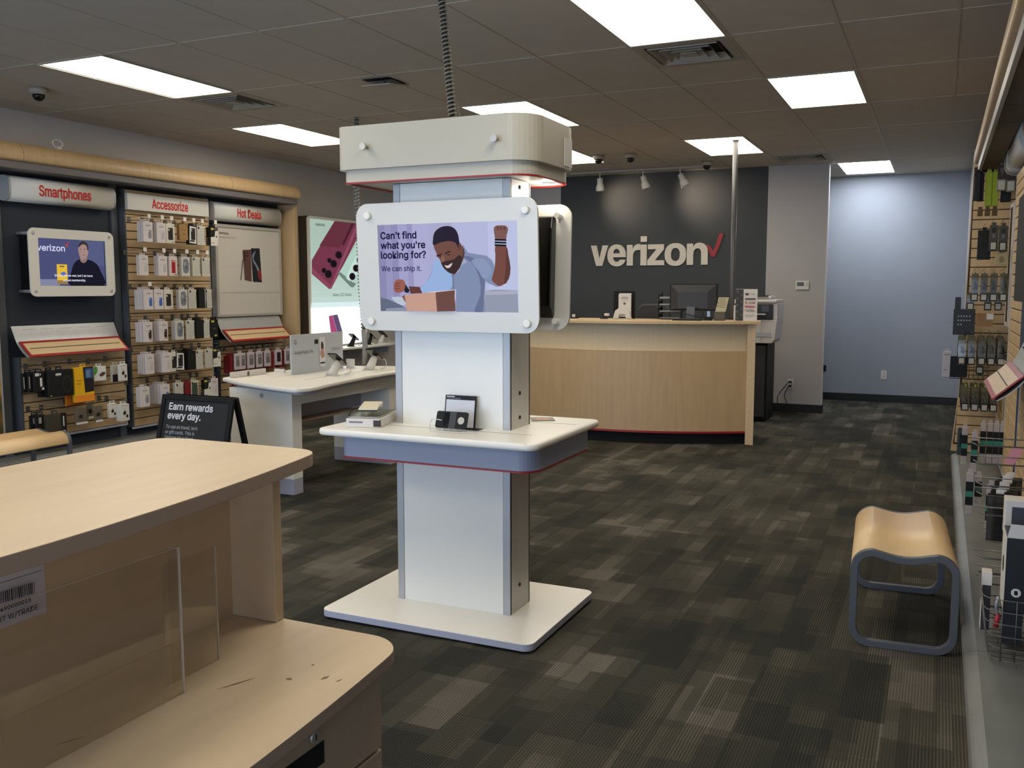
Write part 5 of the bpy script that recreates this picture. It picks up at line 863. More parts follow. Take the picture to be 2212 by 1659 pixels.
part('body', rr(MB().prism(rrect(-2.005, -1.850, ZT + .014, ZT + .090, .009), 3.528, 3.537, blackm, 'y')), t, bevel=.002)
part('back_stripe', rr(MB().box(-1.938, -1.905, 3.5268, 3.529, ZT + .0145, ZT + .0895, dark_grey)), t)
part('camera_bump', rr(MB().prism(rrect(-1.967, -1.938, ZT + .022, ZT + .086, .014), 3.524, 3.5285, black_gloss, 'y')), t, bevel=.002)
part('sensor', rr(MB().lathe([(.017, 3.5285), (.017, 3.524), (.012, 3.5235)], (-1.878, 0, ZT + .05), chrome, 20, 'y').lathe([(.0185, 3.5288), (.0185, 3.5262)], (-1.878, 0, ZT + .05), black_gloss, 20, 'y')), t)
part('stand', MB().box(-1.99, -1.86, 3.50, 3.57, ZT, ZT + .006, clearp).box(-1.985, -1.97, 3.505, 3.53, ZT + .006, ZT + .02, clearp).box(-1.94, -1.915, 3.505, 3.53, ZT + .006, ZT + .02, clearp).box(-1.885, -1.865, 3.505, 3.53, ZT + .006, ZT + .02, clearp), t)
part('cable', MB().tube(smooth([(-1.962, 3.518, ZT + .05), (-1.985, 3.508, ZT + .054), (-2.008, 3.505, ZT + .05), (-2.016, 3.505, ZT + .02), (-2.008, 3.50, ZT + .004), (-1.95, 3.495, ZT + .004), (-1.88, 3.497, ZT + .004), (-1.80, 3.52, ZT + .003)], 5, False), .0022, card_w, 6), t)
t = tag(part('leaflet', MB().box(-1.76, -1.65, 3.99, 4.10, ZT, ZT + .003, mat('leaflet_grey', (136, 128, 122), .5), Matrix.Rotation(.5, 3, 'Z')).box(-1.735, -1.67, 4.01, 4.08, ZT + .003, ZT + .0035, mat('leaflet_pink', (186, 140, 124), .5, var=.2, scale=40), Matrix.Rotation(.5, 3, 'Z'))), 'grey and pink folded leaflet lying right of the kiosk column', 'leaflet')

# ================================================================== WHITE DEMO TABLE
T = thing('demo_table', 'white demo table with slab ends and curved top behind the black sandwich board', 'table', (-4.5, 6.1, 0))
top = smooth([(-4.93, 5.46), (-4.66, 5.31), (-4.38, 5.20), (-4.12, 5.11), (-4.0, 5.08), (-3.945, 5.13), (-3.93, 5.25), (-3.99, 5.55), (-4.06, 6.05), (-4.07, 6.5), (-4.02, 6.85), (-4.05, 6.98), (-4.2, 6.99), (-4.6, 6.85), (-4.93, 6.68), (-4.985, 6.55), (-4.95, 6.1), (-4.985, 5.55)], 4)
part('tabletop', MB().prism(top, .800, .832, white_lam), T, bevel=.012, seg=3)
part('top_spacer', MB().prism([(p[0] * .9 - .45, p[1] * .9 + .61) for p in top], .775, .80, edge_grey), T)
for y0, y1 in ((5.39, 5.50), (6.70, 6.81)):
    part('end_slab', MB().box(-4.83, -4.25, y0, y1, .115, .775, white_lam), T, bevel=.002)
    part('plinth', MB().box(-4.83, -4.25, y0, y1, 0, .113, edge_grey), T, bevel=.002)
part('apron', MB().box(-4.27, -4.25, 5.50, 6.70, .665, .775, white_lam), T, bevel=.002)
part('apron', MB().box(-4.83, -4.81, 5.50, 6.70, .665, .775, white_lam), T, bevel=.002)
part('modesty_panel', MB().box(-4.56, -4.54, 5.50, 6.70, .50, .775, edge_grey), T)
part('cable_tray', MB().box(-4.54, -4.42, 5.7, 6.5, .49, .505, wood_edge), T)
part('screw_cap', MB().lathe([(.018, 5.39), (.017, 5.387)], (-4.525, 0, .725), edge_grey, 12, 'y'), T)
part('top_seam', MB().box(-4.62, -4.617, 5.6, 6.6, .8318, .8326, MATS['seam']).box(-4.30, -4.297, 5.6, 6.6, .8318, .8326, MATS['seam']), T)
Z2 = .8325
t = thing('product_sign', 'wide white product sign with a phone picture standing along the demo table', 'sign', (-4.62, 6.2, Z2))
part('board', MB().box(-4.63, -4.617, 5.865, 6.56, Z2, Z2 + .315, mat('sign_grey', (176, 180, 184), .6)), t, bevel=.002)
A = Art((-4.6168, 5.865, Z2 + .315), (0, .695, 0), (0, 0, -.315), (1, 0, 0))
gy = paint((120, 122, 128))
A.text('G', .05, .24, .034, paint((90, 92, 98)), bold=.03).text('Google Pixel 6 Pro', .05, .50, .03, gy, width=.25, bold=.005).text('Totally yours', .76, .47, .022, gy, width=.12)
A.rect(.43, .50, .16, .27, dk).poly([(.52, .11), (.63, .11), (.63, .88), (.52, .88)], paint((206, 208, 210))).poly([(.56, .22), (.60, .3), (.59, .5), (.55, .4)], paint((60, 46, 44)), 2).poly([(.53, .5), (.58, .4), (.62, .6), (.56, .66)], paint((180, 134, 116)), 2).rect(.53, .62, .76, .80, dk)
part('print', A.mb, t)
t = thing('card_strip', 'low white card strip at the near left of the demo table', 'card strip', (-4.88, 5.67, Z2))
part('card', MB().box(-4.892, -4.886, 5.47, 5.88, Z2, Z2 + .045, card_w).box(-4.892, -4.85, 5.47, 5.88, Z2, Z2 + .002, clearp), t)
part('marking', MB().box(-4.8859, -4.8852, 5.66, 5.685, Z2 + .004, Z2 + .035, paint((96, 100, 84))), t)
def stand_phone(x, y, z, label, m=offwhite, rz=0, s=1, grp='tethered phones on tilted stands', sit=True):
    t = thing('demo_phone', label, 'phone', (x, y, z), grp); v = lambda a, b, c: (x + a * s, y + b * s, z + c * s)
    part('stand', MB().tube([v(-.01, -.04, 0), v(-.008, -.015, .03), v(0, .015, .085), v(0, .022, .10)], [.04 * s, .032 * s, .026 * s, .02 * s], m, 12), t)
    part('stand_base', MB().lathe([(.055 * s, 0), (.05 * s, .006 * s)], v(-.01, -.03, 0), m, 20), t)
    R_ = Matrix.Rotation(math.radians(-32), 3, 'X') @ Matrix.Rotation(math.radians(0), 3, 'Z'); c = Vector(v(0, .02, .115))
    b = MB().prism(rrect(x - .038 * s, x + .038 * s, y + .02 * s - .078 * s, y + .02 * s + .078 * s, .008 * s), c.z - .004 * s, c.z + .004 * s, black_gloss)
    b.v = [tuple(R_ @ (Vector(q) - c) + c) for q in b.v]; part('phone_body', b, t)
    part('cable', MB().tube(smooth([v(.02, .075, .07), v(.035, .10, .075), v(.045, .115, .045), v(.03, .12, .01), v(0, .10, .004)], 4, False), .003 * s, m, 6), t)
    t.rotation_euler = (0, 0, rz); return t
stand_phone(-4.28, 5.98, Z2, 'phone on white tilted stand in front of the product sign', s=1.12)
stand_phone(-4.29, 6.52, Z2, 'phone on white tilted stand farther back on the demo table', s=1.12)
tag(part('small_card', MB().box(-4.90, -4.80, 6.0, 6.012, Z2, Z2 + .03, card_w).box(-4.90, -4.80, 6.012, 6.04, Z2, Z2 + .002, card_w)), 'tiny white card behind the left end of the product sign', 'card')
tag(part('small_card', MB().box(-4.60, -4.52, 6.58, 6.59, Z2, Z2 + .08, card_w).box(-4.60, -4.52, 6.59, 6.62, Z2, Z2 + .002, card_w)), 'small white card at the right end of the product sign', 'card')
coil('coiled_cable', 'grey coiled cable hanging from the ceiling onto the demo table, left of the kiosk', [(-4.60, 6.80, CEIL - .01), (-4.66, 6.85, 2.6), (-4.665, 6.9, 2.0), (-4.655, 6.9, 1.55), (-4.63, 6.9, 1.15)], .022, .005, 60, mat('grey_cord', (140, 140, 132), .5), mat('grey_core', (100, 100, 96), .6))
tag(part('cable_sleeve', MB().tube([(-4.63, 6.9, 1.15), (-4.62, 6.9, 1.0), (-4.615, 6.88, .834)], .024, mat('grey_sleeve', (128, 128, 124), .5), 10)), 'smooth grey cable sleeve standing on the demo table under the coiled cable', 'cable sleeve')

# ================================================================== LIGHT BOX AND WALL SHELF
B = thing('light_box', 'tall backlit poster box with burgundy and white phones, left of the kiosk', 'light box', (-6.92, 9.65, .8))
LY0, LY1, LZ0, LZ1 = 9.07, 10.27, .80, 2.37
part('cabinet', MB().box(-6.999, -6.86, LY0 + .01, LY1 - .01, LZ0, LZ1, mat('lightbox_side', (70, 60, 48), .5)), B, bevel=.005)
fo = rrect(LY0, LY1, LZ0, LZ1, .04, 5); part('front_frame', MB().ring(fo, rrect(LY0 + .03, LY1 - .03, LZ0 + .03, LZ1 - .03, .02, 5), -6.87, -6.845, white_lam, 'x'), B)
lit = lambda r, g_, b_, e=1: paint((r, g_, b_), e)
A = Art((-6.858, LY0 + .02, LZ1 - .02), (0, LY1 - LY0 - .04, 0), (0, 0, -(LZ1 - LZ0 - .04)), (1, 0, 0), .0006)
def h(x, y):
    v = (y - 180) / 1047; u = (x - (247 + 30 * v)) / 458; v = (y - (170 + 50 * u)) / (1045 - 20 * u); return (min(max(u, 0), 1), min(max(v, 0), 1))
for k in range(14):
    q = k / 14; A.rect(0, 1, q * .72, q * .72 + .06, lit(int(168 + 34 * q ** 2), int(190 + 34 * q ** 2), int(176 + 42 * q ** 2)))
Q = lambda pts, c, s=0, e=1: A.poly([h(*p) for p in pts], lit(*c, e), s)
Q([(455, 192), (705, 222), (705, 240), (430, 760), (412, 762), (272, 625), (272, 515)], (116, 54, 74)); Q([(272, 560), (300, 600), (420, 730), (412, 762), (272, 625)], (136, 68, 90)); Q([(640, 222), (668, 224), (432, 758), (412, 762)], (140, 74, 96)); Q([(455, 192), (600, 210), (500, 420), (330, 400)], (100, 48, 62)); Q([(596, 215), (620, 218), (530, 405), (514, 395)], (72, 30, 44))
Q([(705, 300), (484, 640), (590, 758), (614, 766), (705, 665)], (176, 206, 194)); Q([(484, 640), (590, 758), (614, 766), (640, 735), (600, 715), (500, 625)], (112, 130, 124)); Q([(700, 470), (640, 495), (560, 650), (560, 690), (610, 700), (705, 560)], (196, 222, 212), 2)
for x, y, r in ((485, 482, 27), (443, 553, 27), (400, 636, 28), (407, 524, 17), (363, 604, 18), (665, 537, 25), (632, 602, 25), (600, 670, 25)):
    u, v = h(x, y); A.ell(u, v, r / 458 * 1.08, r / 1047 * 1.28, lit(70, 40, 52)); A.ell(u, v, r / 458 * .9, r / 1047 * 1.1, lit(24, 18, 24))
u, v = h(290, 235); A.text('SAMSUNG', u, v, .028, lit(52, 66, 64), width=.19, bold=.04)
u, v = h(432, 822); A.text('Galaxy S22 Series', u, v, .036, lit(58, 80, 82), width=.41, bold=.01)
A.rect(0, 1, .66, .70, lit(218, 240, 240)).rect(0, 1, .70, 1, lit(250, 252, 255, 2.2))
Q([(400, 985), (432, 980), (478, 1146), (422, 1146)], (168, 74, 120)); Q([(432, 980), (474, 980), (520, 1142), (478, 1146)], (96, 76, 110))
for y in (1070, 1100, 1115, 1150): Q([(300, y), (370, y), (370, y + 4), (300, y + 4)], (196, 198, 214))
for y in (1052, 1085, 1100): Q([(610, y), (655, y), (655, y + 4), (610, y + 4)], (196, 198, 214))
part('backlit_print', A.mb, B)
Sf = thing('wall_shelf', 'thin white wall shelf with phones under the light box', 'shelf', (-6.8, 10.1, .78))
shp = smooth([(-6.99, 9.20), (-6.60, 9.18), (-6.54, 9.25), (-6.50, 9.8), (-6.53, 10.4), (-6.68, 10.8), (-6.84, 10.97), (-6.99, 11.0)], 4)
part('board', MB().prism([p for p in shp], .765, .79, white_lam), Sf, bevel=.006)
part('bracket', MB().box(-6.99, -6.70, 9.4, 9.42, .66, .765, edge_grey), Sf); part('bracket', MB().box(-6.99, -6.75, 10.6, 10.62, .66, .765, edge_grey), Sf)
for x, y, l in ((-6.70, 9.30, 'black phone on stand before the lit lower poster, left one'), (-6.66, 9.68, 'black phone on stand before the lit lower poster, middle one'), (-6.66, 10.06, 'black phone on dark stand at the right end of the light box'), (-6.72, 10.45, 'white tethered phone stand on the shelf right of the light box')):
    stand_phone(x, y, .7905, l, blackm if '10.45' not in str(y) else offwhite, s=1.0, grp='phones on the wall shelf')

# ================================================================== SANDWICH BOARD
t = thing('sandwich_board', 'black sandwich board with white lettering about rewards behind the front desk', 'sign board', (-4.57, 4.85, 0))
ang = math.radians(14); top_z = .775; topY = 4.82
Rf = Matrix.Rotation(-ang, 3, 'X'); Rb = Matrix.Rotation(ang, 3, 'X'); cc = (-4.57, topY, top_z); SX0, SX1 = -4.895, -4.262; Ls = top_z / math.cos(ang)
def lean(mb, R_): mb.v = [tuple(R_ @ (Vector(v) - Vector(cc)) + Vector(cc)) for v in mb.v]; return mb
for nm, R_, y0, y1 in (('front_leaf', Rf, topY - .028, topY - .003), ('rear_leaf', Rb, topY + .003, topY + .028)):
    zb = top_z - Ls + .008
    part(nm, lean(MB().box(SX0, SX0 + .035, y0, y1, zb, top_z, blackm).box(SX1 - .035, SX1, y0, y1, zb, top_z, blackm).box(SX0 + .035, SX1 - .035, y0, y1, top_z - .035, top_z, blackm).box(SX0 + .035, SX1 - .035, y0, y1, zb + .08, zb + .115, blackm), R_), t, bevel=.003)
    if nm == 'front_leaf': part('panel', lean(MB().box(SX0 + .035, SX1 - .035, y0 + .008, y1 - .006, zb + .115, top_z - .035, mat('board_black', (24, 24, 26), .5)), R_), t)
    else: part('hinge', MB().tube([(SX0 + .05, topY, top_z - .004), (SX1 - .05, topY, top_z - .004)], .006, blackm, 8), t)
mb = MB(); yy = topY - .028 + .0075; wl = paint((214, 214, 214)); wl2 = paint((170, 172, 172))
text(mb, 'Earn rewards', .047, (-4.825, yy, top_z - .102), (1, 0, 0), (0, 0, 1), wl, (0, -1, 0), bold=.045, width=.395)
text(mb, 'every day.', .047, (-4.825, yy, top_z - .165), (1, 0, 0), (0, 0, 1), wl, (0, -1, 0), bold=.045, width=.30)
for q, (s_, w_) in enumerate((('To use on travel, tech', .285), ('or gift cards. This is', .262), ("Verizon Visa' Card.", .262))):
    text(mb, s_, .024, (-4.825, yy, top_z - .232 - q * .037), (1, 0, 0), (0, 0, 1), wl2, (0, -1, 0), bold=.008, width=w_)
part('lettering', lean(mb, Rf), t)

# ================================================================== BENCHES
def bench(x0, x1, y0, y1, H_, label):
    t = thing('bench', label, 'bench', ((x0 + x1) / 2, (y0 + y1) / 2, 0), 'bent maple benches on grey frames'); W_ = x1 - x0; r = .085
    def loop(inset):
        a, b = x0 + inset, x1 - inset; zt, zb = H_ - inset, inset; R_ = r - inset * .9
        pts = []
        for k in range(9): an = 1.5 * PI - .5 * PI * k / 8; pts.append((a + R_ + R_ * math.cos(an), zb + R_ + R_ * math.sin(an)))
        for k in range(9): an = PI - .5 * PI * k / 8; pts.append((a + R_ + R_ * math.cos(an), zt - R_ + R_ * math.sin(an)))
        for k in range(1, 8): q = k / 8; pts.append((a + R_ + (b - a - 2 * R_) * q, zt - .022 * math.sin(PI * q) ** 1.2))
        for k in range(9): an = .5 * PI - .5 * PI * k / 8; pts.append((b - R_ + R_ * math.cos(an), zt - R_ + R_ * math.sin(an)))
        for k in range(9): an = -.5 * PI * k / 8; pts.append((b - R_ + R_ * math.cos(an), zb + R_ + R_ * math.sin(an)))
        return pts
    o, i_ = loop(0), loop(.030)
    for y in (y0, y1 - .03): part('frame', MB().ring(o, i_, y, y + .03, steel_frame, 'y'), t, bevel=.003)
    P = []; a, b, zt = x0, x1, H_
    P.append((a, zt - r - .008))
    for k in range(9): an = PI - .5 * PI * k / 8; P.append((a + r + r * math.cos(an), zt - r + r * math.sin(an)))
    for k in range(1, 10): q = k / 10; P.append((a + r + (b - a - 2 * r) * q, zt - .022 * math.sin(PI * q) ** 1.2))
    for k in range(9): an = .5 * PI - .5 * PI * k / 8; P.append((b - r + r * math.cos(an), zt - r + r * math.sin(an)))
    P.append((b, zt - r - .008))
    s = part('seat', MB().strip(P, -.012, y0 + .0302, y1 - .0302, wood_seat), t)
    for p in s.data.polygons:
        n = p.normal
        p.use_smooth = abs(n.y) < .5
    return t
b1 = bench(-.297, .123, 4.075, 4.93, .422, 'bent maple bench on grey loop frames by the right sales wall')
b1.rotation_euler = (0, 0, math.radians(3.2)); b1.location.x -= .024
bench(-6.42, -5.985, 4.10, 4.94, .43, 'bent maple bench at the left edge, under the cable and pouch display')

# ================================================================== SERVICE COUNTER
N_ = thing('service_counter', 'bow fronted maple service counter with red base line before the charcoal wall', 'counter', (-3.0, 9.1, 0))
def bow(off, x0=-4.45, x1=-1.665, n=24, d=.42):
    out = []
    for k in range(n + 1):
        q = k / n; out.append((x0 + (x1 - x0) * q, 9.0 + off - d * 4 * q * (1 - q)))
    return out
def bowed(off, z0, z1, th, m, x0=-4.45, x1=-1.665, q0=0, q1=1):
    P = bow(off)
    a, b = int(q0 * 24), int(q1 * 24); P = P[a:b + 1]
    if q0: P[0] = (P[0][0] + .001, P[0][1])
    return MB().prism(P + [(p[0], p[1] + th) for p in reversed(P)], z0, z1, m)
for q0, q1 in ((0, .38), (.375, .71), (.70, 1)): part('front_panel', bowed(0, .132, .905, .03, wood_v, q0=q0, q1=q1), N_)
part('upper_panel', bowed(.055, .905, 1.168, .02, mat('maple_lit', (202, 186, 154), .5, var=.03, scale=5, stretch=(6, 6, .6))), N_)  # same maple as the front, its brighter light put into the colour
part('ledge_cap', bowed(-.002, .905, .909, .06, wood), N_)
part('red_trim', bowed(-.001, .112, .132, .02, red_trim), N_); part('kick', bowed(.10, 0, .112, .02, black_deep), N_)
P = bow(-.045, -4.53, -1.515); part('counter_top', MB().prism([(-4.53 + (p[0] + 4.45) * 2.99 / 2.785, p[1]) for p in bow(-.03)] + [(-1.60, 9.32), (-4.53, 9.32)], 1.170, 1.197, wood), N_, bevel=.002)
part('end_panel', MB().prism([(-1.665, 8.992), (-1.585, 8.985), (-1.70, 9.62), (-1.77, 9.62)], 0, 1.169, wood), N_, bevel=.003)
part('end_panel', MB().box(-4.53, -4.45, 8.985, 9.62, 0, 1.169, wood), N_, bevel=.003)
part('work_surface', MB().box(-4.45, -1.75, 9.17, 9.37, .74, .765, wood).box(-4.45, -1.95, 9.37, 9.62, .74, .765, wood), N_)
part('wedge', MB().prism([(-3.50, 8.70), (-3.46, 8.70), (-3.46, 8.73)], .9105, .965, wood), N_)
ZC = 1.1975
def cthing(name, label, cat, x, y, grp='things on the service counter'): return thing(name, label, cat, (x, y, ZC), grp)
t = cthing('photo_stand', 'black picture frame standing behind the white leaflet holder', 'frame', -2.96, 9.22)
part('frame', MB().box(-3.085, -2.855, 9.21, 9.225, ZC, ZC + .285, black_deep), t, bevel=.004); part('easel', MB().box(-2.99, -2.95, 9.225, 9.28, ZC, ZC + .15, blackm), t)
t = cthing('leaflet_holder', 'white leaflet holder with grey print on the service counter', 'leaflet holder', -2.95, 9.12)
part('leaflets', MB().box(-3.005, -2.875, 9.13, 9.15, ZC + .02, ZC + .25, card_w).box(-3.005, -2.875, 9.15, 9.152, ZC + .02, ZC + .262, card_w), t)
part('pocket', MB().prism([(-3.055, ZC), (-2.995, ZC), (-2.985, ZC + .05), (-2.925, ZC + .05), (-2.915, ZC), (-2.86, ZC), (-2.885, ZC + .085), (-2.925, ZC + .11), (-2.995, ZC + .11), (-3.03, ZC + .085)], 9.095, 9.13, offwhite, 'y').box(-3.05, -2.86, 9.095, 9.16, ZC, ZC + .006, offwhite), t, bevel=.002)
A = Art((-3.0, 9.1296, ZC + .245), (.12, 0, 0), (0, 0, -.14), (0, -1, 0)); A.ell(.5, .22, .36, .1, paint((170, 168, 160))).rect(.15, .85, .4, .42, gy).ell(.5, .62, .14, .11, paint((150, 146, 140))).ell(.5, .64, .06, .05, dk); part('print', A.mb, t)
t = cthing('card_reader', 'small white cable adapter beside the leaflet holder', 'adapter', -3.14, 9.12)
part('plug', MB().box(-3.15, -3.10, 9.10, 9.13, ZC + .03, ZC + .055, card_w), t, bevel=.004); part('stand', MB().box(-3.19, -3.12, 9.09, 9.14, ZC, ZC + .01, blackm).tube([(-3.17, 9.11, ZC + .01), (-3.15, 9.115, ZC + .04)], .004, blackm), t)
t = cthing('small_terminal', 'tiny black and white device at the left visible end of the counter', 'device', -3.48, 9.10)
part('body', MB().box(-3.56, -3.44, 9.06, 9.14, ZC, ZC + .012, blackm).box(-3.50, -3.47, 9.09, 9.11, ZC + .012, ZC + .042, card_w), t, bevel=.003)
t = cthing('letter_tray', 'black stacked letter tray with papers left of the monitor', 'letter tray', -2.51, 9.24)
for k in range(4):
    z = ZC + .004 + k * .066; part('shelf', MB().box(-2.60, -2.38, 9.18, 9.30, z, z + .006, blackm).box(-2.60, -2.595, 9.18, 9.30, z, z + .05, blackm), t)
    part('paper', MB().box(-2.588, -2.39, 9.185, 9.295, z + .006, z + .014 + .004 * k, paint((150, 150, 150))), t)
part('post', MB().box(-2.60, -2.585, 9.285, 9.30, ZC, ZC + .27, blackm).box(-2.395, -2.38, 9.285, 9.30, ZC, ZC + .27, blackm), t)
t = cthing('monitor', 'black computer monitor seen from behind on the service counter', 'monitor', -2.24, 9.15)
x0, x1, z0, z1 = -2.475, -1.995, 1.29, 1.558
part('housing', MB().box(x0, x1, 9.15, 9.175, z0, z1, blackm), t, bevel=.005)
vs = [(x0 + .012, 9.15, z0 + .008), (x1 - .012, 9.15, z0 + .008), (x1 - .012, 9.15, z1 - .012), (x0 + .012, 9.15, z1 - .012), (x0 + .09, 9.118, z0 + .02), (x1 - .09, 9.118, z0 + .02), (x1 - .09, 9.118, z1 - .085), (x0 + .09, 9.118, z1 - .085)]
part('rear_bulge', MB().add(vs, [(4, 5, 6, 7), (0, 1, 5, 4), (1, 2, 6, 5), (2, 3, 7, 6), (3, 0, 4, 7)], dark_grey), t)
part('stand_neck', MB().box(-2.29, -2.205, 9.10, 9.125, ZC + .008, ZC + .13, mat('stand_grey', (92, 92, 92), .4)), t, bevel=.003)
part('stand_foot', MB().prism(rrect(-2.37, -2.12, 9.03, 9.22, .02), ZC, ZC + .008, blackm), t)
part('cable', MB().tube(smooth([(-2.20, 9.10, ZC + .12), (-2.14, 9.09, ZC + .10), (-2.12, 9.09, ZC + .03), (-2.2, 9.08, ZC + .04), (-2.3, 9.09, ZC + .06)], 5, False), .004, rubber, 6), t)
t = tag(part('keyboard', MB().box(-2.38, -2.10, 8.90, 9.0, ZC, ZC + .012, blackm).box(-2.37, -2.11, 8.91, 8.99, ZC + .012, ZC + .018, dark_grey), None, bevel=.003), 'flat black keyboard lying before the monitor', 'keyboard', 'things on the service counter')
t = cthing('charging_dock', 'small black and clear dock between monitor and cream leaflet stand', 'dock', -2.06, 9.05)
part('base', MB().box(-2.09, -2.02, 9.02, 9.08, ZC, ZC + .035, blackm), t, bevel=.004); part('glass', MB().box(-2.07, -2.04, 9.045, 9.05, ZC + .035, ZC + .09, clearp), t)
t = cthing('leaflet_stand', 'cream leaflet in a slanted brown holder right of the monitor', 'leaflet stand', -1.94, 9.06)
part('leaflet', MB().prism([(-1.995, ZC + .085), (-1.895, ZC + .085), (-1.865, ZC + .225), (-1.965, ZC + .225)], 9.07, 9.074, mat('cream_card', (190, 182, 148), .6), 'y'), t)
part('pocket', MB().box(-2.0, -1.90, 9.055, 9.068, ZC, ZC + .085, mat('pocket_brown', (84, 76, 60), .5)).box(-2.0, -1.90, 9.055, 9.11, ZC, ZC + .004, MATS['pocket_brown']), t)
A = Art((-1.995, 9.0695, ZC + .225), (.12, 0, 0), (0, 0, -.14), (0, -1, 0)); [A.rect(.3, .8, .1 + .14 * q, .13 + .14 * q, paint((120, 110, 90))) for q in range(5)]; A.rect(.18, .24, .35, .42, dk).rect(.15, .21, .55, .62, dk); part('print', A.mb, t)
t = cthing('counter_box', 'narrow white box behind the tall counter card', 'box', -1.80, 9.15)
part('box', MB().box(-1.83, -1.77, 9.13, 9.19, ZC, ZC + .15, card_w), t, bevel=.002); part('black_top', MB().box(-1.815, -1.785, 9.14, 9.18, ZC + .15, ZC + .17, blackm).prism([(-1.83, ZC + .17), (-1.78, ZC + .17), (-1.79, ZC + .24)], 9.15, 9.155, card_w, 'y'), t)
t = cthing('counter_card', 'tall white and charcoal counter card reading It Just Makes Cents', 'counter card', -1.69, 9.05)
part('card', MB().box(-1.795, -1.59, 9.05, 9.056, ZC, ZC + .305, card_w).box(-1.795, -1.59, 9.056, 9.12, ZC, ZC + .002, card_w), t)
A = Art((-1.795, 9.0498, ZC + .302), (.205, 0, 0), (0, 0, -.30), (0, -1, 0))
A.rect(0, .36, 0, 1, paint((62, 62, 62)))
for q in range(9): A.ell(.08 + .2 * (q % 2), .08 + q * .105, .075, .05, paint((84, 82, 80)))
A.rect(.44, .60, .12, .18, paint((70, 72, 76))).rect(.72, .88, .13, .16, paint((180, 180, 180))).rect(.44, .92, .28, .33, paint((86, 80, 78)))
for q, (s_, c3) in enumerate((('It Just', (176, 84, 74)), ('Makes', (190, 52, 44)), ('Cents.', (140, 120, 112)))): A.text(s_, .43, .45 + q * .125, .021, paint(c3), width=.098, bold=.04)
A.rect(.45, .9, .80, .82, paint((170, 168, 168))).rect(.45, .86, .85, .87, paint((170, 168, 168))); part('print', A.mb, t)
# office chair, printer on black cabinet
t = thing('office_chair', 'dark grey office chair back peeking over the service counter', 'chair', (-2.86, 9.95, 0))
part('backrest', MB().prism(rrect(-3.06, -2.68, .92, 1.34, .10), 9.93, 9.99, dark_grey, 'y'), t, bevel=.02); part('seat', MB().prism(rrect(-3.08, -2.64, 9.70, 9.93, .05), .44, .50, dark_grey), t, bevel=.02)
part('post', MB().lathe([(.03, .06), (.03, .44)], (-2.86, 9.84, 0), blackm, 12), t); part('back_bar', MB().box(-2.89, -2.83, 9.93, 9.95, .47, .93, blackm), t)
for k in range(5):
    an = 2 * PI * k / 5; part('leg', MB().tube([(-2.86, 9.84, .08), (-2.86 + .22 * math.cos(an), 9.84 + .22 * math.sin(an), .05)], .018, blackm, 6).lathe([(.025, 0), (.025, .05)], (-2.86 + .22 * math.cos(an), 9.84 + .22 * math.sin(an), 0), blackm, 8), t)
t = thing('printer_stand', 'black cabinet stand carrying the printer beside the counter', 'cabinet', (-1.88, 10.95, 0))
part('cabinet', MB().box(-2.22, -1.74, 10.62, 11.12, .03, .895, blackm), t, bevel=.004); part('foot', MB().box(-2.20, -1.76, 10.64, 11.10, 0, .03, black_deep), t); part('door', MB().box(-2.20, -1.76, 10.612, 10.62, .06, .87, dark_grey), t, bevel=.002)
t = thing('printer', 'white and black multifunction printer on the black cabinet', 'printer', (-1.86, 10.8, .897))
px0, px1, py0, py1 = -2.13, -1.635, 10.56, 11.02
grey_w = mat('printer_white', (196, 192, 190), .45)
part('lower_body', MB().prism([(px0, .897), (px1 - .055, .897), (px1 - .02, .94), (px1, 1.16), (px0, 1.16)], py0, py1, grey_w, 'y'), t, bevel=.006)
part('dark_front', MB().box(px0 + .02, px1 - .05, py0 - .012, py0 + .05, 1.165, 1.335, mat('printer_dark', (34, 36, 40), .35)), t, bevel=.006)
part('upper_body', MB().box(px0, px1, py0 + .02, py1, 1.16, 1.345, grey_w), t, bevel=.006); part('scanner_lid', MB().box(px0 + .01, px1 - .01, py0, py1, 1.345, 1.385, grey_w), t, bevel=.012)
part('paper_feeder', MB().box(px0 + .05, px1 - .08, py0 + .08, py1 - .08, 1.385, 1.425, grey_w), t, bevel=.015); part('feeder_flap', MB().box(px0 + .06, px0 + .38, py0 + .04, py0 + .2, 1.425, 1.431, dark_grey), t)
part('output_tray', MB().box(px0 + .05, px1 - .12, py0 - .05, py0, 1.215, 1.228, grey_w), t); part('touch_panel', MB().box(px1 - .17, px1 - .09, py0 - .018, py0 - .011, 1.25, 1.32, mat('panel_grey', (72, 74, 80), .3)), t)
part('paper_drawer', MB().box(px0 + .03, px1 - .06, py0 - .006, py0, .97, 1.02, edge_grey).box(px1 - .17, px1 - .168, py0 - .0065, py0, .91, 1.14, edge_grey), t)

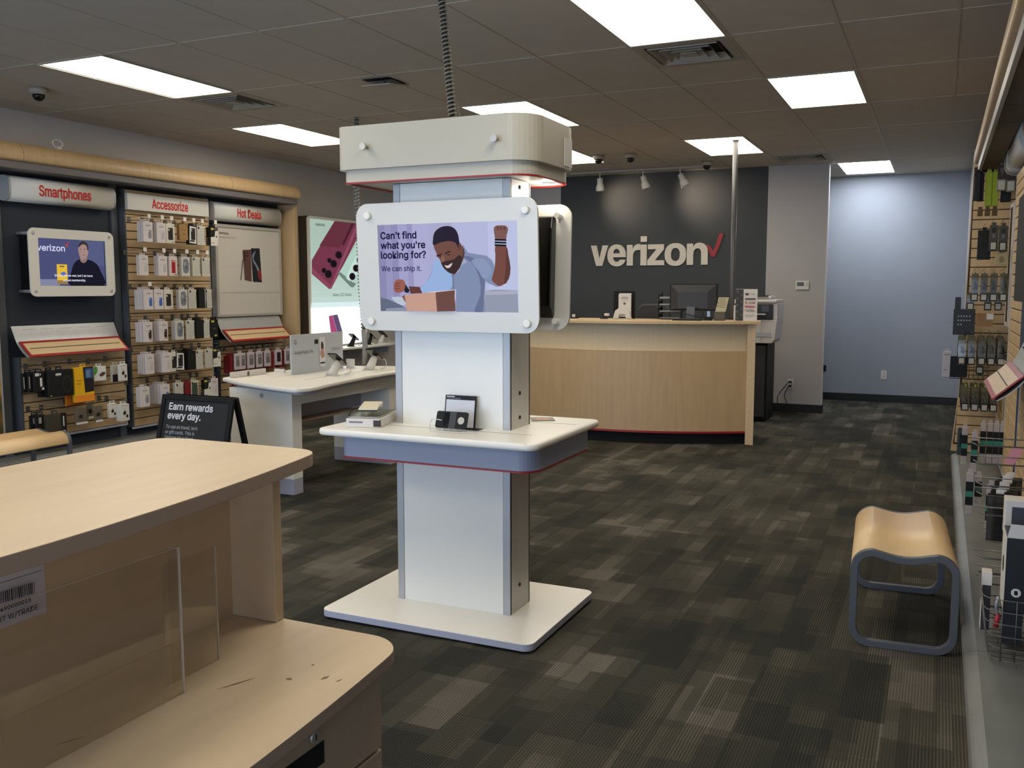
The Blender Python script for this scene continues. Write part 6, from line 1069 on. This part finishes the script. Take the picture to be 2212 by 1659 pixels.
# ---- raised letters and tick on the charcoal wall
t = thing('wall_logo', 'large white raised company lettering with a red tick on the charcoal wall', 'wall sign', (-3.45, YB, 1.8))
wl3 = mat('letter_cream', (214, 205, 188), .5); mb = MB()
circ = lambda cx, cz, rx, rz, p=2.3, n=40: [(cx + rx * abs(math.cos(a_)) ** (2 / p) * (1 if math.cos(a_) > 0 else -1), cz + rz * abs(math.sin(a_)) ** (2 / p) * (1 if math.sin(a_) > 0 else -1)) for a_ in [2 * PI * i / n for i in range(n)]]
LET = {'v': [[(0, 1), (.29, 1), (.44, .34), (.59, 1), (.88, 1), (.585, 0), (.275, 0)]],
 'e': [[(.93, .41), (.29, .41), (.31, .29), (.38, .205), (.48, .18), (.57, .21), (.62, .29), (.91, .29), (.87, .17), (.79, .07), (.66, -.01), (.50, -.04), (.34, -.02), (.19, .05), (.08, .17), (.015, .33), (0, .50), (.015, .66), (.07, .82), (.17, .94), (.31, 1.02), (.46, 1.04), (.62, 1.015), (.75, .94), (.85, .82), (.91, .67)], [(.29, .60), (.31, .71), (.37, .79), (.46, .825), (.55, .79), (.61, .71), (.63, .60)]],
 'r': [[(0, 0), (0, 1), (.28, 1), (.28, .80), (.35, .93), (.45, 1.01), (.55, 1.035), (.66, 1.03), (.66, .745), (.50, .745), (.39, .70), (.32, .61), (.30, .48), (.30, 0)]],
 'i': [[(0, 0), (0, 1), (.30, 1), (.30, 0)], [(0, 1.13), (0, 1.40), (.30, 1.40), (.30, 1.13)]],
 'z': [[(.02, 1), (.81, 1), (.81, .76), (.37, .235), (.83, .235), (.83, 0), (0, 0), (0, .235), (.44, .77), (.02, .77)]],
 'o': [circ(.51, .50, .51, .54), circ(.51, .50, .21, .31)],
 'n': [[(0, 0), (0, 1), (.285, 1), (.285, .84), (.37, .96), (.48, 1.03), (.62, 1.04), (.78, .99), (.90, .89), (.96, .75), (.975, .60), (.975, 0), (.67, 0), (.67, .56), (.655, .67), (.60, .75), (.50, .78), (.40, .745), (.33, .66), (.30, .52), (.30, 0)]]}
for c, a_, b_ in (('v', 310, 472), ('e', 465, 635), ('r', 643, 764), ('i', 766, 822), ('z', 828, 978), ('o', 981, 1168), ('n', 1173, 1352)):
    xa = -4.222 + (a_ - 310) * 1.552 / 1042; xb = -4.222 + (b_ - 310) * 1.552 / 1042; lw_ = max(p[0] for p in LET[c][0])
    f_ = lambda x_, z_: (xa + (xb - xa) * x_ / lw_, 1.803 + .266 * z_)
    if c == 'i':
        l_ = part('letter', letter_prism(MB(), LET[c][:1], f_, YB - .022, YB - .002, wl3), t); part('dot', letter_prism(MB(), LET[c][1:], f_, YB - .022, YB - .002, wl3), l_)
    else: part('letter', letter_prism(MB(), LET[c], f_, YB - .022, YB - .002, wl3), t)
tick = [(-2.668, 2.062), (-2.635, 2.028), (-2.600, 1.985), (-2.575, 2.045), (-2.530, 2.19), (-2.478, 2.185), (-2.53, 2.02), (-2.585, 1.905), (-2.625, 1.905), (-2.66, 1.98), (-2.69, 2.045)]
part('tick', MB().prism([(p[0], p[1] - .005) for p in tick], YB - .022, YB - .002, mat('tick_red', (150, 30, 28), .5), 'y'), t)

# ================================================================== FRONT DESK
D = thing('front_desk', 'two level maple desk with bowed front edges in the near left foreground', 'desk', (-1.4, .79, 0))
def bowtop(xb, xe, xm, y0, y1, z0, z1, rc, rb):
    pts = [(xb + rb, y0), ]
    fr = []
    for k in range(17):
        q = k / 16; fr.append((xe + (xm - xe) * 4 * q * (1 - q), y0 + (y1 - y0) * q))
    def fillet(seq, corner, end):      # replace the tail of seq by a round corner ending at end
        seq = [p for p in seq if math.hypot(p[0] - corner[0], p[1] - corner[1]) > rc]
        s0 = seq[-1]; s0 = tuple(corner[i] + (s0[i] - corner[i]) * rc / math.hypot(s0[0] - corner[0], s0[1] - corner[1]) for i in (0, 1))
        kx = .56
        c1 = tuple(s0[i] + (corner[i] - s0[i]) * kx for i in (0, 1)); c2 = tuple(end[i] + (corner[i] - end[i]) * kx for i in (0, 1))
        return seq + [tuple(s0[i] * (1 - t) ** 3 + 3 * c1[i] * t * (1 - t) ** 2 + 3 * c2[i] * t * t * (1 - t) + end[i] * t ** 3 for i in (0, 1)) for t in [q / 8 for q in range(9)]]
    up_ = fillet(fr[8:], (xe, y1), (xe - rc, y1)); dn = fillet(fr[8::-1], (xe, y0), (xe - rc, y0))
    fr2 = dn[::-1][:-1] + up_
    back = [(xb + rb, y1), (xb + rb * .5, y1 - rb * .07), (xb + rb * .13, y1 - rb * .3), (xb, y1 - rb), (xb, y0 + rb), (xb + rb * .13, y0 + rb * .3), (xb + rb * .5, y0 + rb * .07), (xb + rb, y0)]
    return MB().prism(fr2 + back, z0, z1, wood_desk, side=wood_edge)
part('upper_top', bowtop(-1.735, -1.258, -1.150, -.11, 1.695, 1.122, 1.15, .06, .09), D, bevel=.0015)
part('lower_top', bowtop(-1.735, -1.026, -.966, -.11, 1.672, .724, .75, .085, .04), D, bevel=.0015)
part('back_panel', MB().box(-1.52, -1.48, -.07, 1.64, .7505, 1.121, wood_in), D)
part('side_panel', MB().box(-1.70, -1.354, 1.640, 1.668, .7505, 1.121, wood_in), D, bevel=.0015); part('side_panel', MB().box(-1.70, -1.354, -.09, -.062, .7505, 1.121, wood_in), D, bevel=.0015)
part('rear_panel', MB().box(-1.72, -1.70, -.09, 1.66, .02, 1.121, wood_in), D)
part('pedestal', MB().box(-1.70, -1.050, -.07, 1.60, .02, .7235, wood_in), D)
part('foot', MB().box(-1.69, -1.08, -.05, 1.58, 0, .02, black_deep), D)
for y0, y1 in ((1.02, 1.575), (.46, 1.012), (-.06, .452)):
    for z0, z1 in ((.555, .716), (.30, .547), (.03, .292)):
        d_ = part('drawer', MB().box(-1.050, -1.030, y0, y1, z0, z1, mat('drawer_face', (182, 158, 130), .5, var=.04, scale=4, stretch=(5, .6, 5))), D, bevel=.0012)
        ym = y0 + .30
        part('pull', MB().prism([(ym - .075, z1 - .100), (ym + .055, z1 - .100), (ym + .055, z1 - .056), (ym - .06, z1 - .056)], -1.0302, -1.0285, black_deep, 'x'), d_)
        if z0 > .5: part('lock', MB().lathe([(.0125, -1.030), (.0125, -1.024), (.0105, -1.0225)], (0, 1.343 - (1.02 - y0), .682), chrome, 20, 'x').box(-1.0226, -1.0218, (1.343 - (1.02 - y0)) - .0012, (1.343 - (1.02 - y0)) + .0012, .676, .688, blackm), d_)
sc = mat('scuff', (130, 104, 78), .7)
def scuff(a, b, w_):
    w_ *= 1.6; a, b = Vector((*a, 0)), Vector((*b, 0)); n = (b - a).normalized(); n = Vector((-n.y, n.x, 0)) * w_
    mid = (a + b) / 2
    return [tuple(a)[:2], tuple(mid + n)[:2], tuple(b)[:2], tuple(mid - n)[:2]]
mb = MB()
for a, b, w_ in SCUFFS: part('scuff', MB().prism(scuff(a, b, w_), .7501, .7504, sc), D)
# barcode label on the desk back panel
L_ = tag(part('barcode_label', MB().box(-1.48, -1.4795, .955, 1.147, .918, 1.01, mat('label_white', (196, 190, 194), .6)), None), 'white barcode label stuck on the desk back panel behind the acrylic holder', 'label')
A = Art((-1.4793, .955, 1.01), (0, .192, 0), (0, 0, -.092), (1, 0, 0), .0002); random.seed(3)
A.rect(.1, .97, .11, .118, dk); x = .2
while x < .86:
    w_ = random.choice((.005, .008, .012)); A.rect(x, x + w_, .27, .50, dk); x += w_ + random.choice((.005, .008, .012))
A.text('90490000015', .42, .635, .0075, dk, width=.075, bold=.03).text('OUT W/TRADE', .40, .84, .0095, paint((70, 68, 70)), width=.092, bold=.02)
A.mb.v = [(v[0], v[1], v[2]) for v in A.mb.v]; ch = part('print', A.mb, L_)
# clear acrylic holder
t = thing('acrylic_holder', 'clear acrylic leaflet holder standing on the lower desk level', 'acrylic holder', (-1.29, 1.16, .7506))
edge = mat('acrylic_edge', (206, 192, 172), .25)
part('front_pane', MB().box(-1.2755, -1.2725, .90, 1.2705, .751, 1.034, clearp), t)
part('edge', MB().box(-1.2765, -1.2715, 1.2705, 1.2725, .751, 1.034, edge).box(-1.2755, -1.2725, .90, 1.2705, 1.034, 1.0352, edge), t)
part('side_pane', MB().box(-1.300, -1.2765, 1.2695, 1.2725, .751, 1.030, clearp), t); part('edge', MB().box(-1.300, -1.2765, 1.2695, 1.2725, 1.030, 1.0312, edge), t)
part('rear_pane', MB().box(-1.3265, -1.3235, 1.28, 1.4205, .751, .99, clearp), t)
part('edge', MB().box(-1.327, -1.323, 1.4205, 1.4222, .751, .99, edge).box(-1.3265, -1.3235, 1.28, 1.4205, .99, .9908, edge), t)

# ================================================================== SALES WALL ON THE RIGHT
XE = .45
t = thing('wall_fixture', 'maple and charcoal wall fixture with slatted end panel along the right wall', 'wall fixture', (.6, 4.8, 0))
part('back_panel', MB().box(.53, .70, .8, 8.44, .13, 2.44, navy), t)
pr_ = [(.715, 2.655), (.30, 2.655)] + smooth([(.245, 2.64), (.205, 2.60), (.195, 2.55), (.20, 2.51), (.225, 2.50)], 4, False) + [(.715, 2.50)]
for a, b in ((.8, 3.898), (3.902, 6.198), (6.202, 8.44)): part('cornice', MB().prism(pr_, a, b, wood_v, 'y'), t)
part('cornice_rail', MB().box(.228, .25, .8, 8.44, 2.435, 2.50, alu), t, bevel=.003)
for k in range(13):
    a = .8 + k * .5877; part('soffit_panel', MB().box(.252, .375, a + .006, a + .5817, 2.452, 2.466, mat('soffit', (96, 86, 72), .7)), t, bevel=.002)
for y in (3.86, 5.04, 6.265, 7.435): part('upright', MB().box(.505, .53, y - .035, y + .035, .13, 2.43, fix_frame), t, bevel=.003)
part('end_panel', MB().prism([(.72, 2.62), (.20, 2.62), (.185, 1.2), (.165, .6), (.13, .16), (.72, .16)], 8.468, 8.51, wood_v, 'y'), t)
part('end_backing', MB().prism([(.71, 2.48), (.205, 2.48), (.19, 1.2), (.172, .6), (.145, .22), (.71, .22)], 8.461, 8.468, groove_m, 'y'), t)
for k in range(29):
    z = .235 + k * .0762; xl = .205 - (.06 if z < .6 else .03 if z < 1.0 else .012) * (1.6 - min(z, 1.6)) / 1.6
    part('end_slat', MB().box(xl + .004, .52, 8.45, 8.461, z, z + .069, slat_m), t, bevel=.0015, seg=1)
lq = [(.715, 0), (.162, 0), (.157, .07)] + smooth([(.152, .08), (.134, .105), (.142, .135), (.182, .150)], 4, False) + [(.30, .152), (.715, .152)]
for a, b in ((.3, 3.798), (3.802, 8.44)): part('ledge', MB().prism(lq, a, b, ledge_m, 'y'), t)
sB = slatwall(6.33, 7.42, .213, 2.3, 'tall slat panel on the right wall before the end panel', x=XE, sgn=-1)
sA = slatwall(5.18, 6.20, .262, .949, 'lower slat panel under the angled shelf on the right wall', x=XE, sgn=-1)
sC = slatwall(3.92, 5.0, .213, 2.3, 'slat panel nearest the camera on the right wall', x=XE, sgn=-1)
sD = slatwall(7.48, 8.42, .213, .98, 'short slat panel beside the end panel on the right wall', x=XE, sgn=-1)
feature_shelf(5.16, 6.19, 'angled metal and maple shelf with red border on the right wall', x=.44, s=-1)
for y0, y1, l in ((5.13, 6.185, 'white rounded sign nearest the camera on the right wall'), (6.34, 7.4, 'white rounded sign in the middle of the right wall'), (7.45, 7.79, 'white rounded sign at the far end of the right wall')):
    t = thing('category_sign', l, 'sign', (.46, (y0 + y1) / 2, 2.33), 'white header signs of the right sales wall')
    part('board', MB().prism(smooth([(.53, 2.350), (.47, 2.330), (.41, 2.345), (.388, 2.380), (.384, 2.440), (.388, 2.500), (.41, 2.538), (.47, 2.550), (.53, 2.530)], 4, False), y0 + .012, y1 - .012, offwhite, 'y', smooth=True), t)
    for a in (y0, y1 - .012): part('end_cap', MB().prism(smooth([(.53, 2.347), (.47, 2.327), (.408, 2.342), (.385, 2.380), (.381, 2.440), (.385, 2.500), (.408, 2.541), (.47, 2.553), (.53, 2.533)], 4, False), a, a + .012, alu, 'y'), t)
t = thing('wall_screen', 'black wall screen seen edge-on at the right edge of the view', 'screen', (.45, 5.68, 1.44))
part('bezel', MB().prism(rrect(5.24, 6.10, 1.44, 2.02, .02), .385, .41, black_deep, 'x'), t); part('mount', MB().box(.41, .53, 5.5, 5.85, 1.55, 1.9, blackm), t)
t = thing('phone_poster', 'white framed poster with a tall black stripe at the far end of the right wall', 'poster', (.46, 7.95, 1.2))
part('board', MB().box(.472, .529, 7.5, 8.41, 1.215, 2.165, card_w), t, bevel=.003)
part('stripe', MB().box(.470, .472, 8.1, 8.28, 1.25, 2.13, blackm), t)
part('print', MB().box(.470, .472, 7.6, 7.8, 1.35, 2.05, paint((150, 160, 166))).box(.469, .470, 7.62, 7.78, 1.75, 2.0, paint((74, 84, 50))), t)

# merchandise facing the shop on the end panel (faces -Y)
def epeg(x, z, yf):
    return MB().tube([(x, 8.452, z), (x, yf + .03, z - .002), (x, yf, z + .006)], .003, wire_m, 5).tube([(x, 8.452, z + .026), (x, yf, z + .03)], .002, wire_m, 5)
pegs_parent = None
endt = [o for o in bpy.data.objects if o.get('label') == 'maple and charcoal wall fixture with slatted end panel along the right wall'][0]
def epack(name, label, cat, x, w_, z1_, h_, y, d_, col, art=None, grp='packs hanging on the right end panel', m=None, hook=True, n=1, gap=.03):
    t = thing(name, label, cat, (x, y, z1_), grp); bm_ = m or paint(col)
    part('package', MB().box(x - w_ / 2, x + w_ / 2, y, y + d_, z1_ - h_, z1_, bm_), t, bevel=.0025, seg=1)
    part('hang_tab', MB().box(x - .014, x + .014, y + d_ * .4, y + d_ * .5, z1_, z1_ + .022, bm_), t)
    if art: A = Art((x - w_ / 2, y - .0004, z1_), (w_, 0, 0), (0, 0, -h_), (0, -1, 0), .0005); art(A); part('print', A.mb, t)
    if hook: tag(part('peg_hook', epeg(x, z1_ + .016, y - .02)), 'peg hook holding the ' + ' '.join(label.split()[:12]), 'peg hook', 'peg hooks of the right sales wall')
    return t
lime = (132, 148, 34); lab = paint((176, 172, 160)); olive = paint((120, 118, 84))
for k, x in enumerate((.214, .24)): epack('case_pack', ['tall black case pack, first on the top row of the end panel', 'tall black case pack behind the lime packs, top row of the end panel'][k], 'phone case', x, .045, 2.375, .21, 7.9 + .05 * k, .02, (22, 21, 24), lambda A: A.rect(.1, .2, .1, .9, paint((60, 60, 64))))
for k, x in enumerate((.292, .336)): epack('case_pack', ['tall lime green case pack, left of the two', 'tall lime green case pack, right of the two'][k], 'phone case', x, .044, 2.37, .25, 7.86, .03, lime, lambda A: A.rect(.02, .06, 0, 1, paint((90, 104, 24))))
def charger(A): A.rect(0, 1, 0, .55, paint((54, 40, 28))).poly([(.2, .1), (.8, .1), (.55, .45)], paint((96, 84, 72))).rect(.12, .88, .6, .95, lab)
for k, (x, z) in enumerate(((.372, 2.41), (.434, 2.40))): epack('charger_pack', ['brown topped charger pack with pale label, top row left', 'brown topped charger pack with pale label, top row right'][k], 'charger', x, .058, z, .185, 7.80, .03, (120, 112, 92), charger)
epack('charger_pack', 'black pack hanging below the brown topped chargers', 'charger', .41, .07, 2.235, .085, 7.9, .03, (20, 19, 20))
for k, x in enumerate((.25, .30, .35)): epack('small_pack', ['left', 'middle', 'right'][k] + ' of three small brown packs under the lime packs', 'case pack', x, .036, 2.115, .05, 8.1, .02, (84, 64, 40), hook=False)
epack('case_pack', 'wide black case pack on the second row of the end panel', 'phone case', .282, .09, 1.945, .22, 7.88, .05, (26, 22, 20))
for k, (x, z) in enumerate(((.34, 1.975), (.403, 1.97))): epack('charger_pack', ['grey charger pack with square label, second row left', 'grey charger pack with square label, second row right'][k], 'charger', x, .058, z, .19, 7.82, .03, (70, 68, 60), lambda A: A.ell(.5, .2, .25, .12, paint((40, 40, 40))).ell(.5, .4, .2, .1, paint((100, 98, 90))).rect(.1, .9, .62, .97, dk).rect(.2, .8, .66, .93, lab))
epack('cream_box', 'cream coloured box under the second row chargers', 'box', .40, .085, 1.765, .085, 7.82, .05, (166, 150, 110), lambda A: A.ell(.5, .5, .2, .3, paint((130, 112, 76))))
def clam(x, z, y, label, w_=.055, h_=.19, grp='clear clamshell chargers with square labels'):
    t = thing('clamshell_pack', label, 'charger', (x, y, z), grp)
    part('shell', MB().prism([(y, z - h_), (y + .035, z - h_), (y + .035, z), (y + .01, z), (y, z - .03)], x - w_ / 2, x + w_ / 2, clear_blister, 'x'), t, bevel=.003, seg=1)
    part('card', MB().box(x - w_ / 2 + .004, x + w_ / 2 - .004, y + .036, y + .038, z - h_, z + .02, mat('shell_card', (92, 86, 62), .7)), t)
    part('charger', MB().tube([(x - .012, y + .02, z - .04), (x + .006, y + .018, z - .07), (x, y + .016, z - .10)], [.014, .012, .016], dark_grey, 8), t)
    part('label_card', MB().box(x - w_ / 2 + .003, x + w_ / 2 - .003, y - .002, y, z - h_ + .005, z - h_ + .06, blackm).box(x - w_ / 2 + .010, x + w_ / 2 - .010, y - .0028, y - .002, z - h_ + .012, z - h_ + .052, lab), t, bevel=.001)
    return t
PO = ['leftmost', 'second', 'middle', 'fourth', 'rightmost']
for k, x in enumerate((.232, .295, .36, .425)): clam(x, 1.60, 7.85, PO[k] + ' clamshell on the row level with the black notice'); tag(part('peg_hook', epeg(x, 1.625, 7.83)), PO[k] + ' peg hook level with the black notice', 'peg hook', 'peg hooks of the right sales wall')
for k, x in enumerate((.21, .33, .40)): clam(x, 1.46, 7.95, ['left', 'middle', 'right'][k] + ' clamshell hanging just below the labelled row', h_=.12)
for k, x in enumerate((.165, .232, .30, .365, .43)): clam(x, 1.12, 7.80, PO[k] + ' clamshell on the row under the black notice'); tag(part('peg_hook', epeg(x, 1.145, 7.78)), PO[k] + ' peg hook just under the black notice', 'peg hook', 'peg hooks of the right sales wall')
for r2, y in enumerate((8.02, 8.12)):
    for k, x in enumerate((.165, .232, .30, .365, .43)): clam(x, 1.12, y, PO[k] + ' clamshell, ' + ['second', 'third'][r2] + ' deep under the black notice')
clam(.295, .945, 7.9, 'small single clamshell below the full row', h_=.09)
t = thing('notice_board', 'black notice with white lines at the left side of the end panel', 'notice', (.17, 8.0, 1.14), None)
part('board', MB().box(.10, .255, 8.2, 8.21, 1.14, 1.345, (mat('notice_black', (18, 18, 22), .5))).box(.107, .15, 8.2, 8.21, 1.345, 1.44, MATS['notice_black']), t)
A = Art((.10, 8.1995, 1.345), (.155, 0, 0), (0, 0, -.205), (0, -1, 0)); [A.rect(.2 + .13 * (q % 5), .27 + .13 * (q % 5), .25 + .16 * (q // 5), .30 + .16 * (q // 5), paint((150, 152, 160))) for q in range(12)]; [A.rect(.1, .24, -.4 + q * .08, -.37 + q * .08, paint((170, 170, 176))) for q in range(5)]; part('print', A.mb, t)
tag(part('kraft_box', MB().box(.262, .375, 8.05, 8.2, 1.215, 1.315, mat('kraft', (150, 112, 72), .7)).box(.33, .378, 8.048, 8.05, 1.27, 1.315, card_w), None, bevel=.002), 'brown kraft box beside the black notice', 'box')
epack('charger_pack', 'white pack sticking out left of the end panel', 'charger', .065, .06, 1.02, .20, 7.95, .02, (176, 172, 178), lambda A: A.rect(.2, .8, .1, .14, gy).rect(.2, .5, .7, .74, gy), hook=False)
epack('charger_pack', 'bulky black pack beside the white pack on the end panel', 'charger', .15, .12, .985, .16, 7.92, .06, (14, 14, 16))
for q, (y, z) in enumerate(((7.95, .90), )):
    t = thing('wire_basket', 'dark wire basket under the bulky black pack', 'basket', (.22, 8.2, .83))
    m1 = MB()
    for k in range(5): m1.tube([(.09 + .002 * k, 8.45, .93 - .03 * k), (.09, 7.98, .93 - .03 * k), (.36, 7.98, .93 - .03 * k), (.36, 8.45, .93 - .03 * k)], .0028, wire_m, 5)
    for k in range(9): x = .09 + .27 * k / 8; m1.tube([(x, 7.98, .93), (x, 7.98, .81), (x, 8.45, .81)], .002, wire_m, 5)
    part('wires', m1, t)
greens = paint((140, 170, 50))
for k, x in enumerate((.20, .265, .33, .39)):
    part('peg_hook', MB().tube([(x, 8.452, .78), (x, 7.62, .778), (x, 7.60, .80)], .0035, greens, 6)).name
    tag(bpy.data.objects[list(bpy.data.objects.keys())[0]] if 0 else LASTP[0], PO[k] + ' long lime green peg hook', 'peg hook', 'peg hooks of the right sales wall')
    for d in range(5):
        clam(x, .745, 7.66 + .11 * d, PO[k] + ' clamshell on the lime pegs, ' + ['frontmost', 'second deep', 'third deep', 'fourth deep', 'rearmost'][d], h_=.15)
def teal(name, label, x, y, z1_, h_, w_, col2=(58, 128, 110), grp='black and white packs with teal band'):
    t = thing(name, label, 'accessory pack', (x, y, z1_), grp)
    part('package', MB().box(x - w_ / 2, x + w_ / 2, y, y + .03, z1_ - h_, z1_, mat('pack_white', (172, 162, 158), .5)), t, bevel=.002, seg=1)
    part('hang_tab', MB().box(x - .012, x + .012, y + .012, y + .016, z1_, z1_ + .024, MATS['pack_white']), t)
    part('black_band', MB().box(x - w_ / 2 - .0006, x + w_ / 2 + .0006, y - .0008, y + .0308, z1_ - h_ * .76, z1_ - h_ * .2, paint((16, 15, 15))), t)
    part('teal_band', MB().box(x - w_ / 2 - .0010, x + w_ / 2 + .0010, y - .0012, y + .0312, z1_ - h_ * .56, z1_ - h_ * .43, paint(col2)), t)
    return t
for k, (x, y) in enumerate(((.322, 7.40), (.365, 7.40), (.405, 7.40), (.445, 7.40))): teal('teal_band_pack', PO[k] if k < 3 else 'x', x, y, .545, .29, .036)['label'] = ['first', 'second', 'third', 'fourth'][k] + ' from left of the four tall teal banded packs in a row'
teal('teal_band_pack', 'teal banded pack left of the row of four, hanging lower', .262, 7.2, .50, .28, .040); teal('teal_band_pack', 'teal banded pack at the outer edge, farthest left', .20, 7.3, .52, .27, .038)
teal('teal_band_pack', 'lowest left teal banded pack over the ledge', .19, 5.6, .50, .235, .036); teal('teal_band_pack', 'short dim teal banded pack over the ledge, middle one', .237, 5.7, .47, .155, .034, (72, 96, 92)); teal('teal_band_pack', 'low teal banded pack beside the wire pegs', .283, 5.35, .49, .25, .042)
tag(part('dark_case', MB().prism(rrect(.155, .205, .30, .50, .012), 7.42, 7.44, mat('dark_teal', (44, 58, 60), .5), 'y').box(.17, .19, 7.418, 7.42, .36, .46, blackm), None), 'dark blue grey case at the left of the teal banded packs', 'phone case')
# near rack: long pegs, blister strips and boxes at the right edge of the view
rk = sC
def rpeg(y, z, x1, l): tag(part('peg_hook', MB().tube([(XE - .004, y, z), (x1 + .03, y, z - .004), (x1, y, z + .01)], .0035, wire_m, 6).tube([(XE - .004, y, z + .03), (x1 - .01, y, z + .028)], .0025, wire_m, 5)), l + ' wire peg hook on the near right rack', 'peg hook', 'peg hooks of the right sales wall')
for i_, (y, z, x1) in enumerate(((4.3, .86, .14), (4.2, .80, .15), (4.1, .73, .16), (4.25, .66, .17), (4.15, .60, .175), (4.3, .50, .20), (4.0, .46, .17), (4.0, .40, .18), (4.1, .33, .19), (3.97, .28, .20), (4.05, .22, .22))): rpeg(y, z, x1, ['topmost', 'second highest', 'third highest', 'fourth highest', 'fifth highest', 'sixth highest', 'middle', 'fourth lowest', 'third lowest', 'second lowest', 'lowest'][i_])
random.seed(5)
for k in range(9):
    x = .215 + .012 * (k % 3) + .02 * (k // 3); y = 4.28 + .05 * k
    t = thing('blister_strip', ['nearest', 'second', 'third', 'fourth', 'fifth', 'sixth', 'seventh', 'eighth', 'farthest'][k] + ' clear edged dark blister strip on the near right rack', 'blister pack', (x, y, .5), 'blister strips on the near right rack')
    part('card', MB().box(x, x + .09, y, y + .003, .46, .66, mat('strip_dark', (44, 44, 48), .6)), t)
    part('blister', MB().box(x - .002, x + .092, y - .012, y, .455, .665, clear_blister), t, bevel=.002, seg=1)
    part('hang_tab', MB().box(x + .03, x + .06, y, y + .003, .66, .685, card_w), t)
t = thing('speaker_box', 'black box with white side and round badge at the lower right edge', 'box', (.33, 3.75, .36), None)
part('carton', MB().box(.255, .40, 3.70, 3.90, .345, .62, mat('carton_black', (14, 14, 15), .4)), t, bevel=.003)
part('white_side', MB().box(.2535, .255, 3.70, 3.90, .345, .62, card_w).prism([(.255, .62), (.265, .67), (.40, .67), (.40, .62)], 3.70, 3.702, card_w, 'y'), t)
part('badge', MB().lathe([(.016, 3.70), (.016, 3.6985)], (.292, 0, .42), card_w, 18, 'y').box(.286, .298, 3.6980, 3.6985, .412, .428, blackm).lathe([(.03, .2535), (.03, .2525)], (0, 3.8, .50), blackm, 16, 'x'), t)
t = thing('white_carton', 'white open carton with dark window above the black box', 'box', (.30, 4.0, .62), None)
part('carton', MB().box(.262, .40, 3.98, 4.08, .56, .70, card_w), t, bevel=.003); part('window', MB().box(.285, .40, 3.978, 3.98, .585, .675, paint((70, 72, 78))), t)
t = thing('slim_box', 'tall dark slim box with white edges low on the near right rack', 'box', (.21, 3.9, .2), None)
part('carton', MB().box(.195, .225, 3.93, 3.99, .19, .41, mat('slim_dark', (38, 38, 42), .5)), t, bevel=.002); part('cap', MB().box(.193, .227, 3.928, 3.992, .37, .42, card_w).box(.1935, .195, 3.93, 3.99, .19, .41, card_w), t)
t = thing('pliers_pack', 'small gadget pack with a red tip under the black box', 'gadget', (.25, 3.9, .25), None)
part('pack', MB().box(.235, .265, 3.90, 3.91, .16, .34, clear_blister), t); part('red_tip', MB().tube([(.246, 3.895, .22), (.252, 3.895, .27)], [.010, .007], mat('tip_red', (190, 44, 60), .4), 8), t); part('hook', MB().tube([(.25, 3.895, .27), (.243, 3.895, .31), (.25, 3.895, .34)], .006, edge_grey, 6), t)
for k in range(6):
    y = 3.84 + .035 * k; t = tag(part('dark_strip', MB().box(.262 + .002 * k, .33, y, y + .012, .18, .33, mat('strip_black', (20, 20, 22), .5)), None), ['nearest', 'second', 'third', 'fourth', 'fifth', 'farthest'][k] + ' of the thin black packs below the black box', 'pack', 'thin black packs low on the near right rack')
tag(part('pink_card', MB().box(.30, .34, 4.55, 4.553, .74, .82, mat('card_pink', (196, 130, 142), .5), Matrix.Rotation(.5, 3, 'Y')), None), 'pink and white card corner at the right edge', 'card')

t = thing('wire_basket', 'dark curved wire basket in front of the black box on the near right rack', 'basket', (.3, 3.78, .15))
m1 = MB()
for k in range(6):
    z = .40 - .045 * k; a = .185 + .006 * k
    m1.tube(smooth([(.44, 4.0, z), (a + .02, 4.0, z), (a, 3.96, z), (a, 3.72, z), (a + .03, 3.665, z), (a + .10, 3.655, z), (.44, 3.655, z)], 3, False), .0022, wire_m, 5)
for k in range(6):
    y = 3.70 + .05 * k; m1.tube([(.185, y, .40), (.215, y, .175), (.43, y, .17)], .0018, wire_m, 5)
for k in range(5):
    x = .25 + .045 * k; m1.tube([(x, 3.655, .40), (x, 3.655, .175), (x, 3.98, .17)], .0018, wire_m, 5)
part('wires', m1, t)
